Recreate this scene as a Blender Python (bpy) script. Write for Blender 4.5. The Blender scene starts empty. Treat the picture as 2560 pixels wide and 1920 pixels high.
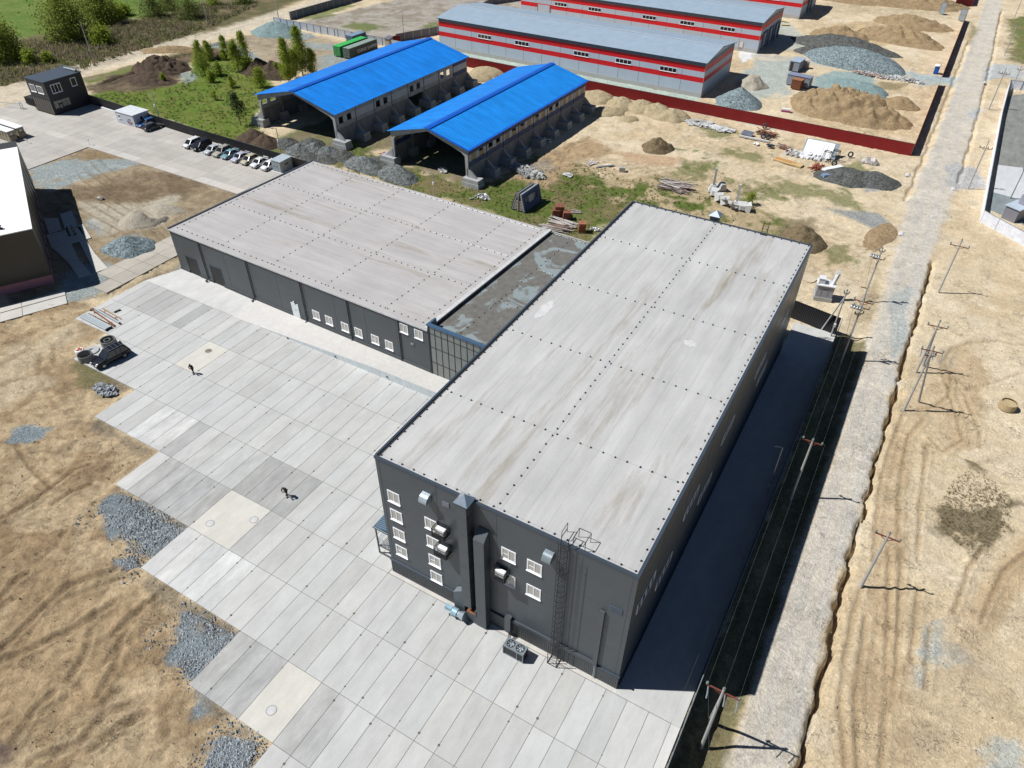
import bpy, math, random
import numpy as np
from mathutils import Vector, Matrix, noise as mnoise
random.seed(7)
SC = bpy.context.scene
COL = SC.collection
R = math.radians

# ------------------------------------------------------------------ camera
F, YAW, PIT, ROL = 1794.203, -0.51929, 0.69662, -0.0083
CP = np.array([7.3605, -31.9046, 61.0805])
def cam_rows():
    cy, sy, cp, sp = math.cos(YAW), math.sin(YAW), math.cos(PIT), math.sin(PIT)
    f = np.array([sy*cp, cy*cp, -sp]); r = np.array([cy, -sy, 0.]); d = np.cross(f, r)
    c, s = math.cos(ROL), math.sin(ROL)
    return np.array([c*r+s*d, -s*r+c*d, f])
CM = cam_rows()
def at(u, v, z=0.0):
    """point on the level z that the survey photo shows at (u, v)"""
    d = np.array([(u-1280)/F, (v-960)/F, 1.0]) @ CM
    t = (z-CP[2])/d[2]
    p = CP+d*t
    return (float(p[0]), float(p[1]))
def G(x0, y0, w, W, pts, z=0.0):
    s = W/w
    return [at(x0+a/s, y0+b/s, z) for a, b in pts]
def M_(pts, z=0.0):
    return [at(a*1.157323, b*1.157323, z) for a, b in pts]
cd = bpy.data.cameras.new('camera'); cam = bpy.data.objects.new('camera', cd); COL.objects.link(cam)
mw = Matrix.Identity(4)
for i in range(3):
    mw[i][0] = CM[0][i]; mw[i][1] = -CM[1][i]; mw[i][2] = -CM[2][i]; mw[i][3] = CP[i]
cam.matrix_world = mw
cd.sensor_width = 36.0; cd.lens = F/2560*36; cd.clip_end = 6000; cd.clip_start = .5
SC.camera = cam

# ------------------------------------------------------------------ light
EL = 53.8; SD = Vector((-.887, -.4626, 0)).normalized()
sun = bpy.data.lights.new('sun', 'SUN'); sun.energy = 5.0; sun.angle = R(.5); sun.color = (1, .985, .955)
so = bpy.data.objects.new('sun', sun); COL.objects.link(so)
ld = Vector((-SD.x*math.cos(R(EL)), -SD.y*math.cos(R(EL)), -math.sin(R(EL))))
so.rotation_euler = ld.to_track_quat('-Z', 'Y').to_euler(); so.location = (0, 0, 120)
w = bpy.data.worlds.new('World'); SC.world = w; w.use_nodes = True
nt = w.node_tree; bg = nt.nodes['Background']
sk = nt.nodes.new('ShaderNodeTexSky'); sk.sky_type = 'NISHITA'; sk.sun_disc = False
sk.sun_elevation = R(EL); sk.sun_rotation = math.atan2(SD.x, SD.y); sk.air_density = .75; sk.dust_density = .0; sk.ozone_density = 3.0
nt.links.new(sk.outputs[0], bg.inputs[0]); bg.inputs[1].default_value = .05
SC.view_settings.view_transform = 'Standard'; SC.view_settings.look = 'None'
SC.view_settings.exposure = 0.15; SC.view_settings.gamma = 1

# ------------------------------------------------------------------ mesh helper
class MB:
    def __init__(s): s.v = []; s.f = []; s.m = []
    def poly(s, pts, mi=0):
        n = len(s.v); s.v += [tuple(p) for p in pts]; s.f.append(tuple(range(n, n+len(pts)))); s.m.append(mi)
    def grid8(s, c, mi=0):
        n = len(s.v); s.v += [tuple(p) for p in c]
        for q in ((3,2,1,0),(4,5,6,7),(0,1,5,4),(1,2,6,5),(2,3,7,6),(3,0,4,7)):
            s.f.append(tuple(n+i for i in q)); s.m.append(mi)
    def box(s, x0, x1, y0, y1, z0, z1, mi=0):
        s.grid8([(x0,y0,z0),(x1,y0,z0),(x1,y1,z0),(x0,y1,z0),(x0,y0,z1),(x1,y0,z1),(x1,y1,z1),(x0,y1,z1)], mi)
    def ob(s, c, sz, rz=0, mi=0, rx=0, ry=0):
        m = Matrix.Translation(c) @ Matrix.Rotation(rz,4,'Z') @ Matrix.Rotation(ry,4,'Y') @ Matrix.Rotation(rx,4,'X')
        a, b, d = sz[0]/2, sz[1]/2, sz[2]/2
        s.grid8([m @ Vector(p) for p in ((-a,-b,-d),(a,-b,-d),(a,b,-d),(-a,b,-d),(-a,-b,d),(a,-b,d),(a,b,d),(-a,b,d))], mi)
    def bar(s, p0, p1, a, b=None, mi=0, up=(0,0,1)):
        b = b or a; p0 = Vector(p0); p1 = Vector(p1); d = (p1-p0)
        if d.length < 1e-6: return
        d.normalize(); u = Vector(up)
        if abs(d.dot(u)) > .98: u = Vector((1,0,0))
        x = d.cross(u).normalized()*a/2; y = x.cross(d).normalized()*b/2
        s.grid8([p0-x-y, p0+x-y, p0+x+y, p0-x+y, p1-x-y, p1+x-y, p1+x+y, p1-x+y], mi)
    def tube(s, p0, p1, r0, r1=None, n=8, mi=0, caps=True):
        r1 = r0 if r1 is None else r1; p0 = Vector(p0); p1 = Vector(p1); d = (p1-p0)
        if d.length < 1e-6: return
        d.normalize(); u = Vector((0,0,1)) if abs(d.z) < .95 else Vector((1,0,0))
        x = d.cross(u).normalized(); y = d.cross(x); k = len(s.v)
        for p, r in ((p0,r0),(p1,r1)):
            for i in range(n):
                t = 2*math.pi*i/n; s.v.append(tuple(p+(x*math.cos(t)+y*math.sin(t))*r))
        for i in range(n):
            j = (i+1) % n; s.f.append((k+i,k+j,k+n+j,k+n+i)); s.m.append(mi)
        if caps:
            s.f.append(tuple(k+i for i in range(n-1,-1,-1))); s.m.append(mi)
            s.f.append(tuple(k+n+i for i in range(n))); s.m.append(mi)
    def path(s, pts, r, n=6, mi=0):
        for a, b in zip(pts, pts[1:]): s.tube(a, b, r, r, n, mi)
    def prism(s, pl, z0, z1, mi=0):
        n = len(pl); k = len(s.v)
        s.v += [(p[0],p[1],z0) for p in pl]+[(p[0],p[1],z1) for p in pl]
        for i in range(n):
            j = (i+1) % n; s.f.append((k+i,k+j,k+n+j,k+n+i)); s.m.append(mi)
        s.f.append(tuple(k+i for i in range(n-1,-1,-1))); s.m.append(mi)
        s.f.append(tuple(k+n+i for i in range(n))); s.m.append(mi)
    def lathe(s, c, prof, n=20, mi=0):
        k = len(s.v)
        for r, z in prof:
            for i in range(n):
                t = 2*math.pi*i/n; s.v.append((c[0]+r*math.cos(t), c[1]+r*math.sin(t), c[2]+z))
        for q in range(len(prof)-1):
            for i in range(n):
                j = (i+1) % n; s.f.append((k+q*n+i,k+q*n+j,k+(q+1)*n+j,k+(q+1)*n+i)); s.m.append(mi)
    def xf(s, m):
        s.v = [tuple(m @ Vector(p)) for p in s.v]; return s
    def add(s, o, mi=None):
        k = len(s.v); s.v += o.v; s.f += [tuple(i+k for i in f) for f in o.f]; s.m += o.m if mi is None else [mi]*len(o.f); return s
    def build(s, name, mats, parent=None, smooth=False, loc=None, rz=0):
        me = bpy.data.meshes.new(name); me.from_pydata(s.v, [], s.f)
        for q in (mats if isinstance(mats, (list, tuple)) else [mats]): me.materials.append(q)
        me.polygons.foreach_set('material_index', s.m)
        if smooth: me.polygons.foreach_set('use_smooth', [True]*len(s.f))
        me.update()
        o = bpy.data.objects.new(name, me); COL.objects.link(o)
        if parent: o.parent = parent
        if loc: o.location = loc
        o.rotation_euler.z = rz
        return o
def tag(o, label=None, cat=None, group=None, kind=None):
    if label: o['label'] = label
    if cat: o['category'] = cat
    if group: o['group'] = group
    if kind: o['kind'] = kind
    return o
def thing(name, label, cat, loc=(0,0,0), rz=0, group=None):
    o = bpy.data.objects.new(name, None); COL.objects.link(o); o.empty_display_size = .3
    o.location = loc; o.rotation_euler.z = rz
    return tag(o, label, cat, group)
def copy_tree(o, parent=None):
    c = o.copy(); COL.objects.link(c)
    if parent: c.parent = parent
    for ch in list(o.children): copy_tree(ch, c)
    return c

# ------------------------------------------------------------------ materials
def lin(c):
    c = c/255.0
    return c/12.92 if c <= .04045 else ((c+.055)/1.055)**2.4
K = .66
def A(r, g, b, k=K): return (lin(r)*k, lin(g)*k, lin(b)*k, 1)
def newmat(name):
    m = bpy.data.materials.new(name); m.use_nodes = True
    n = m.node_tree.nodes; l = m.node_tree.links
    return m, n, l, n['Principled BSDF']
def N(n, t, **kw):
    x = n.new(t)
    for k, v in kw.items(): setattr(x, k, v)
    return x
def mat(name, col, rough=.7, metal=0, var=.18, scale=1.5, bump=0., bs=8., spec=.4, stretch=(1,1,1), fine=.1, fscale=14):
    m, n, l, p = newmat(name)
    p.inputs['Roughness'].default_value = rough; p.inputs['Metallic'].default_value = metal
    p.inputs['Specular IOR Level'].default_value = spec
    tc = N(n,'ShaderNodeTexCoord'); mp = N(n,'ShaderNodeMapping'); mp.inputs['Scale'].default_value = stretch
    l.new(tc.outputs['Object'], mp.inputs[0])
    a = N(n,'ShaderNodeTexNoise'); a.inputs['Scale'].default_value = scale; a.inputs['Detail'].default_value = 6; a.inputs['Roughness'].default_value = .65
    b = N(n,'ShaderNodeTexNoise'); b.inputs['Scale'].default_value = fscale; b.inputs['Detail'].default_value = 3
    l.new(mp.outputs[0], a.inputs[0]); l.new(mp.outputs[0], b.inputs[0])
    m1 = N(n,'ShaderNodeMapRange'); m1.inputs[1].default_value=.25; m1.inputs[2].default_value=.75; m1.inputs[3].default_value = 1-var; m1.inputs[4].default_value = 1+var
    m2 = N(n,'ShaderNodeMapRange'); m2.inputs[1].default_value=.25; m2.inputs[2].default_value=.75; m2.inputs[3].default_value = 1-fine; m2.inputs[4].default_value = 1+fine
    l.new(a.outputs[0], m1.inputs[0]); l.new(b.outputs[0], m2.inputs[0])
    mu = N(n,'ShaderNodeMath', operation='MULTIPLY'); l.new(m1.outputs[0], mu.inputs[0]); l.new(m2.outputs[0], mu.inputs[1])
    vm = N(n,'ShaderNodeVectorMath', operation='SCALE'); vm.inputs[0].default_value = col[:3]; l.new(mu.outputs[0], vm.inputs['Scale'])
    l.new(vm.outputs[0], p.inputs['Base Color'])
    if bump:
        c = N(n,'ShaderNodeTexNoise'); c.inputs['Scale'].default_value = bs; c.inputs['Detail'].default_value = 6; l.new(mp.outputs[0], c.inputs[0])
        bp = N(n,'ShaderNodeBump'); bp.inputs['Strength'].default_value = bump; bp.inputs['Distance'].default_value = .1
        l.new(c.outputs[0], bp.inputs['Height']); l.new(bp.outputs[0], p.inputs['Normal'])
    return m
def glassy(name, col, rough=.08, spec=.8):
    m = mat(name, col, rough, 0, .12, .8, spec=spec, fine=.04); return m
def wave_mat(name, col, axis, period, depth=.25, rough=.4, metal=.0, bump=.4, var=.08, dark=None):
    """ribbed sheet: ribs run across the given object axis"""
    m, n, l, p = newmat(name)
    p.inputs['Roughness'].default_value = rough; p.inputs['Metallic'].default_value = metal
    tc = N(n,'ShaderNodeTexCoord'); sp = N(n,'ShaderNodeSeparateXYZ'); l.new(tc.outputs['Object'], sp.inputs[0])
    mu = N(n,'ShaderNodeMath', operation='MULTIPLY'); mu.inputs[1].default_value = 2*math.pi/period; l.new(sp.outputs[axis], mu.inputs[0])
    sn = N(n,'ShaderNodeMath', operation='SINE'); l.new(mu.outputs[0], sn.inputs[0])
    mr = N(n,'ShaderNodeMapRange'); mr.inputs[1].default_value = -1; mr.inputs[2].default_value = 1; mr.inputs[3].default_value = 1-depth; mr.inputs[4].default_value = 1+depth*.4
    l.new(sn.outputs[0], mr.inputs[0])
    no = N(n,'ShaderNodeTexNoise'); no.inputs['Scale'].default_value = .5; no.inputs['Detail'].default_value = 5; l.new(tc.outputs['Object'], no.inputs[0])
    m2 = N(n,'ShaderNodeMapRange'); m2.inputs[1].default_value=.25; m2.inputs[2].default_value=.75; m2.inputs[3].default_value = 1-var; m2.inputs[4].default_value = 1+var; l.new(no.outputs[0], m2.inputs[0])
    mm = N(n,'ShaderNodeMath', operation='MULTIPLY'); l.new(mr.outputs[0], mm.inputs[0]); l.new(m2.outputs[0], mm.inputs[1])
    vm = N(n,'ShaderNodeVectorMath', operation='SCALE'); vm.inputs[0].default_value = col[:3]; l.new(mm.outputs[0], vm.inputs['Scale']); l.new(vm.outputs[0], p.inputs['Base Color'])
    if bump:
        bp = N(n,'ShaderNodeBump'); bp.inputs['Strength'].default_value = bump; bp.inputs['Distance'].default_value = .04
        l.new(sn.outputs[0], bp.inputs['Height']); l.new(bp.outputs[0], p.inputs['Normal'])
    return m
MT = {}
def defm(k, *a, **kw): MT[k] = mat(k, *a, **kw); return MT[k]
defm('dark_panel', (.060,.072,.082,1), .42, 0, .12, .35, spec=.5, fine=.03, bump=.05, bs=.6)
defm('dark_rib', (.075,.083,.09,1), .5, 0, .15, .8)
defm('dark_trim', (.045,.062,.085,1), .4, 0, .08, 1)
defm('blue_trim', (.05,.10,.17,1), .4, 0, .08, 1)
defm('black_metal', (.022,.022,.025,1), .5, 0, .1)
defm('grey_metal', (.22,.26,.29,1), .4, .3, .15)
defm('zinc', (.5,.56,.6,1), .3, .75, .15)
defm('white_frame', (.80,.81,.83,1), .4, 0, .03)
defm('white_paint', (.62,.63,.64,1), .5, 0, .08)
MT['pane'] = glassy('pane', (.42,.40,.36,1), .12, .6)
MT['dark_glass'] = glassy('dark_glass', (.018,.02,.024,1), .06, .8)
MT['tint_glass'] = glassy('tint_glass', (.17,.19,.18,1), .10, .7)
defm('concrete', (.36,.36,.34,1), .85, 0, .15, .6, .1, 6)
defm('concrete_light', (.50,.50,.49,1), .85, 0, .12, .5, .1, 6)
defm('concrete_dirty', (.27,.27,.26,1), .9, 0, .3, .4, .15, 5)
defm('pole_concrete', (.40,.40,.39,1), .85, 0, .12, 1.2)
defm('rust', (.20,.075,.035,1), .8, 0, .35, 3)
defm('red_rust', (.26,.05,.03,1), .7, 0, .25, 3)
defm('wood', (.38,.27,.15,1), .8, 0, .25, 3, stretch=(1,6,6))
defm('old_wood', (.30,.27,.25,1), .85, 0, .4, 4)
defm('rubber', (.02,.02,.02,1), .85, 0, .1)
defm('rim', (.32,.33,.34,1), .35, .6, .05)
defm('white_plastic', (.75,.75,.76,1), .5, 0, .06, 2, .15, 3)
defm('insulator', (.15,.20,.19,1), .2, 0, .05, spec=.7)
defm('brick', (.21,.085,.05,1), .85, 0, .35, 5, .2, 8, fine=.3)
defm('blue_panel', (.03,.06,.16,1), .55, 0, .25, .7)
defm('stone_grey', (.26,.27,.27,1), .9, 0, .3, 1.5, .4, 8, fine=.4, fscale=9)
defm('skin', (.45,.27,.19,1), .6, 0, .05)
defm('cloth_black', (.012,.012,.016,1), .85, 0, .2, 8)
defm('cloth_dark', (.018,.02,.028,1), .85, 0, .2, 8)
defm('cloth_camo', (.10,.095,.045,1), .85, 0, .6, 9)
defm('hair', (.015,.012,.01,1), .7)
# ------------------------------------------------------------------ ground sheet
def seg(a, b, st): return list(np.arange(a, b-1e-6, st))
XS = np.array([-2600,-1800,-1200,-900,-700,-560,-470,-410]+seg(-370,-240,6)+seg(-240,-195,1.5)+seg(-195,-76,.55)+seg(-76,46,.25)+seg(46,70,.8)+seg(70,130,5)+[130,160,220,400,900,2600.])
YS = np.array([-500,-250,-140,-95,-75]+seg(-62,-46,1.)+seg(-46,62,.25)+seg(62,165,.55)+seg(165,330,1.1)+seg(330,470,6)+[470,520,600,750,1000,1500,2500,4500.])
nx, ny = len(XS), len(YS)
X, Y = np.meshgrid(XS, YS)
def vn(x, y, s, seed):
    x = x/s+seed*17.31; y = y/s-seed*9.77
    xi = np.floor(x).astype(np.int64); yi = np.floor(y).astype(np.int64); fx = x-xi; fy = y-yi
    fx = fx*fx*(3-2*fx); fy = fy*fy*(3-2*fy)
    def h(a, b):
        n = (a*374761393+b*668265263+seed*1442695041) & 0x7fffffff
        n = ((n ^ (n >> 13))*1274126177) & 0x7fffffff
        return ((n ^ (n >> 16)) & 0xffff)/65535.0
    return (h(xi,yi)*(1-fx)+h(xi+1,yi)*fx)*(1-fy)+(h(xi,yi+1)*(1-fx)+h(xi+1,yi+1)*fx)*fy
def fbm(x, y, s, seed, o=4):
    t = 0; a = .5; q = 0
    for i in range(o):
        t = t+a*vn(x, y, s/2**i, seed+i); q += a; a *= .55
    return t/q
wx = (fbm(X,Y,5,31,3)-.5)*5; wy = (fbm(X,Y,5,41,3)-.5)*5
NB = fbm(X, Y, 14, 3, 4)           # broad
NM = fbm(X+wx, Y+wy, 3.2, 11, 4)   # metre scale, warped
NF = fbm(X, Y, .9, 23, 3)          # clods
q1 = (X*.72+Y*.69)/2.4; q2 = (X*-.69+Y*.72)
CR = 1-np.abs(fbm(q1+wx*.35, q2+wy*.35, 1.3, 51, 3)-.5)*2; CR = np.clip((CR-.80)/.2, 0, 1)**1.5      # drawn out creases
CR2 = 1-np.abs(fbm(X+wx*.5, Y+wy*.5, 2.6, 61, 4)-.5)*2; CR2 = np.clip((CR2-.88)/.12, 0, 1)**1.5       # cracks
def sdf(P):
    P = np.array(P, float); mg = 10
    ix = np.where((XS > P[:,0].min()-mg) & (XS < P[:,0].max()+mg))[0]; iy = np.where((YS > P[:,1].min()-mg) & (YS < P[:,1].max()+mg))[0]
    if len(ix) == 0 or len(iy) == 0: return None
    sl = (slice(iy[0], iy[-1]+1), slice(ix[0], ix[-1]+1)); x = X[sl]; y = Y[sl]
    d = np.full(x.shape, 1e9); ins = np.zeros(x.shape, bool)
    for i in range(len(P)):
        a = P[i]; b = P[(i+1) % len(P)]; e = b-a; L = e@e
        if L < 1e-9: continue
        t = np.clip(((x-a[0])*e[0]+(y-a[1])*e[1])/L, 0, 1)
        d = np.minimum(d, (x-a[0]-t*e[0])**2+(y-a[1]-t*e[1])**2)
        c = ((a[1] > y) != (b[1] > y)); ins ^= c & (x < (b[0]-a[0])*(y-a[1])/((b[1]-a[1]) if b[1] != a[1] else 1e-9)+a[0])
    return sl, np.where(ins, 1, -1)*np.sqrt(d)
def ldf(P):
    P = np.array(P, float); mg = 8
    ix = np.where((XS > P[:,0].min()-mg) & (XS < P[:,0].max()+mg))[0]; iy = np.where((YS > P[:,1].min()-mg) & (YS < P[:,1].max()+mg))[0]
    if len(ix) == 0 or len(iy) == 0: return None
    sl = (slice(iy[0], iy[-1]+1), slice(ix[0], ix[-1]+1)); x = X[sl]; y = Y[sl]; d = np.full(x.shape, 1e9); sg = np.zeros(x.shape)
    for a, b in zip(P, P[1:]):
        e = b-a; L = e@e
        if L < 1e-9: continue
        t = np.clip(((x-a[0])*e[0]+(y-a[1])*e[1])/L, 0, 1); q = (x-a[0]-t*e[0])**2+(y-a[1]-t*e[1])**2
        cr = np.sign(e[0]*(y-a[1])-e[1]*(x-a[0])); k = q < d; d = np.where(k, q, d); sg = np.where(k, cr, sg)
    return sl, np.sqrt(d), sg
def sm(t): t = np.clip(t, 0, 1); return t*t*(3-2*t)
C_ = np.zeros((ny, nx, 3)); MK = np.zeros((ny, nx, 3)); Z = np.zeros((ny, nx))-.13
bump = np.ones((ny, nx))
def c3(c):
    m_ = (c[0]+c[1]+c[2])/3; k = .20 if c[0] > c[2]+18 and c[0] >= c[1] else 0
    return np.array(A(*[q*(1-k)+m_*k for q in c])[:3])
sand, sand2, sand3 = c3((220,198,160)), c3((203,176,133)), c3((232,216,186))
t1 = sm((NB-.35)/.3)[...,None]; t2 = sm((NM-.45)/.25)[...,None]
C_[:] = sand*(1-t1)+sand2*t1*.6+sand*t1*.4
C_[:] = C_*(1-.35*t2)+sand3*.35*t2
def zone(P, c, st=1., soft=1.2, jag=1.5, grass=None, gravel=None, bp=None, patch=0., pth=.5, c2=None):
    r = sdf(P)
    if r is None: return
    sl, d = r
    wgt = sm((d+(NM[sl]-.5)*2*jag+(NF[sl]-.5)*jag*.7)/soft+.5)*st
    if patch: wgt = wgt*sm((NM[sl]*.6+NB[sl]*.4-pth)/.1+.5)**patch
    w3 = wgt[...,None]; cc = c3(c)
    if c2 is not None:
        k = sm((NM[sl]*.7+NF[sl]*.3-.42)/.2)[...,None]; cc = cc*(1-k)+c3(c2)*k
    C_[sl] = C_[sl]*(1-w3)+cc*w3
    for i, q in ((0,grass),(1,gravel)):
        if q is None: q = 0
        MK[sl+(i,)] = MK[sl+(i,)]*(1-wgt)+q*wgt
    if bp is not None: bump[sl] = bump[sl]*(1-wgt)+bp*wgt
def line(P, wid, c=None, st=1., soft=.5, h=0, hs=0, jag=.3):
    r = ldf(P)
    if r is None: return
    sl, d, sg = r
    d = d+(NM[sl]-.5)*jag
    wgt = sm((wid/2-d)/soft+.5)
    if c is not None:
        w3 = (wgt*st)[...,None]; C_[sl] = C_[sl]*(1-w3)+c3(c)*w3
    if h: Z[sl] += h*wgt
def rut(P, gauge=0, wid=.5, dep=.09, c=(196,166,122), st=.55):
    r = ldf(P)
    if r is None: return
    sl, d, sg = r; d = d+(NM[sl]-.5)*.25
    q = np.abs(d-gauge/2)
    wgt = sm((wid/2-q)/.16+.5); rim = np.exp(-((q-wid*.75)/.22)**2)
    w3 = (wgt*st)[...,None]; C_[sl] = C_[sl]*(1-w3)+c3(c)*w3
    Z[sl] += (-dep*wgt+dep*.9*rim)*1.1
# --- far meadow, scrub, dirt road
m = M_
fieldP = m([(-900,-60),(700,-60),(440,5),(330,38),(215,48),(125,75),(-150,105),(-900,190)])
zone([(-2600,60),(-2600,4400),(-240,4400),(-240,200)], (100,124,58), grass=1, soft=20, c2=(84,116,50))
zone([(-240,200),(-240,4400),(2600,4400),(2600,420),(40,330),(-120,330)], (176,158,118), st=.7, soft=20, grass=.3)
zone(fieldP, (92,122,50), grass=1, soft=6, jag=4, c2=(112,132,64))
zone(m([(-500,130),(-150,100),(125,72),(215,46),(330,36),(440,3),(700,-40),(660,-5),(590,28),(440,70),(330,105),(180,150),(60,178),(-150,225),(-500,330)]), (100,98,60), grass=.9, soft=3, jag=3, c2=(128,112,80), bp=2.2)
zone(m([(175,170),(330,128),(520,80),(590,62),(565,95),(400,130),(250,165),(185,185)]), (112,122,66), grass=1, soft=1.5, c2=(140,130,95))
zone(m([(190,182),(300,142),(430,107),(520,82),(600,85),(560,110),(420,125),(395,150),(385,195),(290,205),(190,200)]), (124,105,80), soft=2, c2=(96,82,62), bp=2.5)
zone(m([(180,205),(250,195),(300,200),(390,178),(418,128),(480,105),(560,132),(600,190),(640,215),(560,235),(555,275),(590,305),(620,330),(560,335),(470,305),(330,245),(192,217)]), (98,122,46), grass=1, soft=2, jag=2, c2=(112,124,56))
zone(m([(480,93),(600,58),(720,85),(870,115),(960,95),(940,135),(900,90),(700,165),(600,135),(560,130)]), (178,160,130), soft=3, c2=(160,142,118), bp=1.2)
for P in ([(545,66),(620,55),(690,80),(640,86)],[(690,120),(760,108),(815,105),(730,142),(685,150)],[(440,95),(490,88),(560,118),(575,135),(540,125)],[(650,88),(760,98),(740,112),(640,100)],[(385,150),(415,140),(425,165),(400,180)]):
    zone(m(P), (150,160,158), soft=1.5, gravel=1, jag=2, st=.85)
zone(m([(640,48),(850,0),(1130,-20),(1145,15),(960,60),(940,72),(880,92),(740,70)]), (172,164,150), soft=2, c2=(150,138,120), bp=.6, gravel=.4)
for P in ([(640,42),(700,36),(770,10),(720,8)],[(890,70),(960,74),(1005,62),(930,50)],[(735,60),(800,66),(830,55),(760,46)]):
    zone(m(P), (104,120,62), soft=2, grass=1, st=.8, jag=3)
# --- meadow and spoil behind the halls
zone(m([(560,330),(640,318),(700,322),(760,310),(850,345),(1010,405),(1080,385),(1150,330),(1250,352),(1330,392),(1420,372),(1480,385),(1580,430),(1720,480),(1730,520),(1600,520),(1370,440),(1270,530),(1180,520),(1000,440),(880,415),(700,345)]), (94,110,50), grass=1, soft=2.5, jag=3, c2=(128,116,74))
zone(m([(1240,360),(1500,385),(1590,440),(1740,490),(1800,520),(1600,530),(1370,450)]), (196,172,130), st=.9, soft=3, jag=4, patch=1, pth=.5)
zone(m([(1270,330),(1500,320),(1720,440),(1690,470),(1500,390)]), (104,116,58), grass=1, st=.8, soft=3, jag=3, patch=1, pth=.56)
zone(m([(590,300),(720,250),(1010,170),(1040,215),(900,300),(860,320),(720,330)]), (112,100,72), soft=3, grass=.5, st=.85, c2=(96,112,58))
zone(m([(840,345),(1000,250),(1260,180),(1280,235),(1110,330),(1010,405)]), (122,108,84), soft=3, st=.8, c2=(104,112,64), grass=.4)
zone(m([(1090,385),(1150,345),(1270,290),(1330,330),(1250,350),(1180,400)]), (182,152,112), soft=2.5, jag=2.5, bp=2)
zone(m([(1330,325),(1480,340),(1450,360),(1360,350)]), (196,156,116), soft=2, st=.8)
for P in ([(1140,355),(1180,340),(1195,365),(1150,380)],):
    zone(m(P), (150,140,125), soft=2, st=.8, gravel=.8, bp=3)
for P in ([(1660,385),(1760,395),(1840,420),(1900,480),(1820,440),(1700,420)],[(1520,270),(1580,275),(1600,300),(1530,290)],[(1560,310),(1650,330),(1640,350),(1560,335)],[(1480,345),(1530,350),(1520,365),(1480,360)],[(1600,400),(1640,410),(1620,425)],[(1800,365),(1870,345),(1880,370),(1820,420)],[(1780,535),(1820,530),(1830,560),(1790,575)],[(1540,505),(1720,500),(1740,530),(1640,540)]):
    zone(m(P), (110,116,66), grass=1, soft=2, jag=3.5, st=.75)
zone(m([(1680,480),(1760,470),(1770,520),(1700,530)]), (130,118,84), soft=2, st=.7, bp=2)
# --- red fence compound
zone([(-130,146.6),(-20,142.5),(-22,147),(-44,152.5),(-44,154.8),(-130,159)], (176,190,180), soft=1, gravel=.8, bp=.6)
zone(m([(1590,175),(1640,128),(1725,130),(1745,180),(1680,205),(1600,215)]), (178,184,176), soft=2, gravel=.6, jag=3)
zone(m([(1735,185),(1800,150),(1885,160),(1900,195),(1830,205)]), (152,170,168), soft=1.5, gravel=.8, jag=2)
zone(m([(1600,95),(1640,82),(1655,108),(1600,138)]), (222,222,220), soft=1)
zone(m([(1640,60),(1700,45),(1760,95),(1700,110),(1650,100)]), (176,184,176), soft=2, gravel=.6, st=.8)
line(m([(1640,120),(1720,128),(1800,140),(1900,152),(2000,165),(2070,172)]), 5, (194,188,174), soft=1.5, st=.85)
zone(m([(1960,160),(2060,168),(2075,180),(1990,185)]), (168,182,182), soft=1, gravel=.7, st=.8)
zone(m([(1690,235),(1760,190),(1900,205),(1980,260),(1960,290),(1800,290)]), (205,178,134), soft=3, st=.7, bp=2)
zone(m([(1800,50),(1960,40),(2000,75),(1900,100),(1760,90)]), (198,168,122), soft=3, st=.8, bp=2)
zone(m([(1700,20),(1900,-10),(2050,-10),(2060,40),(1900,30)]), (200,180,142), soft=3, st=.7, bp=1.5)
zone(m([(1900,175),(1960,180),(1950,195),(1890,190)]), (146,128,88), soft=1.5, st=.8)
# --- dirt plot west of the low hall
zone([(-148.3,24),(-148.3,54.6),(-92,54.6),(-89,30),(-93,20),(-100,8)], (170,150,118), soft=.6, jag=.3, c2=(148,128,98), bp=1.3)
zone(m([(130,405),(200,398),(300,372),(380,362),(455,402),(400,432),(250,442),(150,432)]), (128,108,82), soft=2.5, jag=3, c2=(150,128,98))
zone(m([(170,325),(230,318),(290,345),(260,360),(180,350)]), (152,128,92), soft=2, jag=2)
for P in ([(60,362),(130,345),(250,343),(335,338),(260,366),(120,388),(75,402)],[(90,398),(160,372),(200,380),(130,405),(95,415)],[(125,590),(210,560),(240,590),(225,635),(150,652),(130,642)],[(200,470),(225,490),(215,510),(180,475)],[(235,515),(300,505),(320,515),(250,548)]):
    zone(m(P), (156,166,166), soft=1.5, gravel=1, jag=1.6, st=.9)
zone(m([(165,432),(280,442),(390,418),(355,485),(230,505)]), (190,180,158), soft=2.5, jag=2, st=.8)
zone(m([(360,590),(405,560),(415,575),(375,585)]), (160,165,162), soft=1, gravel=1, jag=.5)
zone(m([(205,635),(300,590),(415,545),(415,556),(300,605),(215,650)]), (190,172,135), soft=1, jag=.6)
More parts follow.
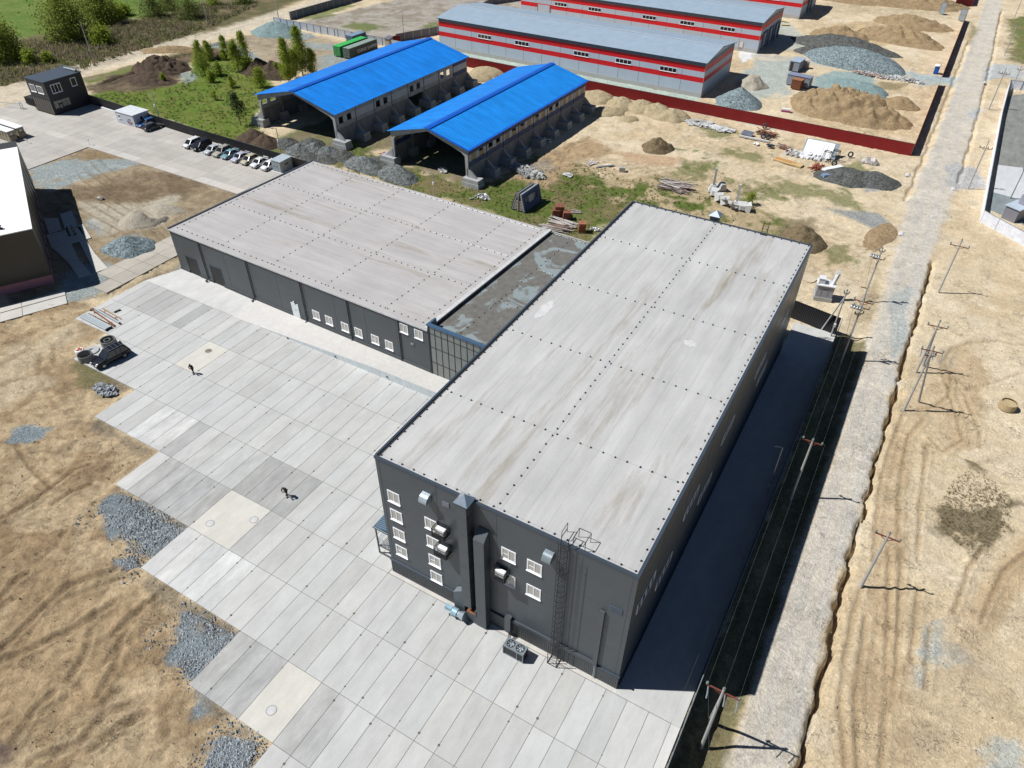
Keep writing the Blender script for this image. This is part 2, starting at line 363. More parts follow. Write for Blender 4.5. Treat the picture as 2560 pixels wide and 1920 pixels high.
# --- excavated soil south-west of the yard
zone(m([(-300,700),(180,650),(255,690),(165,765),(290,835),(205,900),(345,972),(245,1045),(410,1135),(305,1225),(515,1360),(412,1480),(565,1600),(600,1800),(-300,1900)]), (194,168,128), soft=1, jag=.6, c2=(168,140,102), bp=1.9)
zone(m([(-50,780),(160,700),(175,720),(60,800),(100,830),(0,880)]), (206,186,150), soft=2, jag=2, st=.7)
zone(m([(-50,1180),(120,1160),(260,1260),(330,1400),(250,1560),(-50,1659)]), (160,132,94), soft=4, jag=5, st=.8, bp=2.2)
zone(m([(0,1440),(150,1250),(330,1290),(200,1480),(60,1600)]), (190,162,120), soft=3, jag=5, st=.6)
zone(m([(-20,1590),(40,1600),(30,1659),(-20,1670)]), (112,92,80), soft=1.5, jag=1.5)
for P in ([(212,1088),(262,1066),(335,1092),(405,1140),(342,1205),(290,1192),(228,1132)],[(392,1318),(430,1328),(505,1372),(470,1425),(420,1475),(378,1432),(385,1368)],[(255,1208),(290,1203),(302,1224),(270,1232)],[(470,1590),(555,1600),(535,1659),(440,1659)],[(425,1478),(470,1480),(455,1530),(425,1545)],[(25,925),(60,915),(110,925),(60,955),(25,950)]):
    zone(m(P), (150,160,164), soft=.9, gravel=1, jag=1.5, st=.95, c2=(128,140,146))
for P in ([(165,775),(225,795),(285,835),(250,850),(190,830)],[(210,900),(330,970),(300,985),(200,925)],[(255,1050),(400,1135),(395,1150),(330,1090)],[(320,1230),(505,1358),(470,1370),(360,1310),(300,1250)],[(425,1485),(560,1590),(520,1590),(440,1520)]):
    zone(m(P), (142,128,106), soft=1, jag=1, st=.75, bp=1.6)
zone(m([(168,770),(225,790),(230,840),(175,830)]), (122,116,72), soft=1.5, jag=2, st=.8, grass=.8)
zone(m([(190,850),(240,830),(270,840),(225,870)]), (124,120,98), soft=1, jag=1, st=.6)
# --- east side: verge, road, ditch, tracks
zone([(6.2,-60),(6.2,66),(10.6,66),(10.4,-60)], (128,122,82), soft=.8, jag=.8, grass=.8, c2=(150,136,100), bp=1.6)
zone(m([(1520,1560),(1560,1500),(1600,1510),(1560,1659),(1500,1659)]), (126,118,80), soft=1, grass=.8, jag=.8)
roadP = [(10.4,-70),(10.2,0),(10.5,40),(10.3,80),(9.4,115),(10.2,150),(11.0,200),(11.6,260),(12.0,330),(12,600),(17.6,600),(17.4,330),(17.8,230),(17.6,180),(16.8,130),(15.6,95),(15.2,60),(14.8,25),(15.2,0),(15.4,-70)]
zone(roadP, (206,196,178), soft=1., jag=.8, gravel=.12, bp=.4)
zone([(11.7,-60),(11.7,90),(11,120),(12,330),(12.9,330),(12.2,120),(12.6,-60)], (188,184,178), soft=1, st=.55, gravel=.25, jag=.8)
zone([(13.7,-60),(13.6,90),(14.5,200),(15.2,330),(15.9,330),(14.9,200),(14.3,-60)], (192,190,186), soft=1, st=.45, gravel=.25, jag=.8)
for P in ([(1270,740),(1560,820),(1620,930),(1700,960),(1690,1090),(1450,1120),(1180,1080),(1150,800)],):
    zone(G(2160,270,400,2212,P), (186,184,182), soft=1.2, gravel=1, jag=1)
for P in ([(1700,870),(2000,880),(2212,900),(2212,1110),(1990,1060),(1640,1110)],[(1500,1500),(1640,1500),(1580,1659),(1420,1659)]):
    zone(G(2160,0,400,2212,P), (188,190,188), soft=1.2, gravel=.9, jag=1.5)
zone(G(2160,0,400,2212,[(1300,1050),(1280,1180),(700,1060),(400,1000),(420,950),(900,1030)]), (170,184,186), soft=1.5, gravel=.8, jag=1.5, st=.8)
zone(m([(1790,450),(1895,458),(1935,490),(1945,525),(1900,500)]), (156,158,154), soft=1.2, gravel=.9, jag=1)
zone(m([(1850,380),(1890,395),(1900,410),(1870,415)]), (170,166,162), soft=1, gravel=.9, jag=.8)
zone(G(2160,0,400,2212,[(2000,250),(2500,100),(2500,830),(2212,880),(2050,830)]), (108,120,64), soft=3, grass=1, jag=4, c2=(140,128,88))
zone(G(2160,0,400,2212,[(1480,300),(1620,420),(1500,520),(1460,600)]), (128,124,80), soft=2, grass=.8, st=.7)
zone(m([(1935,640),(1965,620),(1950,760),(1920,800)]), (176,184,182), soft=1, gravel=.9, st=.7)
zone(m([(1880,1330),(1900,1100),(1930,930),(1990,860),(2040,760),(2100,735),(2130,800),(2110,960),(2060,970),(2020,900),(1965,965),(1955,1200),(1965,1700),(1800,1700)]), (206,180,138), soft=1.5, jag=1.5, st=.8, c2=(190,160,118))
zone(m([(2085,1330),(2130,1240),(2212,1150),(2300,1150),(2200,1290),(2140,1370)]), (196,166,122), soft=1, jag=.8, st=.8)
for P in ([(2020,1100),(2060,1040),(2100,1005),(2150,1040),(2190,1080),(2180,1140),(2110,1205),(2030,1140)],):
    zone(m(P), (118,104,74), soft=1.6, jag=3, st=.85, grass=.9, patch=1, pth=.42, bp=2)
for P in ([(1985,1350),(2020,1340),(2030,1425),(2000,1430)],[(2140,1590),(2230,1560),(2230,1700),(2110,1680)],[(2050,1440),(2070,1400),(2100,1420)],[(1995,1400),(2010,1400),(2000,1470),(1990,1480)]):
    zone(m(P), (176,186,184), soft=1.2, gravel=.8, jag=1.5, st=.7)
for P in ([(1960,1560),(2000,1500),(2020,1659),(1960,1659)],[(2060,1300),(2120,1270),(2140,1420),(2080,1480)]):
    zone(m(P), (192,166,130), soft=3, jag=3, st=.6)
zone(m([(2000,760),(2050,750),(2060,785),(2010,790)]), (178,164,140), soft=2, jag=2, st=.6)
zone(m([(1900,555),(1870,640),(1840,700),(1880,690),(1900,640)]), (176,154,112), soft=1.5, jag=1.5, st=.7, bp=2)
roadC = m([(-160,262),(-60,236),(60,186),(200,142),(330,108),(480,68),(600,33),(700,4),(800,-28)])
line(roadC, 9, (212,198,172), soft=2.5, st=.95, jag=2); line(roadC, 3.2, (196,180,152), soft=1, st=.6, jag=.8)
zone(m([(-150,195),(60,178),(52,205),(45,250),(0,262),(-150,290)]), (210,194,166), soft=2, jag=1.5)
# relief
bump = np.where((X > 15.2) & (Y < 180), bump*.42, bump)
soilz = bump*(.5+.5*sm((NB-.3)/.3))
amp = np.where((X > -200) & (X < 60) & (Y < 300), 1., .4)
Z += ((NM-.5)*.24+(NF-.5)*.17)*soilz*amp*(1-.6*MK[...,1])
cw = np.clip(soilz*amp-.35,0,2.2)*(1-.8*MK[...,1])*(1-.7*MK[...,0])
Z -= (CR*.10+CR2*.14)*cw
C_ *= (1-(.16*CR+.14*CR2)*np.clip(cw,0,1))[...,None]
tn = (fbm(X+wx, Y+wy, 1.1, 71, 4)-.5)
C_ *= (1.36+.40*tn*np.clip(.4+cw,0,1.4))[...,None]
rd = sdf(roadP)
Z[rd[0]] += sm(rd[1]/1.2+.5)*.12
def ditch(P, wid, dep):
    r3 = random.Random(len(P)); Q = []
    for a, b in zip(P, P[1:]):
        L_ = math.hypot(b[0]-a[0], b[1]-a[1]); k_ = max(1,int(L_/1.3))
        for i in range(k_): Q.append((a[0]+(b[0]-a[0])*i/k_+r3.uniform(-.28,.28)*min(1,wid/.4+.3), a[1]+(b[1]-a[1])*i/k_))
    P = Q+[P[-1]]
    r = ldf(P)
    sl, d, sg = r; Z[sl] -= dep*sm(1.15-(d+(NM[sl]-.5)*.5)/wid)
ditch([(15.9,-60),(15.4,-24),(15.65,-12),(15.5,0),(15.75,8),(15.3,25),(15.45,40),(15.6,60),(16.0,95)], .33, 1.7)
ditch([(17.2,132),(17.9,180),(18.2,230),(17.9,300)], .5, .6)
ditch([(9.0,118),(9.6,150),(10.3,200),(10.8,250)], .55, .5)
ditch([(8.9,-60),(8.7,66)], 1.3, .55)
ditch(m([(185,187),(250,168),(330,138),(420,108),(520,80)]), 1.0, 1.2)
ditch(m([(-60,215),(60,182),(180,152),(330,108),(440,72),(600,28)]), 1.0, .8)
Za = (1660,1370,900,2212); Zb = (1660,850,900,2212)
for P in ([(1215,240),(1165,420),(1115,700),(1085,950),(1105,1150),(1125,1352)],[(1390,0),(1380,500),(1372,900),(1340,1352)],[(1470,0),(1440,600),(1400,1000)],[(1570,250),(1525,700)],[(1250,420),(1180,900),(1200,1352)],[(1640,500),(1610,860)]):
    rut(G(*Za, P), 0, .55, .12)
for P in ([(1470,460),(1400,640),(1335,850),(1305,1100),(1290,1352)],[(1600,480),(1500,600),(1450,900),(1440,1352)],[(1620,640),(1580,1000),(1560,1352)],[(1560,430),(1680,400),(1755,340),(1765,220),(1720,130),(1770,50),(1880,10),(2050,0),(2212,30)],[(1755,330),(1800,450),(1840,620)],[(1850,330),(1890,430),(1945,560),(1945,660)],[(1860,300),(2000,265),(2212,190)],[(1700,90),(1705,180),(1750,300)],[(1640,600),(1720,680),(1830,620)]):
    rut(G(*Zb, P), 0, .5, .10)
for P in ([(1960,-10),(1870,130),(1830,260),(1780,400)],[(2260,0),(2090,140),(2030,260),(1950,450)]):
    rut(G(*Za, P), 0, .45, .14, c=(170,140,100))
for P in ([(0,1100),(250,950),(450,800),(560,760)],[(0,270),(200,210),(460,110)],[(30,465),(180,360),(270,250)],[(240,80),(240,220)],[(330,20),(330,150)],[(0,140),(150,60)],[(100,640),(190,780),(320,900)],[(320,1000),(430,930),(560,880)]):
    rut(G(0,850,900,2212, P), 0, .6, .16, c=(160,132,94))
for P in ([(0,620),(250,380),(430,210),(700,130)],[(0,690),(400,510),(700,330)],[(600,900),(720,700),(740,560)],[(180,1310),(480,1190),(640,1000),(800,950)],[(560,1230),(700,1100),(900,1000)],[(0,300),(90,200),(160,150)],[(80,1180),(200,1000),(330,880)],[(430,800),(520,640),(560,500)],[(700,520),(800,420),(950,300)]):
    rut(G(0,1370,900,2212, P), 0, .7, .15, c=(156,130,96))
for k in range(26):   # bucket and blade marks left by the digger
    x0 = random.uniform(-74,-22); y0 = random.uniform(-36,20)
    if x0 > -72+max(0,(10-y0))*1.05: continue
    a = random.uniform(.3,1.2); L = random.uniform(3,9)
    rut([(x0,y0),(x0+L*math.cos(a)*.5,y0+L*math.sin(a)*.5+.3),(x0+L*math.cos(a),y0+L*math.sin(a))], 0, random.uniform(.3,.8), random.uniform(.06,.14), c=(166,138,100), st=.4)
for k in range(7):   # wheel tracks across the plot and the sand behind the halls
    P = [(-140+k*1.5,50-k*2.6),(-120+k*2,44-k*2),(-100+k,36-k*1.5)]
    rut(P, 1.8, .4, .06, c=(150,128,98), st=.4)
for k in range(9):
    y0 = 66+k*4+random.uniform(-1,1); rut([(-30+k*2,y0+6),(-12,y0+3),(-2+k,y0)], 1.8, .4, .05, c=(196,166,122), st=.45)
for k in range(12):
    x0 = -58+k*3.2; rut([(x0,96+k*.5),(x0+3,103),(x0+8,106+k*.7),(x0+14,105)], 1.8, .45, .08, c=(204,178,138), st=.5)
# levelled under the paved yards
for P in ([(-93,-60),(-93,25),(-90,29),(-40,29),(-24,28),(-24,0),(6.3,0),(6.3,66),(-24,66),(-24,60),(-40,60),(-89,62),(-103,56),(-148,54.6),(-148,72),(-230,72),(-230,40),(-148,40)],):
    pass
def flat(P, z):
    sl, d = sdf(P); k = sm((d-.1)/.5)
    Z[sl] = Z[sl]*(1-k)+z*k
flat([(-25,0),(6.2,0),(6.2,65),(-25,65)], -.3)
flat([(-91,29),(-38,27),(-24,27),(-24,60),(-88,62)], -.3)
for row in [(-24.8,-18.7,-22.8),(-18.7,-12.65,-32.8),(-12.65,-6.6,-46.8),(-6.6,-.53,-58.8),(-.53,5.53,-70.8),(5.53,11.9,-83.6),(11.9,24.1,-92.1)]:
    flat([(row[2]+.2,row[0]-.6),(6.2,row[0]-.6),(6.2,row[1]+.6),(row[2]+.2,row[1]+.6)], -.14)
flat([(-148,54.4),(-103,54.4),(-99,71),(-230,71),(-230,20),(-148.4,38)], -.14)
me = bpy.data.meshes.new('ground')
vv = np.stack([X, Y, Z], -1).reshape(-1, 3)
ii = np.arange(nx*ny).reshape(ny, nx)
q = np.stack([ii[:-1,:-1], ii[:-1,1:], ii[1:,1:], ii[1:,:-1]], -1).reshape(-1, 4)
me.vertices.add(len(vv)); me.vertices.foreach_set('co', vv.ravel())
me.loops.add(q.size); me.loops.foreach_set('vertex_index', q.ravel().astype(np.int32))
me.polygons.add(len(q)); me.polygons.foreach_set('loop_start', np.arange(0, q.size, 4, dtype=np.int32))
me.polygons.foreach_set('use_smooth', np.ones(len(q), bool))
me.update(calc_edges=True)
for nm, arr in (('col', C_), ('msk', MK)):
    a = me.attributes.new(nm, 'FLOAT_COLOR', 'POINT')
    a.data.foreach_set('color', np.concatenate([arr.reshape(-1,3), np.ones((nx*ny,1))], 1).ravel().astype(np.float32))
ground = bpy.data.objects.new('ground', me); COL.objects.link(ground); tag(ground, kind='structure')
def ground_mat():
    m, n, l, p = newmat('ground')
    p.inputs['Roughness'].default_value = .95; p.inputs['Specular IOR Level'].default_value = .15
    ca = N(n,'ShaderNodeAttribute', attribute_name='col'); ma = N(n,'ShaderNodeAttribute', attribute_name='msk')
    sp = N(n,'ShaderNodeSeparateColor'); l.new(ma.outputs['Color'], sp.inputs[0])
    tc = N(n,'ShaderNodeTexCoord')
    def noi(s, d, r=.6, dist=0):
        x = N(n,'ShaderNodeTexNoise'); x.inputs['Scale'].default_value = s; x.inputs['Detail'].default_value = d; x.inputs['Roughness'].default_value = r; x.inputs['Distortion'].default_value = dist
        l.new(tc.outputs['Object'], x.inputs[0]); return x.outputs[0]
    def mr(i, a, b, lo=.3, hi=.7):
        x = N(n,'ShaderNodeMapRange'); x.inputs[1].default_value = lo; x.inputs[2].default_value = hi; x.inputs[3].default_value = a; x.inputs[4].default_value = b; l.new(i, x.inputs[0]); return x.outputs[0]
    def mth(op, a, b):
        x = N(n,'ShaderNodeMath', operation=op)
        for i, q in enumerate((a, b)):
            if isinstance(q, (int, float)): x.inputs[i].default_value = q
            else: l.new(q, x.inputs[i])
        return x.outputs[0]
    n1 = noi(.22, 7, .65, .8); n2 = noi(1.7, 9, .7, 1.2); n3 = noi(11, 4, .6)
    v = mth('MULTIPLY', mth('MULTIPLY', mr(n1, .86, 1.14), mr(n2, .74, 1.24)), mr(n3, .84, 1.16))
    vo = N(n,'ShaderNodeTexVoronoi'); vo.inputs['Scale'].default_value = 7.5; l.new(tc.outputs['Object'], vo.inputs['Vector'])
    vs = N(n,'ShaderNodeSeparateColor'); l.new(vo.outputs['Color'], vs.inputs[0])
    gs = mr(vs.outputs[0], .55, 1.5, 0, 1)
    gv = mth('ADD', mth('MULTIPLY', mth('SUBTRACT', gs, 1.), mth('MULTIPLY', sp.outputs[1], .75)), 1.)
    v = mth('MULTIPLY', v, gv)
    soil = mth('SUBTRACT', 1., mth('MINIMUM', mth('ADD', sp.outputs[0], sp.outputs[1]), 1.))
    ca_ = mth('ABSOLUTE', mth('SUBTRACT', noi(.8, 5, .6, 2.2), .5), 0)
    spm = mr(noi(.35, 4, .6, .5), 0, 1, .52, .62)
    crk = mth('SUBTRACT', 1., mth('MULTIPLY', spm, mth('SUBTRACT', 1., mr(ca_, .62, 1., .0, .016))))
    n4 = noi(4.6, 5, .75, .5)
    fin = mth('MULTIPLY', crk, mr(n4, .84, 1.16))
    v = mth('MULTIPLY', v, mth('ADD', mth('MULTIPLY', mth('SUBTRACT', fin, 1.), mth('ADD', mth('MULTIPLY', soil, .8), .2)), 1.))
    gn = noi(3.2, 8, .75); gg = mr(gn, .45, 1.45)
    gv = mth('ADD', mth('MULTIPLY', mth('SUBTRACT', gg, 1.), mth('MULTIPLY', sp.outputs[0], .8)), 1.)
    v = mth('MULTIPLY', v, gv)
    dry = N(n,'ShaderNodeMix', data_type='RGBA'); l.new(ca.outputs['Color'], dry.inputs['A']); dry.inputs['B'].default_value = A(150,136,96)
    l.new(mth('MULTIPLY', sp.outputs[0], mr(noi(.55, 7, .7, .6), 0, .75, .5, .68)), dry.inputs['Factor'])
    vm = N(n,'ShaderNodeVectorMath', operation='SCALE'); l.new(dry.outputs['Result'], vm.inputs[0]); l.new(v, vm.inputs['Scale']); l.new(vm.outputs[0], p.inputs['Base Color'])
    bp = N(n,'ShaderNodeBump'); bp.inputs['Strength'].default_value = .9; bp.inputs['Distance'].default_value = .3
    l.new(mth('ADD', mth('MULTIPLY', n2, .8), mth('ADD', mth('MULTIPLY', n3, .22), mth('ADD', mth('MULTIPLY', mth('MULTIPLY', vs.outputs[0], sp.outputs[1]), .2), mth('ADD', mth('MULTIPLY', crk, mth('MULTIPLY', soil, .5)), mth('MULTIPLY', n4, .2))))), bp.inputs['Height']); l.new(bp.outputs[0], p.inputs['Normal'])
    return m
me.materials.append(ground_mat())

# ------------------------------------------------------------------ paved yards
def slab_mat(name='slab'):
    m, n, l, p = newmat(name); p.inputs['Roughness'].default_value = .85; p.inputs['Specular IOR Level'].default_value = .25
    ca = N(n,'ShaderNodeAttribute', attribute_name='col'); tc = N(n,'ShaderNodeTexCoord')
    mp = N(n,'ShaderNodeMapping'); mp.inputs['Scale'].default_value = (1,.35,1); l.new(tc.outputs['Object'], mp.inputs[0])
    outs = []
    for src, s, d, a, b in ((mp.outputs[0],.9,7,.91,1.08),(tc.outputs['Object'],.09,5,.93,1.06),(tc.outputs['Object'],9,5,.95,1.05)):
        x = N(n,'ShaderNodeTexNoise'); x.inputs['Scale'].default_value = s; x.inputs['Detail'].default_value = d; x.inputs['Roughness'].default_value=.7; l.new(src, x.inputs[0])
        r = N(n,'ShaderNodeMapRange'); r.inputs[1].default_value=.3; r.inputs[2].default_value=.7; r.inputs[3].default_value=a; r.inputs[4].default_value=b; l.new(x.outputs[0], r.inputs[0]); outs.append(r.outputs[0])
    a = N(n,'ShaderNodeMath', operation='MULTIPLY'); l.new(outs[0], a.inputs[0]); l.new(outs[1], a.inputs[1])
    b = N(n,'ShaderNodeMath', operation='MULTIPLY'); l.new(a.outputs[0], b.inputs[0]); l.new(outs[2], b.inputs[1])
    # blotchy stains, strength carried per slab
    st = N(n,'ShaderNodeTexNoise'); st.inputs['Scale'].default_value = .33; st.inputs['Detail'].default_value = 9; st.inputs['Roughness'].default_value=.7; l.new(mp.outputs[0], st.inputs[0]); st.inputs['Scale'].default_value = .6
    sr = N(n,'ShaderNodeMapRange'); sr.inputs[1].default_value=.35; sr.inputs[2].default_value=.65; sr.inputs[3].default_value=-.30; sr.inputs[4].default_value=.26; l.new(st.outputs[0], sr.inputs[0])
    k = N(n,'ShaderNodeMath', operation='MULTIPLY_ADD'); l.new(sr.outputs[0], k.inputs[0]); l.new(ca.outputs['Alpha'], k.inputs[1]); k.inputs[2].default_value = 1
    c = N(n,'ShaderNodeMath', operation='MULTIPLY'); l.new(b.outputs[0], c.inputs[0]); l.new(k.outputs[0], c.inputs[1])
    vm = N(n,'ShaderNodeVectorMath', operation='SCALE'); l.new(ca.outputs['Color'], vm.inputs[0]); l.new(c.outputs[0], vm.inputs['Scale']); l.new(vm.outputs[0], p.inputs['Base Color'])
    return m
SLAB = slab_mat()
class Slabs:
    def __init__(s): s.b = MB(); s.c = []
    def add(s, x0, x1, y0, y1, col, stain=.25, z=0., g=.022, th=.3):
        k = len(s.b.f); s.b.box(x0+g, x1-g, y0+g, y1-g, z-th, z); s.c += [(col[0],col[1],col[2],stain)]*(len(s.b.f)-k)
    def poly(s, P, col, stain=.2, z=0., th=.3):
        k = len(s.b.f); s.b.prism(P, z-th, z); s.c += [(col[0],col[1],col[2],stain)]*(len(s.b.f)-k)
    def build(s, name):
        o = s.b.build(name, SLAB); a = o.data.attributes.new('col', 'FLOAT_COLOR', 'FACE')
        a.data.foreach_set('color', np.array(s.c, np.float32).ravel()); return tag(o, kind='structure')
def inside(x, y, P):
    r = False
    for i in range(len(P)):
        a, b = P[i], P[(i+1) % len(P)]
        if (a[1] > y) != (b[1] > y) and x < (b[0]-a[0])*(y-a[1])/(b[1]-a[1])+a[0]: r = not r
    return r
def tint(base, v):
    j = random.uniform(-.012,.012); return (base[0]*v*(1+j), base[1]*v, base[2]*v*(1-j))
GREY = A(217,217,214)
zL = (0,850,900,2212); zB = (0,1370,900,2212); zN = (150,700,400,2212)
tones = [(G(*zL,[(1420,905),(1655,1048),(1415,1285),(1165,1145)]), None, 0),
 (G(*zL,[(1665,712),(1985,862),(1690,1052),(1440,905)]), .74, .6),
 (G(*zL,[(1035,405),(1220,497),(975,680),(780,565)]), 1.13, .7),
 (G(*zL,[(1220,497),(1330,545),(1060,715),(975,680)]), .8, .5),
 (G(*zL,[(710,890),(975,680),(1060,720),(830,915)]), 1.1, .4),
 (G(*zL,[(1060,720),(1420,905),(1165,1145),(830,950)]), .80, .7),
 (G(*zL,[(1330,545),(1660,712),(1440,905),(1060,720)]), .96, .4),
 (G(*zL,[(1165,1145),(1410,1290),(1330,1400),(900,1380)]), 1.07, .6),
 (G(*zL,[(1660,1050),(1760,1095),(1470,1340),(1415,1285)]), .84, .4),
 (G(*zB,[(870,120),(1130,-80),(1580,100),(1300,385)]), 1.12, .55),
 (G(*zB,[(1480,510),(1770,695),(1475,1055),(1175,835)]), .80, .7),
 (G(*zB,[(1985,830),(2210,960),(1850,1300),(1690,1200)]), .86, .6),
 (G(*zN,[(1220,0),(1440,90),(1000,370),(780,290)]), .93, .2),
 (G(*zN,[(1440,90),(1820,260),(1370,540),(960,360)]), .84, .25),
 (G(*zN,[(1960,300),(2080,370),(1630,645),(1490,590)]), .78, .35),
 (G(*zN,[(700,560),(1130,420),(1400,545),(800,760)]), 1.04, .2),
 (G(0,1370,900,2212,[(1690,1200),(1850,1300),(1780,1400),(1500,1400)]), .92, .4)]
creams = [G(*zL,[(1420,905),(1655,1048),(1415,1285),(1170,1145)]), G(*zB,[(1770,695),(1985,830),(1690,1200),(1475,1055)]), G(*zL,[(1270,0),(1395,60),(1190,190),(1065,130)])]
CREAM = A(232,229,218)
yd = Slabs(); X0, PX = -.757, 2.0
yl = [-30.9,-24.79,-18.71,-12.66,-6.59,-.535,5.53,11.72,17.85,24.1]
il = {0:-6, 1:-11, 2:-16, 3:-23, 4:-29, 5:-35, 6:-41.42, 7:-45.7, 8:-45.7}
for r in range(9):
    ir = 3 if r < 5 else -12
    i = math.ceil(il[r])
    if il[r] != i: yd.add(X0+PX*il[r], X0+PX*i, yl[r], yl[r+1], tint(GREY, 1.0), .2)
    while i < ir:
        x0, x1 = X0+PX*i, X0+PX*(i+1); cx, cy = (x0+x1)/2, (yl[r]+yl[r+1])/2
        v = random.choice((.93,.97,1.0,1.0,1.02,1.04))*random.uniform(.98,1.02); stn = random.uniform(.08,.22); bs = GREY
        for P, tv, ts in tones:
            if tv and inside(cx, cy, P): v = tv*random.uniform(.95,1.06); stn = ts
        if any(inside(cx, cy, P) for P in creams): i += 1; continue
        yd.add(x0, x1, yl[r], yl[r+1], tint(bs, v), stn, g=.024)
        i += 1
for P in creams:
    cx = sum(p[0] for p in P)/4; cy = sum(p[1] for p in P)/4
    j = max(k for k in range(9) if yl[k] < cy)
    i0 = round((min(p[0] for p in P)-X0)/PX); i1 = round((max(p[0] for p in P)-X0)/PX)
    yd.add(X0+PX*i0, X0+PX*i1, yl[j], yl[j+1], CREAM[:3], .12, g=.024, z=.004)
WHITE = A(232,231,228)
yd.poly([(-24.7,-.5),(.1,-.5),(.1,.05),(-24.7,.05)], tint(A(228,225,218)[:3],1.0), .3, z=.012)
yd.poly([(.1,-.50),(6.05,-.50),(6.05,65.2),(.1,65.2)], tint(GREY,1.02), .2, z=.004)
yd.poly([(5.26,-30.9),(6.05,-30.9),(6.05,-.53),(5.26,-.53)], WHITE[:3], .15, z=.02)
# poured apron before the low hall
yd.poly([(-92.1,24.12),(-71.6,24.12),(-71.4,29.0),(-90.0,29.55)], WHITE[:3], .3, z=.004)
yard_j = MB()
for r in range(9):      # lifting loops in the joints
    for i in range(int(il[r])+1, 2 if r < 5 else -12):
        for dy in (.75, 5.35):
            if random.random() < .55:
                x = X0+PX*i; y = yl[r]+dy
                if not any(inside(x, y, P) for P in creams):
                    yard_j.lathe((x,y,0), [(.0,.005),(random.uniform(.06,.13),.005)], 8)
concrete_yard = yd.build('concrete_yard')
tag(yard_j.build('slab_lifting_eyes', mat('joint_dirt', A(120,112,98), .95), concrete_yard))
yb = MB(); yb.prism([(-92,11.8),(-83.5,11.8),(-83.5,5.6),(-70.7,5.6),(-70.7,-.4),(-58.7,-.4),(-58.7,-6.5),(-46.7,-6.5),(-46.7,-12.6),(-32.7,-12.6),(-32.7,-18.6),(-22.7,-18.6),(-22.7,-24.7),(-12.7,-24.7),(-12.7,-30.8),(6.0,-30.8),(6.0,-.2),(-24.5,-.2),(-24.5,24),(-92,24)], -.3, -.022)
yb.build('joint_filling', mat('joint_filling', A(140,138,132), .95), concrete_yard)
ps = Slabs()
Pm = [(-148.3,54.45),(-103.2,54.05),(-101.5,71.0),(-172.5,71.9),(-171.8,62.4),(-179.3,62.4)]+G(0,120,400,2212,[(470,740),(0,890)])+[(-225,40),(-200,20),(-148.3,39)]
for a in range(-34, 1):
    for b in range(0, 28):
        x0, x1 = -103.2+a*6.05+ (3 if b % 2 else 0)*0, -103.2+(a+1)*6.05
        if a < -34: continue
        y0, y1 = 54.2+(b-17)*2.02, 54.2+(b-16)*2.02
        if b < 17 and x1 > -148.2: 
            if x0 < -148.3 < x1: x1 = -148.3
            else: continue
        if y1 > 70.6: continue
        if not inside((x0+x1)/2, (y0+y1)/2, Pm): continue
        v = random.uniform(.88,1.02)
        if y0 < 56.1 and y0 > 54: v = random.choice((1.04,1.14,1.14,1.0))
        ps.add(x0, x1, y0, y1, tint(A(212,206,198)[:3], v), .2, g=.02)
ps.build('parking_yard')
pj = MB(); pj.prism(Pm, -.3, -.02); pj.build('parking_base', mat('parking_base', A(205,200,190), .95)); tag(bpy.data.objects['parking_base'], kind='structure')
# loose slabs: path beside the west hall and the spur of slabs before it
pa = Slabs()
for P, v in (([(-117.67,30.95),(-111.86,28.66),(-111.87,27.75),(-113.2,24.6),(-119.3,27.0)],1.05),):
    pass
def zq(pts): return G(0,550,400,2212,pts)
for P, v in (([(600,-20),(800,-30),(850,130),(680,190)],1.0),([(830,-80),(990,-130),(1080,90),(905,140)],1.0),([(640,210),(1110,90),(1190,270),(720,390)],1.0),([(1060,80),(1145,58),(1262,245),(1195,268)],1.06),([(1190,275),(1100,300),(1200,505),(1310,460)],1.06),([(1310,462),(1200,508),(1325,725),(1492,665)],1.06),([(735,395),(985,320),(1090,545),(935,580)],1.0),([(940,582),(1090,548),(1265,745),(1090,798)],1.0)):
    pa.poly(zq(P), tint(A(222,218,210)[:3], v), .15, z=.03, th=.4)
for P in ([(0,1205),(290,1130),(300,1200),(0,1285)],[(297,1128),(890,970),(905,1035),(305,1200)],[(0,1295),(302,1212),(310,1325),(0,1412)],[(308,1210),(905,1045),(930,1152),(318,1322)]):
    pa.poly(zq(P), tint(A(222,218,210)[:3], 1.02), .2, z=.03, th=.5)
pa.build('slab_path')
sl = Slabs()
sx = G(0,550,400,2212,[(1350,960),(1490,1025),(1620,930),(1490,860)])
for a in range(0, 9):
    for b in range(2):
        x0 = -100.6+b*3.2; y0 = 18.6+a*3.05
        if b == 0 and a < 1: continue
        P = [(x0+.03,y0+.03),(x0+3.17,y0+.03),(x0+3.17,y0+3.02),(x0+.03,y0+3.02)]
        if x0+3 > -93.2 or y0 > 43: continue
        sl.poly(P, tint(A(206,198,186)[:3], random.choice((.9,1.0,1.04))), .25, z=.0)
sl.build('slab_road')
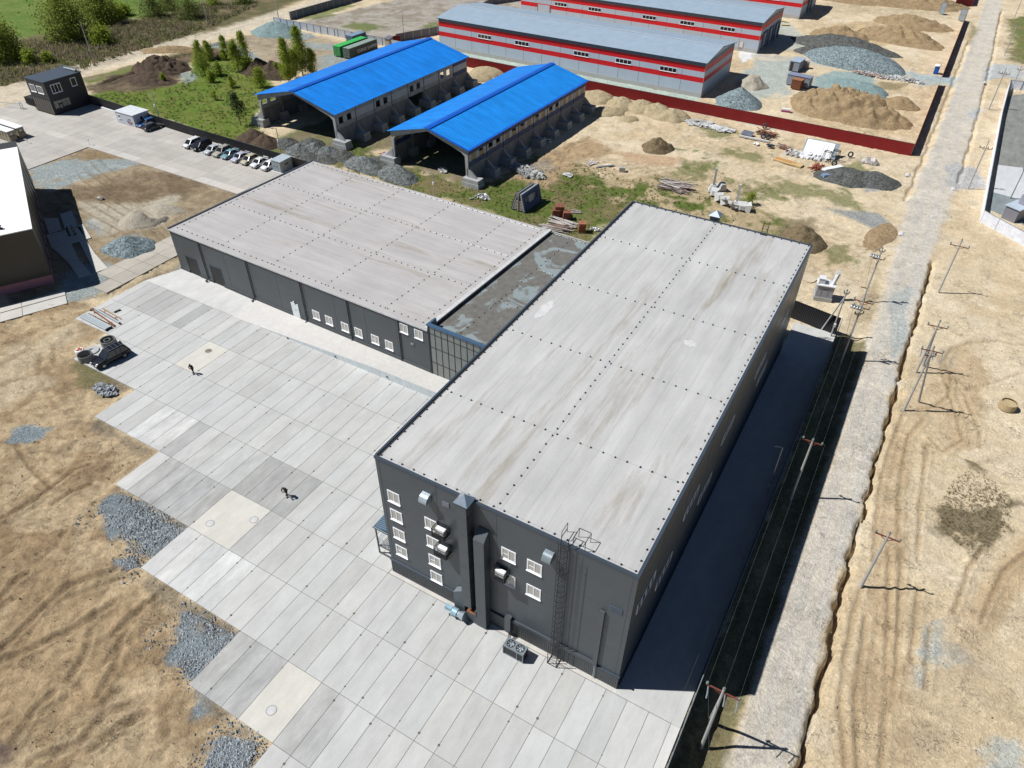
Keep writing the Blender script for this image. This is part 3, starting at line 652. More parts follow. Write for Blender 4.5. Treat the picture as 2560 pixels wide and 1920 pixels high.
# sloping loading platform along the low hall
def dz(x): return max(.02, min(1.22, (x+69.5)*.049))
rm = MB(); xs = [-72.5,-70.5,-66,-62,-58,-54,-50,-46,-42,-38,-30,-24.55]
for a, b in zip(xs, xs[1:]):
    ya = lambda x: 23.95-.006*(x+62); yh = lambda x: 29.57-(x+90.1)*math.tan(R(2.4))+.05
    hb = lambda x: .012*(x+90.1)
    f0 = (a,ya(a),dz(a)); f1 = (b,ya(b),dz(b)); g0 = (a,yh(a),hb(a)); g1 = (b,yh(b),hb(b))
    rm.poly([f0,f1,g1,g0]); rm.poly([(a,ya(a),-.3),(b,ya(b),-.3),f1,f0], 1)
rm.poly([(xs[0],ya(xs[0]),-.3),(xs[0],ya(xs[0]),dz(xs[0])),(xs[0],yh(xs[0]),hb(xs[0])),(xs[0],yh(xs[0]),-.3)],1)
for x in (-61.5,-52.6,-43.6): rm.ob((x,ya(x)-.06,dz(x)*.45), (.16,.14,.16), 0, 2)
tag(rm.build('loading_platform', [mat('platform_top', A(234,231,226), .85, var=.1, bump=.05), mat('platform_face', (.56,.60,.61,1), .85, var=.15, stretch=(1,1,.3)), MT['black_metal']]), kind='structure')
# ------------------------------------------------------------------ roofs
def roof_mat(name, col, axis, seam=2.0, st=.16, stain=A(150,138,112)):
    """felt roof: lengthwise streaks, lap seams, a few dried puddle stains"""
    m, n, l, p = newmat(name); p.inputs['Roughness'].default_value = .8; p.inputs['Specular IOR Level'].default_value = .3
    tc = N(n,'ShaderNodeTexCoord')
    sc = (1.1,.13,1) if axis == 1 else (.13,1.1,1)
    mp = N(n,'ShaderNodeMapping'); mp.inputs['Scale'].default_value = sc; l.new(tc.outputs['Object'], mp.inputs[0])
    def noi(src, s, d, r=.65):
        x = N(n,'ShaderNodeTexNoise'); x.inputs['Scale'].default_value = s; x.inputs['Detail'].default_value = d; x.inputs['Roughness'].default_value = r; l.new(src, x.inputs[0]); return x.outputs[0]
    def mr(i, a, b, lo=.3, hi=.7):
        x = N(n,'ShaderNodeMapRange'); x.inputs[1].default_value = lo; x.inputs[2].default_value = hi; x.inputs[3].default_value = a; x.inputs[4].default_value = b; l.new(i, x.inputs[0]); return x.outputs[0]
    def mul(a, b):
        x = N(n,'ShaderNodeMath', operation='MULTIPLY'); l.new(a, x.inputs[0]); l.new(b, x.inputs[1]); return x.outputs[0]
    v = mul(mul(mr(noi(mp.outputs[0], .55, 7), 1-st, 1+st*.5), mr(noi(tc.outputs['Object'], .16, 5), .93, 1.05)), mr(noi(tc.outputs['Object'], 5, 5), .96, 1.04))
    sp = N(n,'ShaderNodeSeparateXYZ'); l.new(tc.outputs['Object'], sp.inputs[0])
    wob = N(n,'ShaderNodeMath', operation='MULTIPLY_ADD'); l.new(noi(tc.outputs['Object'], .3, 2), wob.inputs[0]); wob.inputs[1].default_value = .12; l.new(sp.outputs[0 if axis == 1 else 1], wob.inputs[2])
    md = N(n,'ShaderNodeMath', operation='PINGPONG'); l.new(wob.outputs[0], md.inputs[0]); md.inputs[1].default_value = seam/2
    v = mul(v, mr(md.outputs[0], .91, 1., .03, .09))
    vm = N(n,'ShaderNodeVectorMath', operation='SCALE'); vm.inputs[0].default_value = col[:3]; l.new(v, vm.inputs['Scale'])
    sn = mr(noi(mp.outputs[0], .28, 6, .7), 0, .7, .55, .72)
    mx = N(n,'ShaderNodeMix', data_type='RGBA'); l.new(sn, mx.inputs['Factor']); l.new(vm.outputs[0], mx.inputs['A']); mx.inputs['B'].default_value = stain
    l.new(mx.outputs['Result'], p.inputs['Base Color'])
    b = N(n,'ShaderNodeBump'); b.inputs['Strength'].default_value = .25; b.inputs['Distance'].default_value = .05; l.new(md.outputs[0], b.inputs['Height']); l.new(b.outputs[0], p.inputs['Normal'])
    return m
MT['roofA'] = roof_mat('roof_felt', A(217,216,214), 1, st=.19)
MT['roofB'] = roof_mat('roof_felt_cross', A(208,204,202), 0)
def clips(parent, lines, sp, z, keep, mb_wire):
    """lightning conductor: small black feet carrying a thin wire"""
    P = []
    for a, b in lines:
        a = Vector(a); b = Vector(b); L = (b-a).length; k = max(1, round(L/sp))
        for i in range(k+1):
            q = a+(b-a)*((i+random.uniform(-.08,.08)*(0 < i < k))/k)
            if all((q-o).length > .3 for o in P): P.append(q)
        mb_wire.tube((a.x,a.y,z+.09),(b.x,b.y,z+.09),.005,n=4)
    proto = MB(); proto.lathe((0,0,0), [(0,.0),(.095,0),(.085,.05),(.045,.08),(.03,.14),(0,.15)], 8); proto.ob((.04,0,.11),(.10,.05,.04))
    P.sort(key=lambda q: (parent.matrix_world @ Vector((q.x,q.y,z))-Vector(CP)).length if False else (q-Vector((0,-30))).length)
    first = None
    for q in P[:100]:
        if first is None:
            first = proto.build('conductor_clip', MT['black_metal'], parent); o = first
        else:
            o = first.copy(); COL.objects.link(o); o.parent = parent
        o.location = (q.x,q.y,z); o.rotation_euler.z = random.uniform(0,6.28)
    if len(P) > 100:
        rest = MB()
        for q in P[100:]:
            c = MB(); c.add(proto).xf(Matrix.Translation((q.x,q.y,z)) @ Matrix.Rotation(random.uniform(0,6.28),4,'Z')); rest.add(c)
        tag(rest.build('conductor_clip', MT['black_metal'], parent), kind='stuff')
    return P
def win(parent, x, z, w, h, loc=(0,0,0), rz=0, n=2, out=.05, fw=.13, pane='pane', trans=False, frame='white_frame', name='window', sill=True):
    """casement in a wall facing local -y"""
    M = Matrix.Translation(loc) @ Matrix.Rotation(rz,4,'Z')
    f = MB(); d = out
    f.box(x,x+w,-d,.02,z,z+fw); f.box(x,x+w,-d,.02,z+h-fw,z+h)
    f.box(x,x+fw,-d,.02,z+fw,z+h-fw); f.box(x+w-fw,x+w,-d,.02,z+fw,z+h-fw)
    for i in range(1,n):
        q = x+w*i/n; f.box(q-.045,q+.045,-d+.012,.02,z+fw,z+h-fw)
    if trans: f.box(x+fw,x+w/n-.045,-d+.016,.02,z+h*.45,z+h*.45+.05)
    if sill: f.box(x-.04,x+w+.04,-d-.1,-d,z-.04,z+.02)
    fo = f.xf(M).build(name, MT[frame], parent)
    p = MB(); p.box(x+fw,x+w-fw,-.012,.015,z+fw,z+h-fw)
    p.xf(M).build('pane', MT[pane], fo)
    return fo

# ------------------------------------------------------------------ tall hall
W, L, H = 24.51, 57.38, 16.44
hall = thing('tall_hall', 'tall dark grey hall with pale flat roof and side ducts, the largest building', 'hall')
b = MB(); b.box(-W,0,0,L,-.3,H-.05); 
for x in (-24.15,-18.16,-12.22,-.4): b.box(x-.025,x+.025,-.012,0,2,H-.3, 1)
for y in (6,12,18,24,30,36,42,48,54): b.box(0,.012,y-.012,y+.012,.6,H-.3,1)
for z in (2.9,5.6,8.3,11,13.7):
    b.box(-W,0,-.004,0,z-.008,z+.008,1); b.box(0,.005,0,L,z-.01,z+.01,1)
b.build('wall', [MT['dark_panel'], MT['dark_trim']], hall)
b = MB(); b.box(-W+.12,-.12,.12,L-.12,H-.06,H-.02); roofA = b.build('roof', MT['roofA'], hall)
b = MB()
b.box(-W-.06,.06,-.06,.16,H-.25,H+.05); b.box(-W-.06,.06,L-.2,L+.06,H-.25,H+.08)
b.box(-.2,.06,.16,L-.2,H-.2,H+.06); b.box(-W-.06,-W+.16,.16,L-.2,H-.25,H+.10); 
b.build('parapet_cap', MT['dark_trim'], hall)
b = MB(); b.box(-W+.2,-W+.36,.2,L-.3,H-.02,H+.02); b.build('gutter', MT['black_metal'], hall)
lines = [((-24.06,.4),(-24.06,57)),((-.42,.4),(-.42,57)),((-12.42,.9),(-12.42,56.6)),((-24.06,.4),(-.42,.4)),((-24.06,57),(-.42,57))]+[((-23.5,y),(-.8,y)) for y in (10.4,22.2,34.0,45.9)]
wr = MB(); clips(roofA, [(Vector(a),Vector(c)) for a,c in lines], 1.14, H-.02, 100, wr); wr.build('conductor_wire', MT['zinc'], roofA)
pm = mat('roof_patch', A(232,231,230), .8, var=.15)
b = MB()
for cx, cy, rx, ry in ((-6.4,29.6,.9,.6),(-22.4,27.5,.7,2.4)):
    k = [(cx+rx*random.uniform(.5,1.1)*math.cos(t),cy+ry*random.uniform(.5,1.1)*math.sin(t)) for t in np.linspace(0,6.1,22)]
    b.prism(k, H-.03, H-.014)
b.build('bleached_patch', pm, roofA)
def rib(mb, x0, x1, y, z0, z1, st=.2, d=.03, mi=0):
    x = x0
    while x < x1-.02:
        e = min(x+st*.5, x1); mb.box(x, e, y-d, y, z0, z1, mi); x += st
b = MB(); b.box(-W-.03,.0,-.07,-.02,-.2,1.98); rib(b,-W,-.02,-.07,-.2,1.93); b.box(-W-.08,.08,-.16,0,1.98,2.06,1)
rb = MB(); rib(rb,0,L,0,-.3,.6); rb.xf(Matrix.Translation((.04,0,0)) @ Matrix.Rotation(R(90),4,'Z')); b.add(rb); b.box(0,.1,0,L,.6,.66,1)
b.build('ribbed_plinth', [MT['dark_rib'], MT['dark_trim']], hall)
for x, zs in ((-23.64,(11.23,8.70,6.0,3.42)),(-19.68,(9.92,7.36,4.62,2.07))):
    for z in zs: win(hall, x, z, 1.34, 1.45, trans=(z in (3.42,4.62)))
for x, z in ((-11.76,10.9),(-11.76,7.48),(-9.3,10.92),(-9.28,7.5)): win(hall, x, z, 1.40, 1.45, trans=z > 10)
for y0, z0 in ((1.5,9.5),(7.05,5.7),(12.6,9.5),(18.5,5.75),(23.9,9.5),(36.2,9.5),(40.0,5.7),(48.0,8.8)):
    win(hall, y0, z0, 3.95, 1.35, loc=(0,0,0), rz=R(90), n=4, pane='dark_glass', fw=.07, sill=False)
# fresh-air ducts on the front wall
b = MB(); b.box(-15.42,-14.48,-1.0,-.02,2.3,16.6)
for z in (4,6.2,8.4,10.6,12.8,15): b.box(-15.45,-14.45,-1.03,-.02,z-.03,z+.03)
b.box(-16.6,-15.42,-.7,-.06,.02,3.1); b.poly([(-16.6,-.7,3.1),(-15.42,-.72,3.1),(-15.42,-.72,4.1)]); b.poly([(-16.6,-.06,3.1),(-15.42,-.06,3.1),(-15.42,-.06,4.1)]); b.poly([(-16.6,-.7,3.1),(-16.6,-.06,3.1),(-15.42,-.06,4.1),(-15.42,-.72,4.1)],1)
d1 = b.build('exhaust_duct', [MT['dark_panel'], MT['zinc']], hall)
def pyramid(mb, cx, cy, hx, hy, z0, z1, mi=0):
    c = [(cx-hx,cy-hy,z0),(cx+hx,cy-hy,z0),(cx+hx,cy+hy,z0),(cx-hx,cy+hy,z0)]
    for i in range(4): mb.poly([c[i], c[(i+1)%4], (cx,cy,z1)], mi)
    mb.poly(c[::-1], mi)
b = MB(); pyramid(b,-14.95,-.45,.68,.68,16.72,17.45); 
for sx in (-1,1):
    for sy in (-1,1): b.box(-14.95+sx*.4-.03,-14.95+sx*.4+.03,-.45+sy*.4-.03,-.45+sy*.4+.03,16.5,16.74)
b.build('duct_cap', MT['zinc'], d1)
b = MB(); b.box(-13.95,-12.92,-.95,-.06,.0,12.9); b.box(-15.1,-13.95,-.92,-.12,.0,1.35)
b.poly([(-13.95,-.95,12.9),(-12.92,-.95,12.9),(-12.92,-.06,13.7),(-13.95,-.06,13.7)]); b.poly([(-13.95,-.95,12.9),(-13.95,-.06,13.7),(-13.95,-.06,12.9)]); b.poly([(-12.92,-.95,12.9),(-12.92,-.06,12.9),(-12.92,-.06,13.7)])
b.box(-14.1,-13.95,-1.0,-.06,1.3,2.2)
b.box(-15.1,-13.97,-.9,-.14,1.35,1.37,1)
b.build('intake_duct', [MT['dark_panel'], MT['rust']], hall)
for x, z in ((-19.55,13.95),(-7.69,13.9)):
    b = MB(); n = 8
    pr = [(0,z+.85)]+[(-.15-.62*math.sin(t),z+.15+.68*math.cos(t)) for t in np.linspace(0,1.35,n)]+[(-.72,z+.1),(0,z)]
    for i in range(len(pr)-1):
        p, q = pr[i], pr[i+1]; b.poly([(x,p[0],p[1]),(x+.8,p[0],p[1]),(x+.8,q[0],q[1]),(x,q[0],q[1])])
    b.poly([(x,p[0],p[1]) for p in pr]); b.poly([(x+.8,p[0],p[1]) for p in pr][::-1])
    b.build('vent_hood', mat('hood_metal', (.34,.39,.44,1), .35, .3, .1) if z > 13.92 else MT['grey_metal'], hall, smooth=False)
for x, z, w_, h_ in ((-17.55,14.12,.72,.66),(-1.84,10.9,1.14,.75)):
    b = MB(); b.box(x,x+w_,-.02,0,z,z+h_)
    k = z+.05
    while k < z+h_-.04: b.ob((x+w_/2,-.04,k),(w_-.06,.05,.015),0,0,rx=.6); k += .07
    b.build('louvre', MT['dark_trim'], hall)
# caged roof ladder
b = MB(); lx = -5.95
for s in (-.3,.3): b.bar((lx+s,-.35,.05),(lx+s,-.35,17.5),.06,.05); b.bar((lx+s,-.35,17.5),(lx+s,.55,17.5),.05)
k = .4
while k < 16.6: b.tube((lx-.3,-.35,k),(lx+.3,-.35,k),.018,n=5); k += .33
for k in (1.2,4,7,10,13,16): 
    for s in (-.3,.3): b.bar((lx+s,-.35,k),(lx+s,0,k),.04)
ld_ = b.build('ladder', MT['black_metal'], hall)
b = MB(); pts = [(-.3,-.35)]+[(-.42*math.cos(t),-.55-.42*math.sin(t)) for t in np.linspace(.0,math.pi,9)]+[(.3,-.35)]
k = 2.4
while k < 17.4:
    b.path([(lx+p[0],p[1],k) for p in pts], .017, 5); k += .75
for p in pts[1:-1:2]: b.bar((lx+p[0],p[1],2.4),(lx+p[0],p[1],17.4),.03,.012)
for s in (-.45,.45):
    b.bar((lx+s,-1.0,.05),(lx+s,-1.0,2.5),.05); b.bar((lx+s,-1.0,.08),(lx+s,-.1,.08),.05)
b.bar((lx-.45,-1.,.08),(lx+.45,-1.,.08),.05)
for k in (.6,1.1,1.6,2.1): b.bar((lx-.45,-1,k),(lx+.45,-1,k),.025)
b.build('safety_cage', MT['black_metal'], ld_)
b = MB()
for x in (lx-.5,lx+.5,lx+1.5): b.bar((x,.1,16.4),(x,.1,17.5),.04); b.bar((x,.1,17.5),(x,1.1,17.5),.04); b.bar((x,1.1,17.5),(x,1.1,16.4),.04)
b.bar((lx+.5,.1,17.5),(lx+1.5,.1,17.5),.04); b.bar((lx+.5,1.1,17.5),(lx+1.5,1.1,17.5),.04)
b.build('roof_railing', MT['black_metal'], hall)
b = MB(); fx = -6.15
for s in (-.32,.32): b.bar((fx+s,57.6,15),(fx+s,57.6,18.1),.06); b.bar((fx+s,57.6,17.9),(fx+s,57.0,17.0),.05)
for k in (16.6,17,17.4,17.8): b.bar((fx-.32,57.6,k),(fx+.32,57.6,k),.03)
b.box(fx-.45,fx+.45,56.9,57.5,16.45,16.5); b.build('rear_ladder', MT['black_metal'], hall)
b = MB(); b.box(-13.45,-12.3,57.4,58.4,2,17.0)
for z in (16.7,16.85): b.box(-13.5,-12.25,57.36,58.45,z,z+.03)
rd_ = b.build('rear_duct', MT['dark_panel'], hall); b = MB(); pyramid(b,-12.87,57.9,.78,.75,17.2,17.8); b.build('duct_cap', MT['zinc'], rd_)
b = MB(); b.box(-2.5,-2.08,-.22,-.02,2.05,10.4); b.box(-11.0,-2.5,-.2,-.02,2.07,2.5); b.box(-11.2,-10.6,-.45,-.02,.5,2.9); b.build('cable_trunking', MT['dark_panel'], hall)
b = MB()
for k in range(4): b.path([(-10.75+k*.09,-.4,.9),(-10.6+k*.09,-.9,.12),(-9.7+k*.08,-1.2,.15)], .03, 5)
b.build('coolant_pipe', MT['black_metal'], hall)
b = MB(); b.path([(-2.3,-.16,2),(-2.25,-.2,1),(-2.3,-.22,.2)], .025, 5); b.path([(-2.2,-.16,2),(-2.12,-.2,.9),(-2.2,-.22,.2)], .02, 5); b.build('drain_pipe', MT['zinc'], hall)
# side porch with steps
por = MB(); por.poly([(-27.2,.9,4.25),(-24.45,.9,4.75),(-24.45,4.6,4.75),(-27.2,4.6,4.25)]); por.box(-27.25,-24.5,.85,.93,4.1,4.3)
po = por.build('porch', wave_mat('porch_sheet', (.06,.11,.16,1), 1, .22, .3), hall)
b = MB()
for x, y in ((-27.05,1.05),(-27.05,4.45),(-25,1.05)): b.bar((x,y,-.1),(x,y,4.3),.12)
b.bar((-27.05,1.05,4.2),(-25,1.05,4.2),.1); b.bar((-27.05,1.05,.1),(-24.6,1.05,.1),.14); b.bar((-27.05,1.05,1.25),(-24.6,1.05,1.25),.1)
b.build('porch_post', MT['dark_rib'], po)
b = MB()
for z in (1.6,1.85,2.1,2.35): b.bar((-27,1.1,z),(-24.7,1.1,z),.03); b.bar((-27,1.1,z),(-27,4.4,z),.03)
for x in (-26.4,-25.8,-25.2): b.bar((x,1.1,1.25),(x,1.1,2.4),.04)
b.build('porch_railing', MT['zinc'], po)
b = MB(); b.box(-27,-24.6,1.1,4.4,1.15,1.25)
for k in range(5): b.box(-26.9,-24.7,4.4+k*.3,4.7+k*.3,.9-k*.22,1.0-k*.22)
b.build('porch_step', MT['concrete'], po)
# caged air conditioners
def ac(label, x, z):
    t = thing('air_conditioner', label, 'air conditioner', (x,-.02,z), 0, 'caged air conditioners on the tall hall')
    b = MB(); b.box(-.45,.45,-.62,-.22,.15,.85); b.build('unit', MT['white_plastic'], t)
    b = MB(); x0, x1, y0, y1, z0, z1 = -.62,.62,-.95,0,0,1.05
    for X_ in (x0,x1):
        for Y_ in (y0,y1): b.bar((X_,Y_,z0),(X_,Y_,z1),.04)
    for z_ in (z0,z1):
        b.bar((x0,y0,z_),(x1,y0,z_),.04); b.bar((x0,y1,z_),(x1,y1,z_),.04); b.bar((x0,y0,z_),(x0,y1,z_),.04); b.bar((x1,y0,z_),(x1,y1,z_),.04)
    k = x0+.1
    while k < x1: b.bar((k,y0,z0),(k,y0,z1),.022); k += .085
    k = y0+.08
    while k < y1: b.bar((x1,k,z0),(x1,k,z1),.022); b.bar((x0,k,z0),(x0,k,z1),.022); k += .085
    b.bar((x0,y0,z0),(x0,y1,-.5),.04); b.bar((x1,y0,z0),(x1,y1,-.5),.04); b.box(x0,x1,y0,y1,-.02,0.01)
    b.build('cage', MT['black_metal'], t)
ac('upper of the two caged white air conditioners left of the wall ducts', -17.65, 10.55)
ac('lower of the two caged white air conditioners left of the wall ducts', -17.6, 7.95)
ac('caged white air conditioner on the wall right of the ducts, over an open window', -11.6, 8.75)
t = thing('condenser_unit', 'grey condenser box with two fans on top standing before the tall hall', 'condenser', (-9.33,-1.67,0))
b = MB(); b.box(-1.05,1.05,-.48,.48,0,.08); b.box(-1.05,1.05,-.48,.48,1.2,1.36)
for x in (-1.02,-.2+.6,1.02):
    for y in (-.46,.46): b.box(x-.04,x+.04,y-.04,y+.04,.08,1.2)
b.build('casing', MT['grey_metal'], t)
b = MB(); b.box(-1.0,1.0,-.44,.44,.08,1.2); b.build('coil', MT['black_metal'], t)
for x in (-.48,.48):
    b = MB(); b.lathe((x,0,1.362),[(0,0),(.38,0),(.40,.03),(.36,.03),(.36,.004)],24,0)
    f = b.build('fan_ring', MT['black_metal'], t)
    b = MB()
    for k in range(6):
        a = k*math.pi/3; b.poly([(x+.06*math.cos(a),.06*math.sin(a),1.372),(x+.34*math.cos(a-.3),.34*math.sin(a-.3),1.368),(x+.34*math.cos(a+.3),.34*math.sin(a+.3),1.40),(x+.08*math.cos(a+.5),.08*math.sin(a+.5),1.385)])
    b.lathe((x,0,1.37),[(.09,0),(.09,.03),(0,.03)],10); b.build('fan_blade', MT['zinc'], f)
t = thing('duct_fan', 'pale blue centrifugal fan on a frame at the foot of the wall ducts', 'fan', (-16.25,-1.0,0))
lb = mat('pale_blue_paint', A(170,205,222), .4, .1)
b = MB(); b.tube((-.25,-.2,.75),(.35,-.2,.75),.42,n=18); b.box(-1.0,-.25,-.42,.0,.75,1.2); b.build('housing', lb, t)
b = MB()
for x in (-.5,.3):
    for y in (-.45,.05): b.bar((x,y,0),(x,y,.4),.05)
b.bar((-.5,-.45,.4),(.3,-.45,.4),.05); b.bar((-.5,.05,.4),(.3,.05,.4),.05); b.build('frame', MT['black_metal'], t)
b = MB(); b.tube((.35,-.2,.75),(.55,-.2,.75),.33,n=16); b.tube((.55,-.2,.75),(1.12,-.2,.8),.33,.5,n=16); b.build('sleeve', MT['zinc'], t)

# ------------------------------------------------------------------ low hall + glazed link
ang = -R(2.4)
low = thing('low_hall', 'long low dark grey hall with pale flat roof behind the slab yard', 'hall', (-90.1,29.57,0), ang)
LW, LD, LH = 51.15, 31.4, 7.3
def rz_(x): return 7.12+.0098*x
b = MB(); b.grid8([(0,0,-.4),(LW,0,-.4),(LW,LD,-.4),(0,LD,-.4),(0,0,rz_(0)),(LW,0,rz_(LW)),(LW,LD,rz_(LW)),(0,LD,rz_(0))],0)
for x in (12.2,18.05,23.4,29.0,34.6,40.2,45.75): b.box(x-.025,x+.025,-.012,0,.8,rz_(x)-.2,1)
b.build('wall', [MT['dark_panel'], MT['dark_trim']], low)
b = MB(); b.grid8([(.1,-.05,rz_(0)-.02),(LW,-.05,rz_(LW)-.02),(LW,LD+.1,rz_(LW)-.02),(.1,LD+.1,rz_(0)-.02),(.1,-.05,rz_(0)+.06),(LW,-.05,rz_(LW)+.06),(LW,LD+.1,rz_(LW)+.06),(.1,LD+.1,rz_(0)+.06)],0)
roofB = b.build('roof', MT['roofB'], low); roofB.rotation_euler.y = 0
b = MB(); b.bar((0,-.12,rz_(0)-.06),(LW,-.12,rz_(LW)-.06),.10,.26); b.build('roof_edge_trim', mat('pale_trim', A(226,226,226), .5), low)
b = MB(); b.bar((0,-.08,rz_(0)-.28),(LW,-.08,rz_(LW)-.28),.08,.16); b.build('gutter', MT['black_metal'], low)
b = MB(); b.box(-.16,.14,-.1,LD+.1,rz_(0)-.35,rz_(0)+.2); b.build('parapet_cap', MT['dark_trim'], low)
b = MB(); b.bar((LW-.2,-.05,rz_(LW)+.16),(LW-.2,LD,rz_(LW)+.16),.55,.22); b.build('flashing_strip', bpy.data.materials['pale_trim'], low)
lines = [((1,.9),(49.7,.9)),((1,30.7),(49.7,30.7)),((1,11.2),(49.7,11.2)),((1,21.1),(49.7,21.1))]+[((x,.9),(x,30.7)) for x in (1.0,11.3,22.0,32.6,43.4,49.7)]
wr = MB(); roofB.matrix_parent_inverse = Matrix.Identity(4)
PP = []
clips(roofB, [(Vector(a),Vector(c)) for a,c in lines], 1.2, 7.40, 100, wr); wr.build('conductor_wire', MT['zinc'], roofB)
# follow the slight fall of the roof
for o in roofB.children:
    if o.name.startswith('conductor_clip') and not o.get('kind'): o.location.z = rz_(o.location.x)+.06
    else:
        for v in o.data.vertices: v.co.z += rz_(v.co.x)-7.34
for i, x in enumerate((6.8,17.35,28.4,37.25,46.25)):
    b = MB(); b.tube((x,-.12,.55),(x,-.12,rz_(x)-.25),.075,n=8); b.tube((x,-.12,.55),(x,-.5,.28),.075,n=8); b.ob((x,-.55,.2),(.28,.28,.2)); b.build('downpipe', MT['black_metal'], low)
for x0, x1 in ((0,2.35),(4.75,8.05),(10.45,25.5),(27.1,51.1)):
    b = MB(); b.grid8([(x0,-.1,-.3),(x1,-.1,-.3),(x1,0,-.3),(x0,0,-.3),(x0,-.1,.45+.012*x0),(x1,-.1,.45+.012*x1),(x1,0,.45+.012*x1),(x0,0,.45+.012*x0)],0); rib(b,x0,x1,-.1,-.3,.38+.012*x0,.25,.02)
    b.build('ribbed_plinth', MT['dark_rib'], low)
def gate(x0, x1, z0, z1):
    b = MB(); b.box(x0,x1,-.06,-.005,z1-.05,z1+.07); b.box(x0-.05,x0+.05,-.06,-.005,z0,z1); b.box(x1-.05,x1+.05,-.06,-.005,z0,z1); g = b.build('gate', MT['dark_trim'], low)
    b = MB(); b.box(x0+.06,x1-.06,-.03,-.003,z0,z1-.06); b.build('gate_leaf', mat('gate_leaf', (.010,.011,.013,1), .5), g)
gate(2.3,4.75,.0,3.15); gate(8.0,10.5,.1,3.3)
b = MB(); b.box(25.55,27.0,-.07,-.005,.36,2.68); dr = b.build('door', mat('pale_door', (.66,.71,.72,1), .45), low)
b = MB(); b.ob((26.3,-.1,1.6),(.12,.06,.06)); b.build('handle', MT['black_metal'], dr)
b = MB(); b.lathe((26.3,-.12,2.98),[(0,.12),(.1,.1),(.15,0),(.1,-.1),(0,-.12)],12); b.build('wall_lamp', MT['white_plastic'], low, smooth=True)
for i, (x, z) in enumerate(((29.85,1.5),(32.36,1.5),(35.4,1.52),(37.92,1.56),(40.95,1.58),(43.43,1.6),(46.42,5.55),(48.88,5.56))): win(low, x, z, 1.38, 1.42, trans=(i == 4), pane='pane')
b = MB(); b.box(48.1,48.6,-.12,-.01,4.15,4.4); b.build('floodlight', MT['grey_metal'], low)
link = thing('glazed_link', 'glass fronted link with a gravel roof between the low and the tall hall', 'building', (-90.1,29.57,0), ang)
gr = mat('roof_gravel', A(126,124,118), .95, 0, .25, 1.2, .5, 20, fine=.35, fscale=12)
n = gr.node_tree.nodes; l = gr.node_tree.links; pb = n['Principled BSDF']
src = pb.inputs['Base Color'].links[0].from_socket
no = N(n,'ShaderNodeTexNoise'); no.inputs['Scale'].default_value = .17; no.inputs['Detail'].default_value = 5; no.inputs['Roughness'].default_value=.6; no.inputs['Distortion'].default_value = 1.2
tcn = N(n,'ShaderNodeTexCoord'); l.new(tcn.outputs['Object'], no.inputs[0])
rmp = N(n,'ShaderNodeMapRange'); rmp.inputs[1].default_value=.52; rmp.inputs[2].default_value=.57; l.new(no.outputs[0], rmp.inputs[0])
mx = N(n,'ShaderNodeMix', data_type='RGBA'); l.new(rmp.outputs[0], mx.inputs['Factor']); l.new(src, mx.inputs['A']); mx.inputs['B'].default_value = A(158,170,172); l.new(mx.outputs['Result'], pb.inputs['Base Color'])
b = MB(); b.poly([(LW,.3,7.35),(66.4,.3,7.35),(67.6,LD+.3,7.35),(LW,LD+.3,7.35)][:4])
lr = b.build('gravel_roof', gr, link)
b = MB(); b.box(LW+.02,67,.32,LD+.3,-.2,7.3); b.build('wall', MT['dark_panel'], link)
wr = MB(); clips(lr, [(Vector((54.9,.8)),Vector((54.9,31.2))),(Vector((51.7,31.2)),Vector((58.5,31.2))),(Vector((55,20.6)),Vector((60.5,20.6))),(Vector((55,10.8)),Vector((62,10.8)))], 1.3, 7.36, 100, wr); wr.build('conductor_wire', MT['zinc'], lr)
b = MB(); b.bar((LW,LD+.3,7.4),(67.6,LD+.3,7.4),.12,.2); b.build('roof_edge_trim', bpy.data.materials['pale_trim'], link)
b = MB(); b.box(51.1,66.6,-.2,.32,8.38,8.6); b.box(51.1,51.4,.32,1.6,7.4,8.58); b.box(51.2,66.6,.1,.3,7.3,8.4); b.build('parapet_cap', MT['blue_trim'], link)
b = MB(); b.box(51.3,66.5,-.03,.1,.55,8.4); b.build('glazing', MT['tint_glass'], link)
b = MB()
for k in range(15): b.box(52.28+k*.997-.025,52.28+k*.997+.025,-.08,-.03,.5,8.4)
b.box(51.2,51.42,-.12,.3,.3,8.4)
for z in (7.23,5.12,2.67,.62): b.box(51.42,66.5,-.07,-.03,z-.025,z+.025)
b.build('mullion', MT['black_metal'], link)
b = MB(); b.box(53.2,66.5,-.14,-.03,.1,.62); rib(b,53.2,66.5,-.14,.1,.58,.22,.02); b.build('ribbed_plinth', MT['dark_rib'], link)
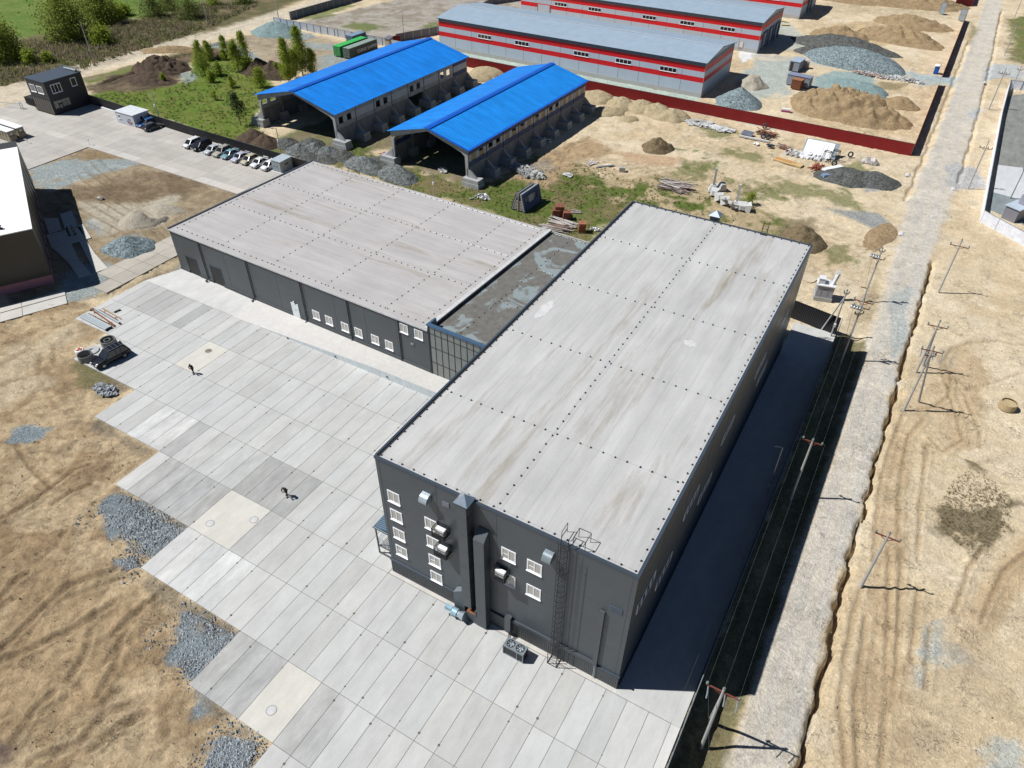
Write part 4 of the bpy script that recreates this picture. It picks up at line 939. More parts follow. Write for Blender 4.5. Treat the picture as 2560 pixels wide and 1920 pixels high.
# ------------------------------------------------------------------ open sheds with blue roofs
b1 = (.012,.17,.62,1); b2 = (.014,.22,.68,1)
def seam_blue(name, col, dark):
    m = mat(name, col, .36, .0, .24, .5, spec=.5, fine=.05, stretch=(.3,1.2,1)); return m
MT['blue1'] = seam_blue('blue_sheet', (.010,.20,.66,1), 0); MT['blue2'] = seam_blue('blue_sheet_light', (.014,.25,.72,1), 1)
defm('blue_ridge', (.008,.10,.50,1), .35)
defm('shed_concrete', (.33,.34,.34,1), .85, 0, .22, .7, .1, 5)
defm('shed_dark', (.20,.205,.21,1), .9, 0, .3, .8, stretch=(1,1,.25))
defm('sunlit_ground_tan', (.40,.29,.16,1), .8, 0, .3, 2)  # sunlight on the ground inside the shed, put into a flat tan
defm('panel_white', (.46,.48,.50,1), .7, 0, .12, .8)
def shed(name, label, cx, y0, half, Lg, ez, rz2, bays, style):
    t = thing(name, label, 'shed', (cx,y0,0), -R(1.5))
    eo = .55; hw = half-eo
    # roof: two leaning sheets
    for s, nm in ((-1,'roof'),(1,'roof')):
        b = MB(); x1 = s*half; th = .09
        P = [(0,-.6,rz2),(x1,-.6,ez),(x1,Lg+.6,ez),(0,Lg+.6,rz2)]
        if s < 0: P = P[::-1]
        b.poly(P); b.poly([(p[0],p[1],p[2]-th) for p in P][::-1])
        for i in range(4):
            a, c = P[i], P[(i+1)%4]; b.poly([a,(a[0],a[1],a[2]-th),(c[0],c[1],c[2]-th),c])
        k = -.2
        while k < Lg+.5:      # standing seams
            b.bar((0,k,rz2+.02),(x1,k,ez+.02),.06 if style == 1 else .035,.05 if style == 1 else .03,1); k += 1.05 if style == 1 else .82
        o = b.build(nm, [MT['blue1' if style == 1 else 'blue2'], MT['blue2'] if style == 1 else MT['blue_ridge']], t)
        if style == 2:
            rv = MB(); rv.bar((x1-s*.25,-.6,ez+.09),(x1-s*.25,Lg+.6,ez+.09),.8,.04)
            if s > 0: rv.bar((0,-.45,rz2+.06),(x1,-.45,ez+.06),.5,.04); rv.build('roof_trim', MT['blue_ridge'], o)
    b = MB(); b.grid8([(-.75,-.62,rz2-.02),(.75,-.62,rz2-.02),(.75,Lg+.62,rz2-.02),(-.75,Lg+.62,rz2-.02),(-.02,-.62,rz2+.12),(.02,-.62,rz2+.12),(.02,Lg+.62,rz2+.12),(-.02,Lg+.62,rz2+.12)]); b.build('ridge_cap', MT['blue_ridge'], t)
    bl = Lg/bays; fh = 1.55
    for i in range(bays+1):
        y = i*bl
        f = MB()
        for s in (-1,1):
            # haunched portal leg and rafter
            xo = s*hw; ys = (y-.2, y+.2)
            prof = [(xo,fh+.2),(xo-s*.55,fh+.2),(xo-s*.7,ez-1.4),(xo-s*1.5,ez-.75),(0,rz2-.75),(0,rz2-.15),(xo,ez-.15)]
            n0 = len(f.v); f.v += [(px,ys[0],pz) for px,pz in prof]+[(px,ys[1],pz) for px,pz in prof]; q = len(prof)
            f.f.append(tuple(range(n0+q-1,n0-1,-1))); f.f.append(tuple(range(n0+q,n0+2*q))); f.m += [0,0]
            for k in range(q): f.f.append((n0+k,n0+(k+1)%q,n0+q+(k+1)%q,n0+q+k)); f.m.append(0)
        f.build('portal_frame', MT['shed_concrete'] if i == 0 else MT['concrete_dirty'], t)
        for s in (-1,1):
            g = MB(); a, c = sorted((s*(hw-1.0), s*(hw+2.9))); g.box(a,c,y-1.1,y+1.1,-.4,.75); a, c = sorted((s*(hw-.9), s*(hw+2.75))); g.box(a,c,y-1.0,y+1.0,.75,fh)
            a = s*(hw-.35); bb = s*(hw+2.0); n0 = len(g.v)
            P = [(a,fh),(bb,fh),(s*(hw+.2),3.2),(a,3.2)]
            g.v += [(px,y-.2,pz) for px,pz in P]+[(px,y+.2,pz) for px,pz in P]
            for fc in ((3,2,1,0),(4,5,6,7),(0,1,5,4),(1,2,6,5),(2,3,7,6),(3,0,4,7)): g.f.append(tuple(n0+k for k in fc)); g.m.append(0)
            g.build('buttress_footing', MT['shed_concrete'], t)
    for s in (-1,1):
        for i in range(bays):
            y_a = i*bl+.21; y_b = (i+1)*bl-.21; xa, xb = sorted((s*(hw-.02), s*(hw+.16)))
            lo = MB()
            if not (style == 1 and s > 0 and i == 4): 
                for k in range(4):
                    ya_ = y_a+(y_b-y_a)*k/4; lo.box(xa,xb,ya_+.01,y_a+(y_b-y_a)*(k+1)/4-.01,-.3,3.55)
                lo.build('lower_wall_panel', MT['shed_dark'], t)
            up = MB(); z0, z1, za, zb = 3.6, ez-.12, 4.55, 5.95
            blue = style == 2 or i == bays-1
            up.box(xa,xb,y_a,y_b,z0,za,1 if blue else 0); up.box(xa,xb,y_a,y_b,zb,z1,1 if blue else 0)
            if style == 1:
                wn = [] if i % 2 else [(y_a+.5,y_a+2.0),(y_a+3.1,y_a+4.6)]
            else: wn = [(y_a+.55,y_a+2.15),(y_a+3.35,y_a+4.95)]
            cur = y_a
            for (p, q) in wn+[(y_b,y_b)]:
                if p > cur: up.box(xa-.004,xb+.004,cur,p,za,zb,2)
                cur = q
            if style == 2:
                for (p, q) in wn:  # added tan sheets stand in for sunlit ground seen through the open windows
                    bd = MB(); bd.box(xa+.05,xb-.05,p+.02,q-.02,za+.02,zb-random.choice((.02,.02,.5,.9))); bd.build('sunlit_ground_infill', MT['sunlit_ground_tan'], t)
            up.build('upper_wall_panel', [MT['shed_concrete'], MT['blue_panel'], MT['panel_white']], t)
    return t
shed('open_shed', 'larger open shed with a blue gable roof and grey walls beside the meadow', -113.6, 82.9, 12.1, 49.4, 7.0, 9.9, 8, 1)
shed('open_shed', 'smaller open shed with a bright blue roof and dark blue window bands', -76.6, 80.9, 10.0, 49.6, 7.0, 9.5, 8, 2)

# ------------------------------------------------------------------ grey warehouses with red stripes
defm('w_grey', (.42,.48,.56,1), .5, .0, .06, .3); defm('w_dark', (.12,.15,.20,1), .5, 0, .06)
defm('w_red', (.60,.012,.018,1), .45, 0, .06); defm('w_plinth', A(205,204,200)[:3]+(1,), .85, 0, .12)
MT['w_roof'] = wave_mat('w_roof', (.31,.39,.47,1), 0, .55, .18, .4, .0, .3)
def warehouse(label, x, y, wins, doors, Lx=82, D=22.0, ez=8.4, rz2=9.8):
    t = thing('warehouse', label, 'warehouse', (x,y,0), -R(1.6))
    b = MB(); bands = [(-.4,.92,3),(.92,3.45,0),(3.45,4.68,2),(4.68,6.05,0),(6.05,7.36,2),(7.36,ez-.05,1)]
    for z0, z1, mi in bands:
        o_ = .05 if mi == 3 else 0
        b.box(-Lx-o_,o_,-o_,D+o_,z0,z1,mi)
    b.poly([(0,0,ez-.05),(0,D,ez-.05),(0,D/2,rz2-.08)],0); b.poly([(-Lx,0,ez-.05),(-Lx,D/2,rz2-.08),(-Lx,D,ez-.05)],0)
    for k in range(1,14): 
        xx = -Lx*k/14; b.box(xx-.03,xx+.03,-.012,0,.95,ez-.1,4)
    for yy in (0,D):
        b.box(.0,.06,yy-.06,yy+.06,.92,ez-.1,5)
    b.build('wall', [MT['w_grey'], MT['w_dark'], MT['w_red'], MT['w_plinth'], MT['dark_trim'], mat('w_corner', A(226,206,180), .6)], t)
    b = MB(); th = .14
    for s in (0,1):
        P = [(-Lx-.4,-.5,ez-.05),(.4,-.5,ez-.05),(.4,D/2,rz2),(-Lx-.4,D/2,rz2)] if s == 0 else [(.4,D+.5,ez-.05),(-Lx-.4,D+.5,ez-.05),(-Lx-.4,D/2,rz2),(.4,D/2,rz2)]
        b.poly(P); 
        b.poly([(p[0],p[1],p[2]-th) for p in P][::-1],1)
        for i in range(4):
            a, c = P[i], P[(i+1)%4]; b.poly([a,(a[0],a[1],a[2]-th),(c[0],c[1],c[2]-th),c],1)
    b.build('roof', [MT['w_roof'], MT['dark_trim']], t)
    b = MB(); b.bar((-Lx-.42,D/2,rz2+.05),(.42,D/2,rz2+.05),.5,.08); b.build('ridge_cap', mat('w_ridge', A(214,226,236), .4), t)
    for wx in wins: win(t, wx, 4.72, 4.6, 1.12, n=4, fw=.09, pane='dark_glass', frame='white_frame')
    for kind, a, c, z0, z1, side in doors:
        b = MB()
        if side == 'f': b.box(a,c,-.05,.0,z0,z1)
        else: b.box(0,.05,a,c,z0,z1)
        d = b.build('door' if kind == 'p' else 'roller_gate', MT['white_paint'] if kind == 'p' else MT['w_grey'], t)
        b = MB()
        if side == 'f':
            for xx in (a,c): b.box(xx-.12,xx+.12,-.09,-.0,z0,z1+.1)
            if kind == 'p': pass
        else:
            for yy in (a,c): b.box(0,.5,yy-.3,yy+.3,z0,z1+.2)
            b.box(0,.5,a,c,z1,z1+.25)
        b.build('door_frame', MT['w_dark'] if kind != 'p' else mat('door_surround', A(215,196,186), .7), d)
warehouse('red striped grey warehouse nearest the red fence, behind the blue sheds', -44.56, 154.6, (-68.1,-55.6,-36.9,-24.4,-11.9), [])
warehouse('red striped grey warehouse in the middle of the row of three', -43.0, 201.3, (-69.0,-56.5,-37.5,-25.0,-12.3), [('r',-75.4,-70.7,.3,4.4,'f'),('p',-5.7,-4.5,.3,2.4,'f'),('r',3.0,7.0,.3,4.8,'s'),('r',9.5,13.5,.3,4.8,'s'),('r',16.0,20.0,.3,4.8,'s')])
warehouse('red striped grey warehouse at the back of the row of three', -41.9, 249.7, (-69,-56.5,-37.5,-25,-12.3), [('p',-10.7,-9.2,.3,2.4,'f'),('r',9.5,13.5,.3,4.8,'s')])

# ------------------------------------------------------------------ fences
def sheet_fence(name, label, cat, P, h, m, period=.25, post=None, pm=None, dep=.035, z0=-.3, rail=False):
    t = thing(name, label, cat, (P[0][0],P[0][1],0)); o = Vector((P[0][0],P[0][1]))
    b = MB(); pb = MB()
    for a, c in zip(P, P[1:]):
        a = Vector(a)-o; c = Vector(c)-o; d = (c-a); Ln = d.length; d.normalize(); nn = Vector((-d.y,d.x)); k = 0; i = 0; pts = []
        while k <= Ln:
            pts.append(a+d*k+nn*(dep*(1 if (i//2) % 2 else -1))); k += period/4 if i % 2 else period/4*1.0; i += 1
        for p, q in zip(pts, pts[1:]): b.poly([(p.x,p.y,z0),(q.x,q.y,z0),(q.x,q.y,h),(p.x,p.y,h)])
        k = 0
        if post:
            while k <= Ln+.01:
                p = a+d*k; q_ = MB(); q_.ob((0,0,h/2-.1),(.1,.1,h+.3),math.atan2(d.y,d.x)); q_.build('post', pm or m, t, loc=(p.x-nn.x*(dep+.05),p.y-nn.y*(dep+.05),0)); k += post
        if rail:
            for z in (.4,h-.3): pb.bar((a.x-nn.x*(dep+.03),a.y-nn.y*(dep+.03),z),(c.x-nn.x*(dep+.03),c.y-nn.y*(dep+.03),z),.05)
        pb.bar((a.x,a.y,h+.02),(c.x,c.y,h+.02),.08,.04)
    b.build('sheet_panel', m, t)
    pb.build('top_rail', pm or m, t)
    return t
red = mat('red_sheet', (.25,.018,.02,1), .5, 0, .1, .5); rb_ = mat('red_sheet_back', (.16,.15,.145,1), .6, .1)
yel = mat('yellow_post', A(206,160,96), .6)
sheet_fence('metal_fence', 'long dark red sheet metal fence along the front of the striped warehouses', 'fence', [(6.8,141.9),(-116,145.9)], 2.5, red, .25, None, rb_)
sheet_fence('metal_fence', 'dark red fence along the road from the corner to the compound gateway', 'fence', [(6.85,141.95),(7.0,197.5)], 2.5, red, .25, None, yel)
sheet_fence('metal_fence', 'dark red fence along the road beyond the gateway and blue toilet', 'fence', [(7.1,205.3),(7.3,275.8)], 2.5, red, .25, None, yel)
sheet_fence('metal_fence', 'short dark red fence at the far end beside the upright grey gate leaves', 'fence', G(2160,0,400,2212,[(1245,90),(1490,80),(1570,-180)],0), 2.5, red, .25, None, yel)
blk = mat('black_sheet', (.028,.028,.032,1), .45, 0, .12)
sheet_fence('metal_fence', 'black sheet metal fence beside the gravel road, east of the tall hall', 'fence', [(6.35,-45),(6.2,64.9)], 2.95, blk, .25, None, MT['grey_metal'])
sheet_fence('metal_fence', 'short black ribbed fence joining the tall hall to the road fence', 'fence', [(-3.5,66.8),(6.0,64.9)], 2.9, blk, .25, None, MT['black_metal'])
sheet_fence('metal_fence', 'low dark fence behind the row of parked cars', 'fence', [(-172.9,72.25),(-150.8,71.1),(-134,70.25),(-98,69.1)], 2.05, mat('anthracite_sheet',(.045,.045,.05,1),.5), .25, None, MT['dark_rib'])
cur = MB(); cur.bar((-167.5,71.4,.1),(-152,70.4,.1),.5,.35); tag(cur.build('kerb', MT['white_paint']), kind='structure')
wh = mat('white_sheet', (.70,.75,.83,1), .5, 0, .05)
sheet_fence('metal_fence', 'pale sheet metal fence with blue grey posts beyond the birch trees', 'fence', [(-188.5,151.6),(-160.6,150.6),(-139.5,150.2),(-128,149.8)], 2.05, wh, .25, 2.95, MT['dark_rib'])
sheet_fence('metal_fence', 'pale ribbed metal fence round the transformer yard east of the road', 'fence', [(47,93.6),(21.8,115.5),(22.3,176),(23.1,204),(60,206)], 2.1, mat('pale_sheet', (.72,.74,.80,1), .45, 0), .28, 3.0, MT['grey_metal'])
def panel_fence(label, P, h, m):
    t = thing('concrete_fence', label, 'fence', (P[0][0],P[0][1],0)); o = Vector(P[0])
    b = MB(); pb = MB()
    for a, c in zip(P, P[1:]):
        a = Vector(a)-o; c = Vector(c)-o; d = c-a; Ln = d.length; d.normalize(); rz = math.atan2(d.y,d.x); k = 0
        while k < Ln-.5:
            p = a+d*(k+1.5); b.ob((p.x,p.y,h/2),(2.92,.16,h+.3),rz); q = a+d*k; pb = MB(); pb.ob((0,0,h/2),(.22,.28,h+.5),rz); pb.build('post', MT['concrete'], t, loc=(q.x,q.y,0)); k += 3
    b.build('fence_panel', m, t)
panel_fence('grey concrete panel fence running along the upper dirt road', [(-188.1,158.5),(-187.2,190),(-186,222),(-185,260)], 2.2, mat('fence_concrete', A(132,138,146), .9, 0, .15))
panel_fence('grey concrete panel fence beyond the pad, behind the striped warehouses', G(800,0,900,2212,[(470,255),(735,205)])+G(800,0,900,2212,[(1060,25),(1225,0),(1400,-40)]), 2.0, bpy.data.materials['fence_concrete'])
sheet_fence('metal_fence', 'short dark red fence piece by the small hut at the end of the pale fence', 'fence', G(620,60,400,2212,[(2000,275),(2110,262)]), 2.2, red, .25, None, rb_)

# ------------------------------------------------------------------ west hall with a white roof
wa = math.atan2(.49,-.87)+math.pi
ux = Vector((-.8745,.485,0)); vy = Vector((-.485,-.8745,0))
wh_ = thing('white_roof_hall', 'dark hall with a bright white roof and pink foundation at the left edge', 'hall', (-103.8,16.55,0))
def wl(a, c, z): p = ux*a+vy*c; return (p.x,p.y,z)
b = MB(); b.grid8([wl(0,0,1.4),wl(40,0,1.4),wl(40,45,1.4),wl(0,45,1.4),wl(-.1,-.1,9.3),wl(40,-.1,9.3),wl(40,45,9.3),wl(-.1,45,9.3)])
for k in range(1,8): b.grid8([wl(k*5-.03,-.13,1.5),wl(k*5+.03,-.13,1.5),wl(k*5+.03,0,1.5),wl(k*5-.03,0,1.5),wl(k*5-.03,-.13,9.2),wl(k*5+.03,-.13,9.2),wl(k*5+.03,0,9.2),wl(k*5-.03,0,9.2)],1)
wdp = mat('brown_black_panel', (.05,.048,.042,1), .4, 0, .1, .4)
b.build('wall', [wdp, MT['dark_trim']], wh_)
b = MB(); b.grid8([wl(.25,.15,-.4),wl(40,.15,-.4),wl(40,45,-.4),wl(.25,45,-.4),wl(.25,.15,1.4),wl(40,.15,1.4),wl(40,45,1.4),wl(.25,45,1.4)]); b.build('foundation', mat('pink_foundation', A(212,150,160), .85, 0, .12), wh_)
b = MB(); b.grid8([wl(-.15,-.2,9.3),wl(36.3,-.2,9.3),wl(36.3,45,9.3),wl(-.15,45,9.3),wl(-.15,-.2,9.42),wl(36.3,-.2,9.42),wl(36.3,45,9.42),wl(-.15,45,9.42)]); b.build('roof', mat('white_membrane', (.80,.80,.80,1), .6, 0, .03), wh_)
b = MB(); p = Vector(at(2,573,9.4)+(9.42,))-Vector((-103.8,16.55,0)); b.lathe(p, [(.35,0),(.3,.15),(.12,.2),(.12,.45),(.3,.5),(0,.75)], 10); b.build('roof_vent', MT['black_metal'], wh_)

# ------------------------------------------------------------------ gatehouse
gh = thing('gatehouse', 'two storey black gatehouse with white framed windows and glass front', 'building', (-179.1,62.6,0))
gm = mat('gate_panel', (.030,.030,.033,1), .5, 0, .1); GW, GD, GH = 7.2, 9.5, 7.45
b = MB(); b.box(0,GW,0,GD,-.2,GH); b.build('wall', gm, gh)
b = MB(); b.grid8([(-.15,-.15,GH),(GW+.15,-.15,GH),(GW+.15,GD+.15,GH),(-.15,GD+.15,GH),(-.15,-.15,GH+.12),(GW+.15,-.15,GH+.12),(GW+.15,GD+.15,GH+.12),(-.15,GD+.15,GH+.12)]); rf = b.build('roof', mat('slate_roof', A(82,92,106), .5, 0, .1), gh)
b = MB(); b.bar((0,GD-.3,GH+.2),(GW,GD-.3,GH+.2),.1); b.bar((-.1,GD-.2,GH+.6),(GW,GD-.2,GH+.9),.12); b.tube((2.2,GD-.6,GH+.35),(GW-.6,GD-.6,GH+.35),.3,n=10)
for x in (0,2.5,5,GW): b.bar((x,GD-.2,GH),(x,GD-.2,GH+.9),.06)
b.build('roof_railing', MT['grey_metal'], gh)
win(gh, .9, 4.6, 2.0, 1.7, n=4, fw=.14, pane='dark_glass'); win(gh, 3.6, 4.6, 2.2, 1.7, n=4, fw=.14, pane='dark_glass')
win(gh, 1.2, 4.6, 2.5, 2.0, loc=(GW,0,0), rz=R(90), n=3, fw=.14, pane='dark_glass'); win(gh, 6.3, 4.9, 1.4, 1.9, loc=(GW,0,0), rz=R(90), n=1, fw=.14, pane='dark_glass')
b = MB(); b.box(.15,GW-.1,-.03,0,.1,3.3); g_ = b.build('glazing', mat('brown_glass', (.07,.062,.055,1), .15, spec=.6), gh)
b = MB()
for k in range(9): b.box(.15+k*.86-.04,.15+k*.86+.04,-.07,-.03,.05,3.4)
b.box(.1,GW-.05,-.07,-.03,3.3,3.4); b.build('mullion', MT['black_metal'], g_)
fb = mat('frosted_pane', A(176,172,160), .3); 
b = MB()
for k in range(4): 
    b.box(GW,GW+.03,.6+k*1.0,1.5+k*1.0,2.35,2.95)
    if k != 1: b.box(GW,GW+.03,.6+k*1.0,1.5+k*1.0,1.35,2.28)
b.box(GW,GW+.04,1.75,2.35,1.2,1.95); b.build('shop_window', fb, gh)
t = thing('skip_container', 'black open waste skip beside the gatehouse', 'skip', (-182.6,63.6,0)); b = MB(); b.box(-2.2,2.6,0,2.2,.2,1.9,0); b.box(-2.05,2.45,.12,2.08,1.6,1.93,1); 
for k in range(7): b.box(-2.1+k*.75,-1.95+k*.75,-.08,0,.2,1.9,0)
b.build('skip_body', [MT['black_metal'], mat('skip_inside', (.03,.028,.026,1), .9)], t)
b = MB(); b.bar((-2.2,-.05,1.9),(2.6,-.05,1.9),.12); b.build('rim', MT['black_metal'], t)
t = thing('pipe_barrier', 'curved grey pipe barrier by the waste skip', 'barrier', (-182.4,61.2,0)); b = MB(); b.path([(-1,0,0),(-1,0,1.2),(-.8,0,1.5),(-.4,0,1.5),(0,0,1.2),(0,0,0)], .09, 8); b.path([(-1,0,1.1),(-9,-3,1.1)], .05, 6); b.build('pipe', MT['zinc'], t)
b = MB(); b.lathe((0,0,0),[(.3,0),(.3,.1),(.12,.14)],10); b.lathe((-1,0,0),[(.3,0),(.3,.1),(.12,.14)],10); b.build('footing', MT['concrete'], t)
# site cabin and kiosks
t = thing('site_cabin', 'white site cabin with a dark red picture, between gatehouse and blue car', 'cabin', (-155.3,67.1,0))
b = MB(); b.box(0,6.1,0,4.3,.05,2.62); b.build('wall', mat('cabin_white', A(222,228,238), .5, 0, .04), t)
b = MB(); b.box(-.12,6.22,-.12,4.42,2.62,2.74); b.build('roof', mat('cabin_roof', (.62,.64,.66,1), .4), t)
win(t, .75, 1.2, .75, .9, n=1, fw=.1, pane='dark_glass'); win(t, 1.6, 1.1, .85, 1.0, loc=(6.1,0,0), rz=R(90), n=1, fw=.1, pane='dark_glass')
b = MB(); rr = random.Random(3)
for k in range(46):
    x = 3.7+rr.uniform(0,1.5); z = .35+rr.uniform(0,1.25)
    if abs(x-4.45)+abs(z-.95) < 1.1: b.ob((x,-.012-.0004*k,z),(rr.uniform(.08,.3),.006,rr.uniform(.05,.22)),0,rr.randint(0,1))
b.build('wall_graphic', [mat('graphic_red', (.30,.03,.04,1), .6), mat('graphic_black', (.05,.03,.04,1), .6)], t)
kg = mat('kiosk_grey', A(172,184,192), .45, .1, .05)
t = thing('transformer_kiosk', 'grey metal transformer kiosk at the end of the parked cars', 'kiosk', (-104.9,65.4,0))
b = MB(); b.box(0,2.4,0,3.3,.15,2.35); b.build('casing', kg, t); b = MB(); b.grid8([(-.12,-.12,2.35),(2.52,-.12,2.35),(2.52,3.42,2.35),(-.12,3.42,2.35),(-.12,-.12,2.45),(2.52,-.12,2.45),(2.52,3.42,2.5),(-.12,3.42,2.5)]); b.build('roof', mat('kiosk_roof', A(200,212,220), .4), t)
for x in (.08,.85,1.62):
    b = MB(); b.box(x,x+.72,-.04,-.003,.25,2.25); d = b.build('door', kg, t)
    if x < 1: b = MB(); b.box(x+.35,x+.6,-.06,-.04,1.15,1.3); b.build('label_plate', MT['black_metal'], d)
b = MB(); b.box(2.4,2.43,1.2,2.2,1.3,1.7); b.build('louvre', MT['dark_rib'], t); b = MB(); b.box(-.3,2.7,-.4,3.6,-.2,.16); b.build('plinth', MT['concrete_light'], t)
# wrapped white stacks
for i, (x, y, rz, lb) in enumerate(((-166.0,48.0,0,'nearer white topped crate stack at the left edge of the parking yard'),(-166.3,50.3,0,'farther white topped crate stack at the left edge of the parking yard'))):
    t = thing('crate_stack', lb, 'crate stack', (x,y,0))
    b = MB(); b.box(-8,1.2,-.8,.8,.1,1.1); b.box(-8,1.05,-.75,.75,1.15,2.25); 
    for k in range(8): b.box(-8+k*1.15,-7.9+k*1.15,-.84,.84,.1,2.25)
    b.build('crate', mat('crate_beige', A(176,166,140), .7, 0, .2), t)
    b = MB(); b.box(-8.1,1.2,-.9,.9,2.25,2.35); b.build('cover', MT['white_plastic'], t)
    b = MB(); b.box(1.05,1.08,-.25,.25,1.5,1.8); b.build('label_sheet', MT['white_plastic'], t)
t = thing('bollard_lamp', 'small white post lamp at the inner corner of the parking yard', 'post', (-148.97,55.1,0)); b = MB(); b.tube((0,0,0),(0,0,1.15),.04,n=8); b.build('post', MT['zinc'], t); b = MB(); b.lathe((0,0,1.15),[(0,0),(.16,.02),(.16,.2),(0,.25)],10); b.build('lamp_head', MT['white_plastic'], t)
t = thing('bollard_lamp', 'small dark post lamp near the crate stacks', 'post', (-161.5,48.9,0)); b = MB(); b.tube((0,0,0),(0,0,.8),.04,n=8); b.build('post', MT['grey_metal'], t); b = MB(); b.ob((.15,0,.85),(.4,.2,.12)); b.build('lamp_head', MT['grey_metal'], t)

# ------------------------------------------------------------------ freight containers and site huts
def font_obj(parent, text, size, loc, rot, m, name='lettering'):
    c = bpy.data.curves.new(name, 'FONT'); c.body = text; c.size = size; c.extrude = .005; c.align_x = 'LEFT'
    o = bpy.data.objects.new(name, c); COL.objects.link(o); o.parent = parent; o.location = loc; o.rotation_euler = rot
    c.materials.append(m); bpy.context.view_layer.update(); me_ = bpy.data.meshes.new_from_object(o.evaluated_get(bpy.context.evaluated_depsgraph_get())); bpy.data.objects.remove(o); o = bpy.data.objects.new(name, me_); COL.objects.link(o); o.parent = parent; o.location = loc; o.rotation_euler = rot; return o
def container(label, x, y, rz, m, mtop, Lc=12.2, Wc=2.44, Hc=2.75, letters=None, name='freight_container'):
    t = thing(name, label, 'container', (x,y,0), rz)
    b = MB(); b.box(-Wc,0,0,Lc,.12,Hc)
    k = .3
    while k < Lc-.2: b.box(0,.035,k,k+.14,.3,Hc-.15); b.box(-Wc-.035,-Wc,k,k+.14,.3,Hc-.15); k += .28
    for yy in (0,Lc): 
        for xx in (-Wc,0): b.box(xx-.06,xx+.06,yy-.06,yy+.06,0,Hc+.03)
    for z in (.14,Hc-.06): b.box(-.05,.05,0,Lc,z-.08,z+.08); b.box(-Wc-.05,-Wc+.05,0,Lc,z-.08,z+.08)
    b.build('body', m, t)
    b = MB(); b.box(-Wc+.05,-.05,.05,Lc-.05,Hc,Hc+.03); k = .3
    while k < Lc-.3: b.box(-Wc+.15,-.15,k,k+.18,Hc+.03,Hc+.055); k += .36
    b.build('roof', mtop, t)
    for s in (0,1):
        b = MB(); x0 = -Wc+.08+s*(Wc/2-.06); b.box(x0,x0+Wc/2-.1,-.06,-.0,.2,Hc-.1); d = b.build('door', m, t)
        b = MB()
        for q in (.25,.85): b.tube((x0+q,-.1,.2),(x0+q,-.1,Hc-.1),.025,n=6)
        for z in (.5,1.05,1.6,2.15): b.box(x0+.05,x0+1.0,-.075,-.06,z,z+.08)
        b.build('lock_bar', MT['zinc'], d)
    if letters: font_obj(t, letters, 1.35, (.05,3.2,.85), (R(90),0,R(90)), MT['white_plastic'])
    return t
gA = mat('green_paint', (.02,.26,.045,1), .5, 0, .2); gB = mat('grey_green_paint', A(92,104,98), .55, 0, .2)
container('bright green freight container beside the grey one, doors towards the viewer', -145.45, 134.0, -R(1.0), gA, mat('green_top', (.05,.42,.10,1), .5, 0, .2))
container('grey green freight container lettered CHINA SHIPPING', -141.85, 133.9, -R(1.0), gB, mat('grey_green_top', A(168,186,176), .55, 0, .15), letters='CHINA SHIPPING')
container('pale blue freight container behind the bright green one', -149.6, 144.6, -R(1), mat('blue_box', A(96,118,146), .5, 0, .15), mat('blue_box_top', A(150,176,200), .5), Lc=6.1)
def cabin(name, label, cat, P, rz, sx, sy, h, mw, mr, door=None, ribs=False):
    t = thing(name, label, cat, (P[0],P[1],0), rz)
    b = MB(); b.box(0,sx,0,sy,.1,h)
    if ribs:
        k = .1
        while k < sx-.1: b.box(k,k+.13,-.05,0,.15,h-.1); k += .28
        k = .1
        while k < sy-.1: b.box(sx,sx+.05,k,k+.13,.15,h-.1); k += .28
    b.build('wall', mw, t); b = MB(); b.box(-.1,sx+.1,-.1,sy+.1,h,h+.1); b.build('roof', mr, t)
    if door: 
        b = MB(); b.box(door[0],door[1],-.04,.0,.2,h-.25); b.build('door', mat('brown_door', (.05,.03,.022,1), .6), t)
    return t
gw = mat('hut_grey', A(160,166,178), .6, 0, .15); st_ = wave_mat('striped_roof', A(168,178,205), 0, .5, .5, .4)
P = G(1800,0,400,2212,[(910,1150),(965,1215),(940,985),(1135,935)])
cabin('site_hut', 'pale grey site hut with a striped metal roof behind the rusty container', 'hut', at(1964,210), R(-8), 6.0, 2.5, 2.5, gw, st_)
cabin('site_hut', 'small pale grey site hut with a dark open door near the gravel mounds', 'hut', at(1970,176), R(-5), 2.7, 5.0, 2.5, gw, mat('pale_hut_roof', A(186,204,220), .5), (.3,1.1))
cabin('steel_box', 'rusty red brown ribbed steel box in front of the striped roof hut', 'steel box', at(1975,221), R(-8), 2.5, 2.2, 2.3, MT['rust'], mat('rust_top', (.26,.12,.06,1), .85, 0, .3), ribs=True)
def pallet(label, P, rz, sx, sy, h, m, m2, cat='pallet'):
    t = thing('brick_pallet', label, cat, (P[0],P[1],0), rz); b = MB(); rr = random.Random(int(abs(P[0]*10)))
    nz = int(h/.25)
    for k in range(nz):
        j = rr.uniform(-.05,.05)
        nn = 4
        for i in range(nn): b.box(-sx/2+j+i*sx/nn,-sx/2+j+(i+1)*sx/nn-.02,-sy/2+rr.uniform(-.05,.05),sy/2+rr.uniform(-.05,.05),.15+k*h/nz,.15+(k+1)*h/nz-.02)
    b.build('bricks', m, t); b = MB()
    for s in (-.4,0,.4): b.box(-sx/2,sx/2,s*sy-.06,s*sy+.06,0,.15)
    b.build('pallet_base', m2, t); return t
pallet('stack of weathered bricks on a pallet beside the small grey hut', G(1800,0,400,2212,[(1180,935)])[0], .2, 1.7, 1.5, 1.6, MT['old_wood'], MT['wood'])
t = thing('portable_toilet', 'blue portable toilet with a white domed roof beside the compound gateway', 'toilet', G(2160,0,400,2212,[(985,1020)])[0]+(0,)); b = MB(); b.box(-.6,.6,0,1.2,0,2.0); 
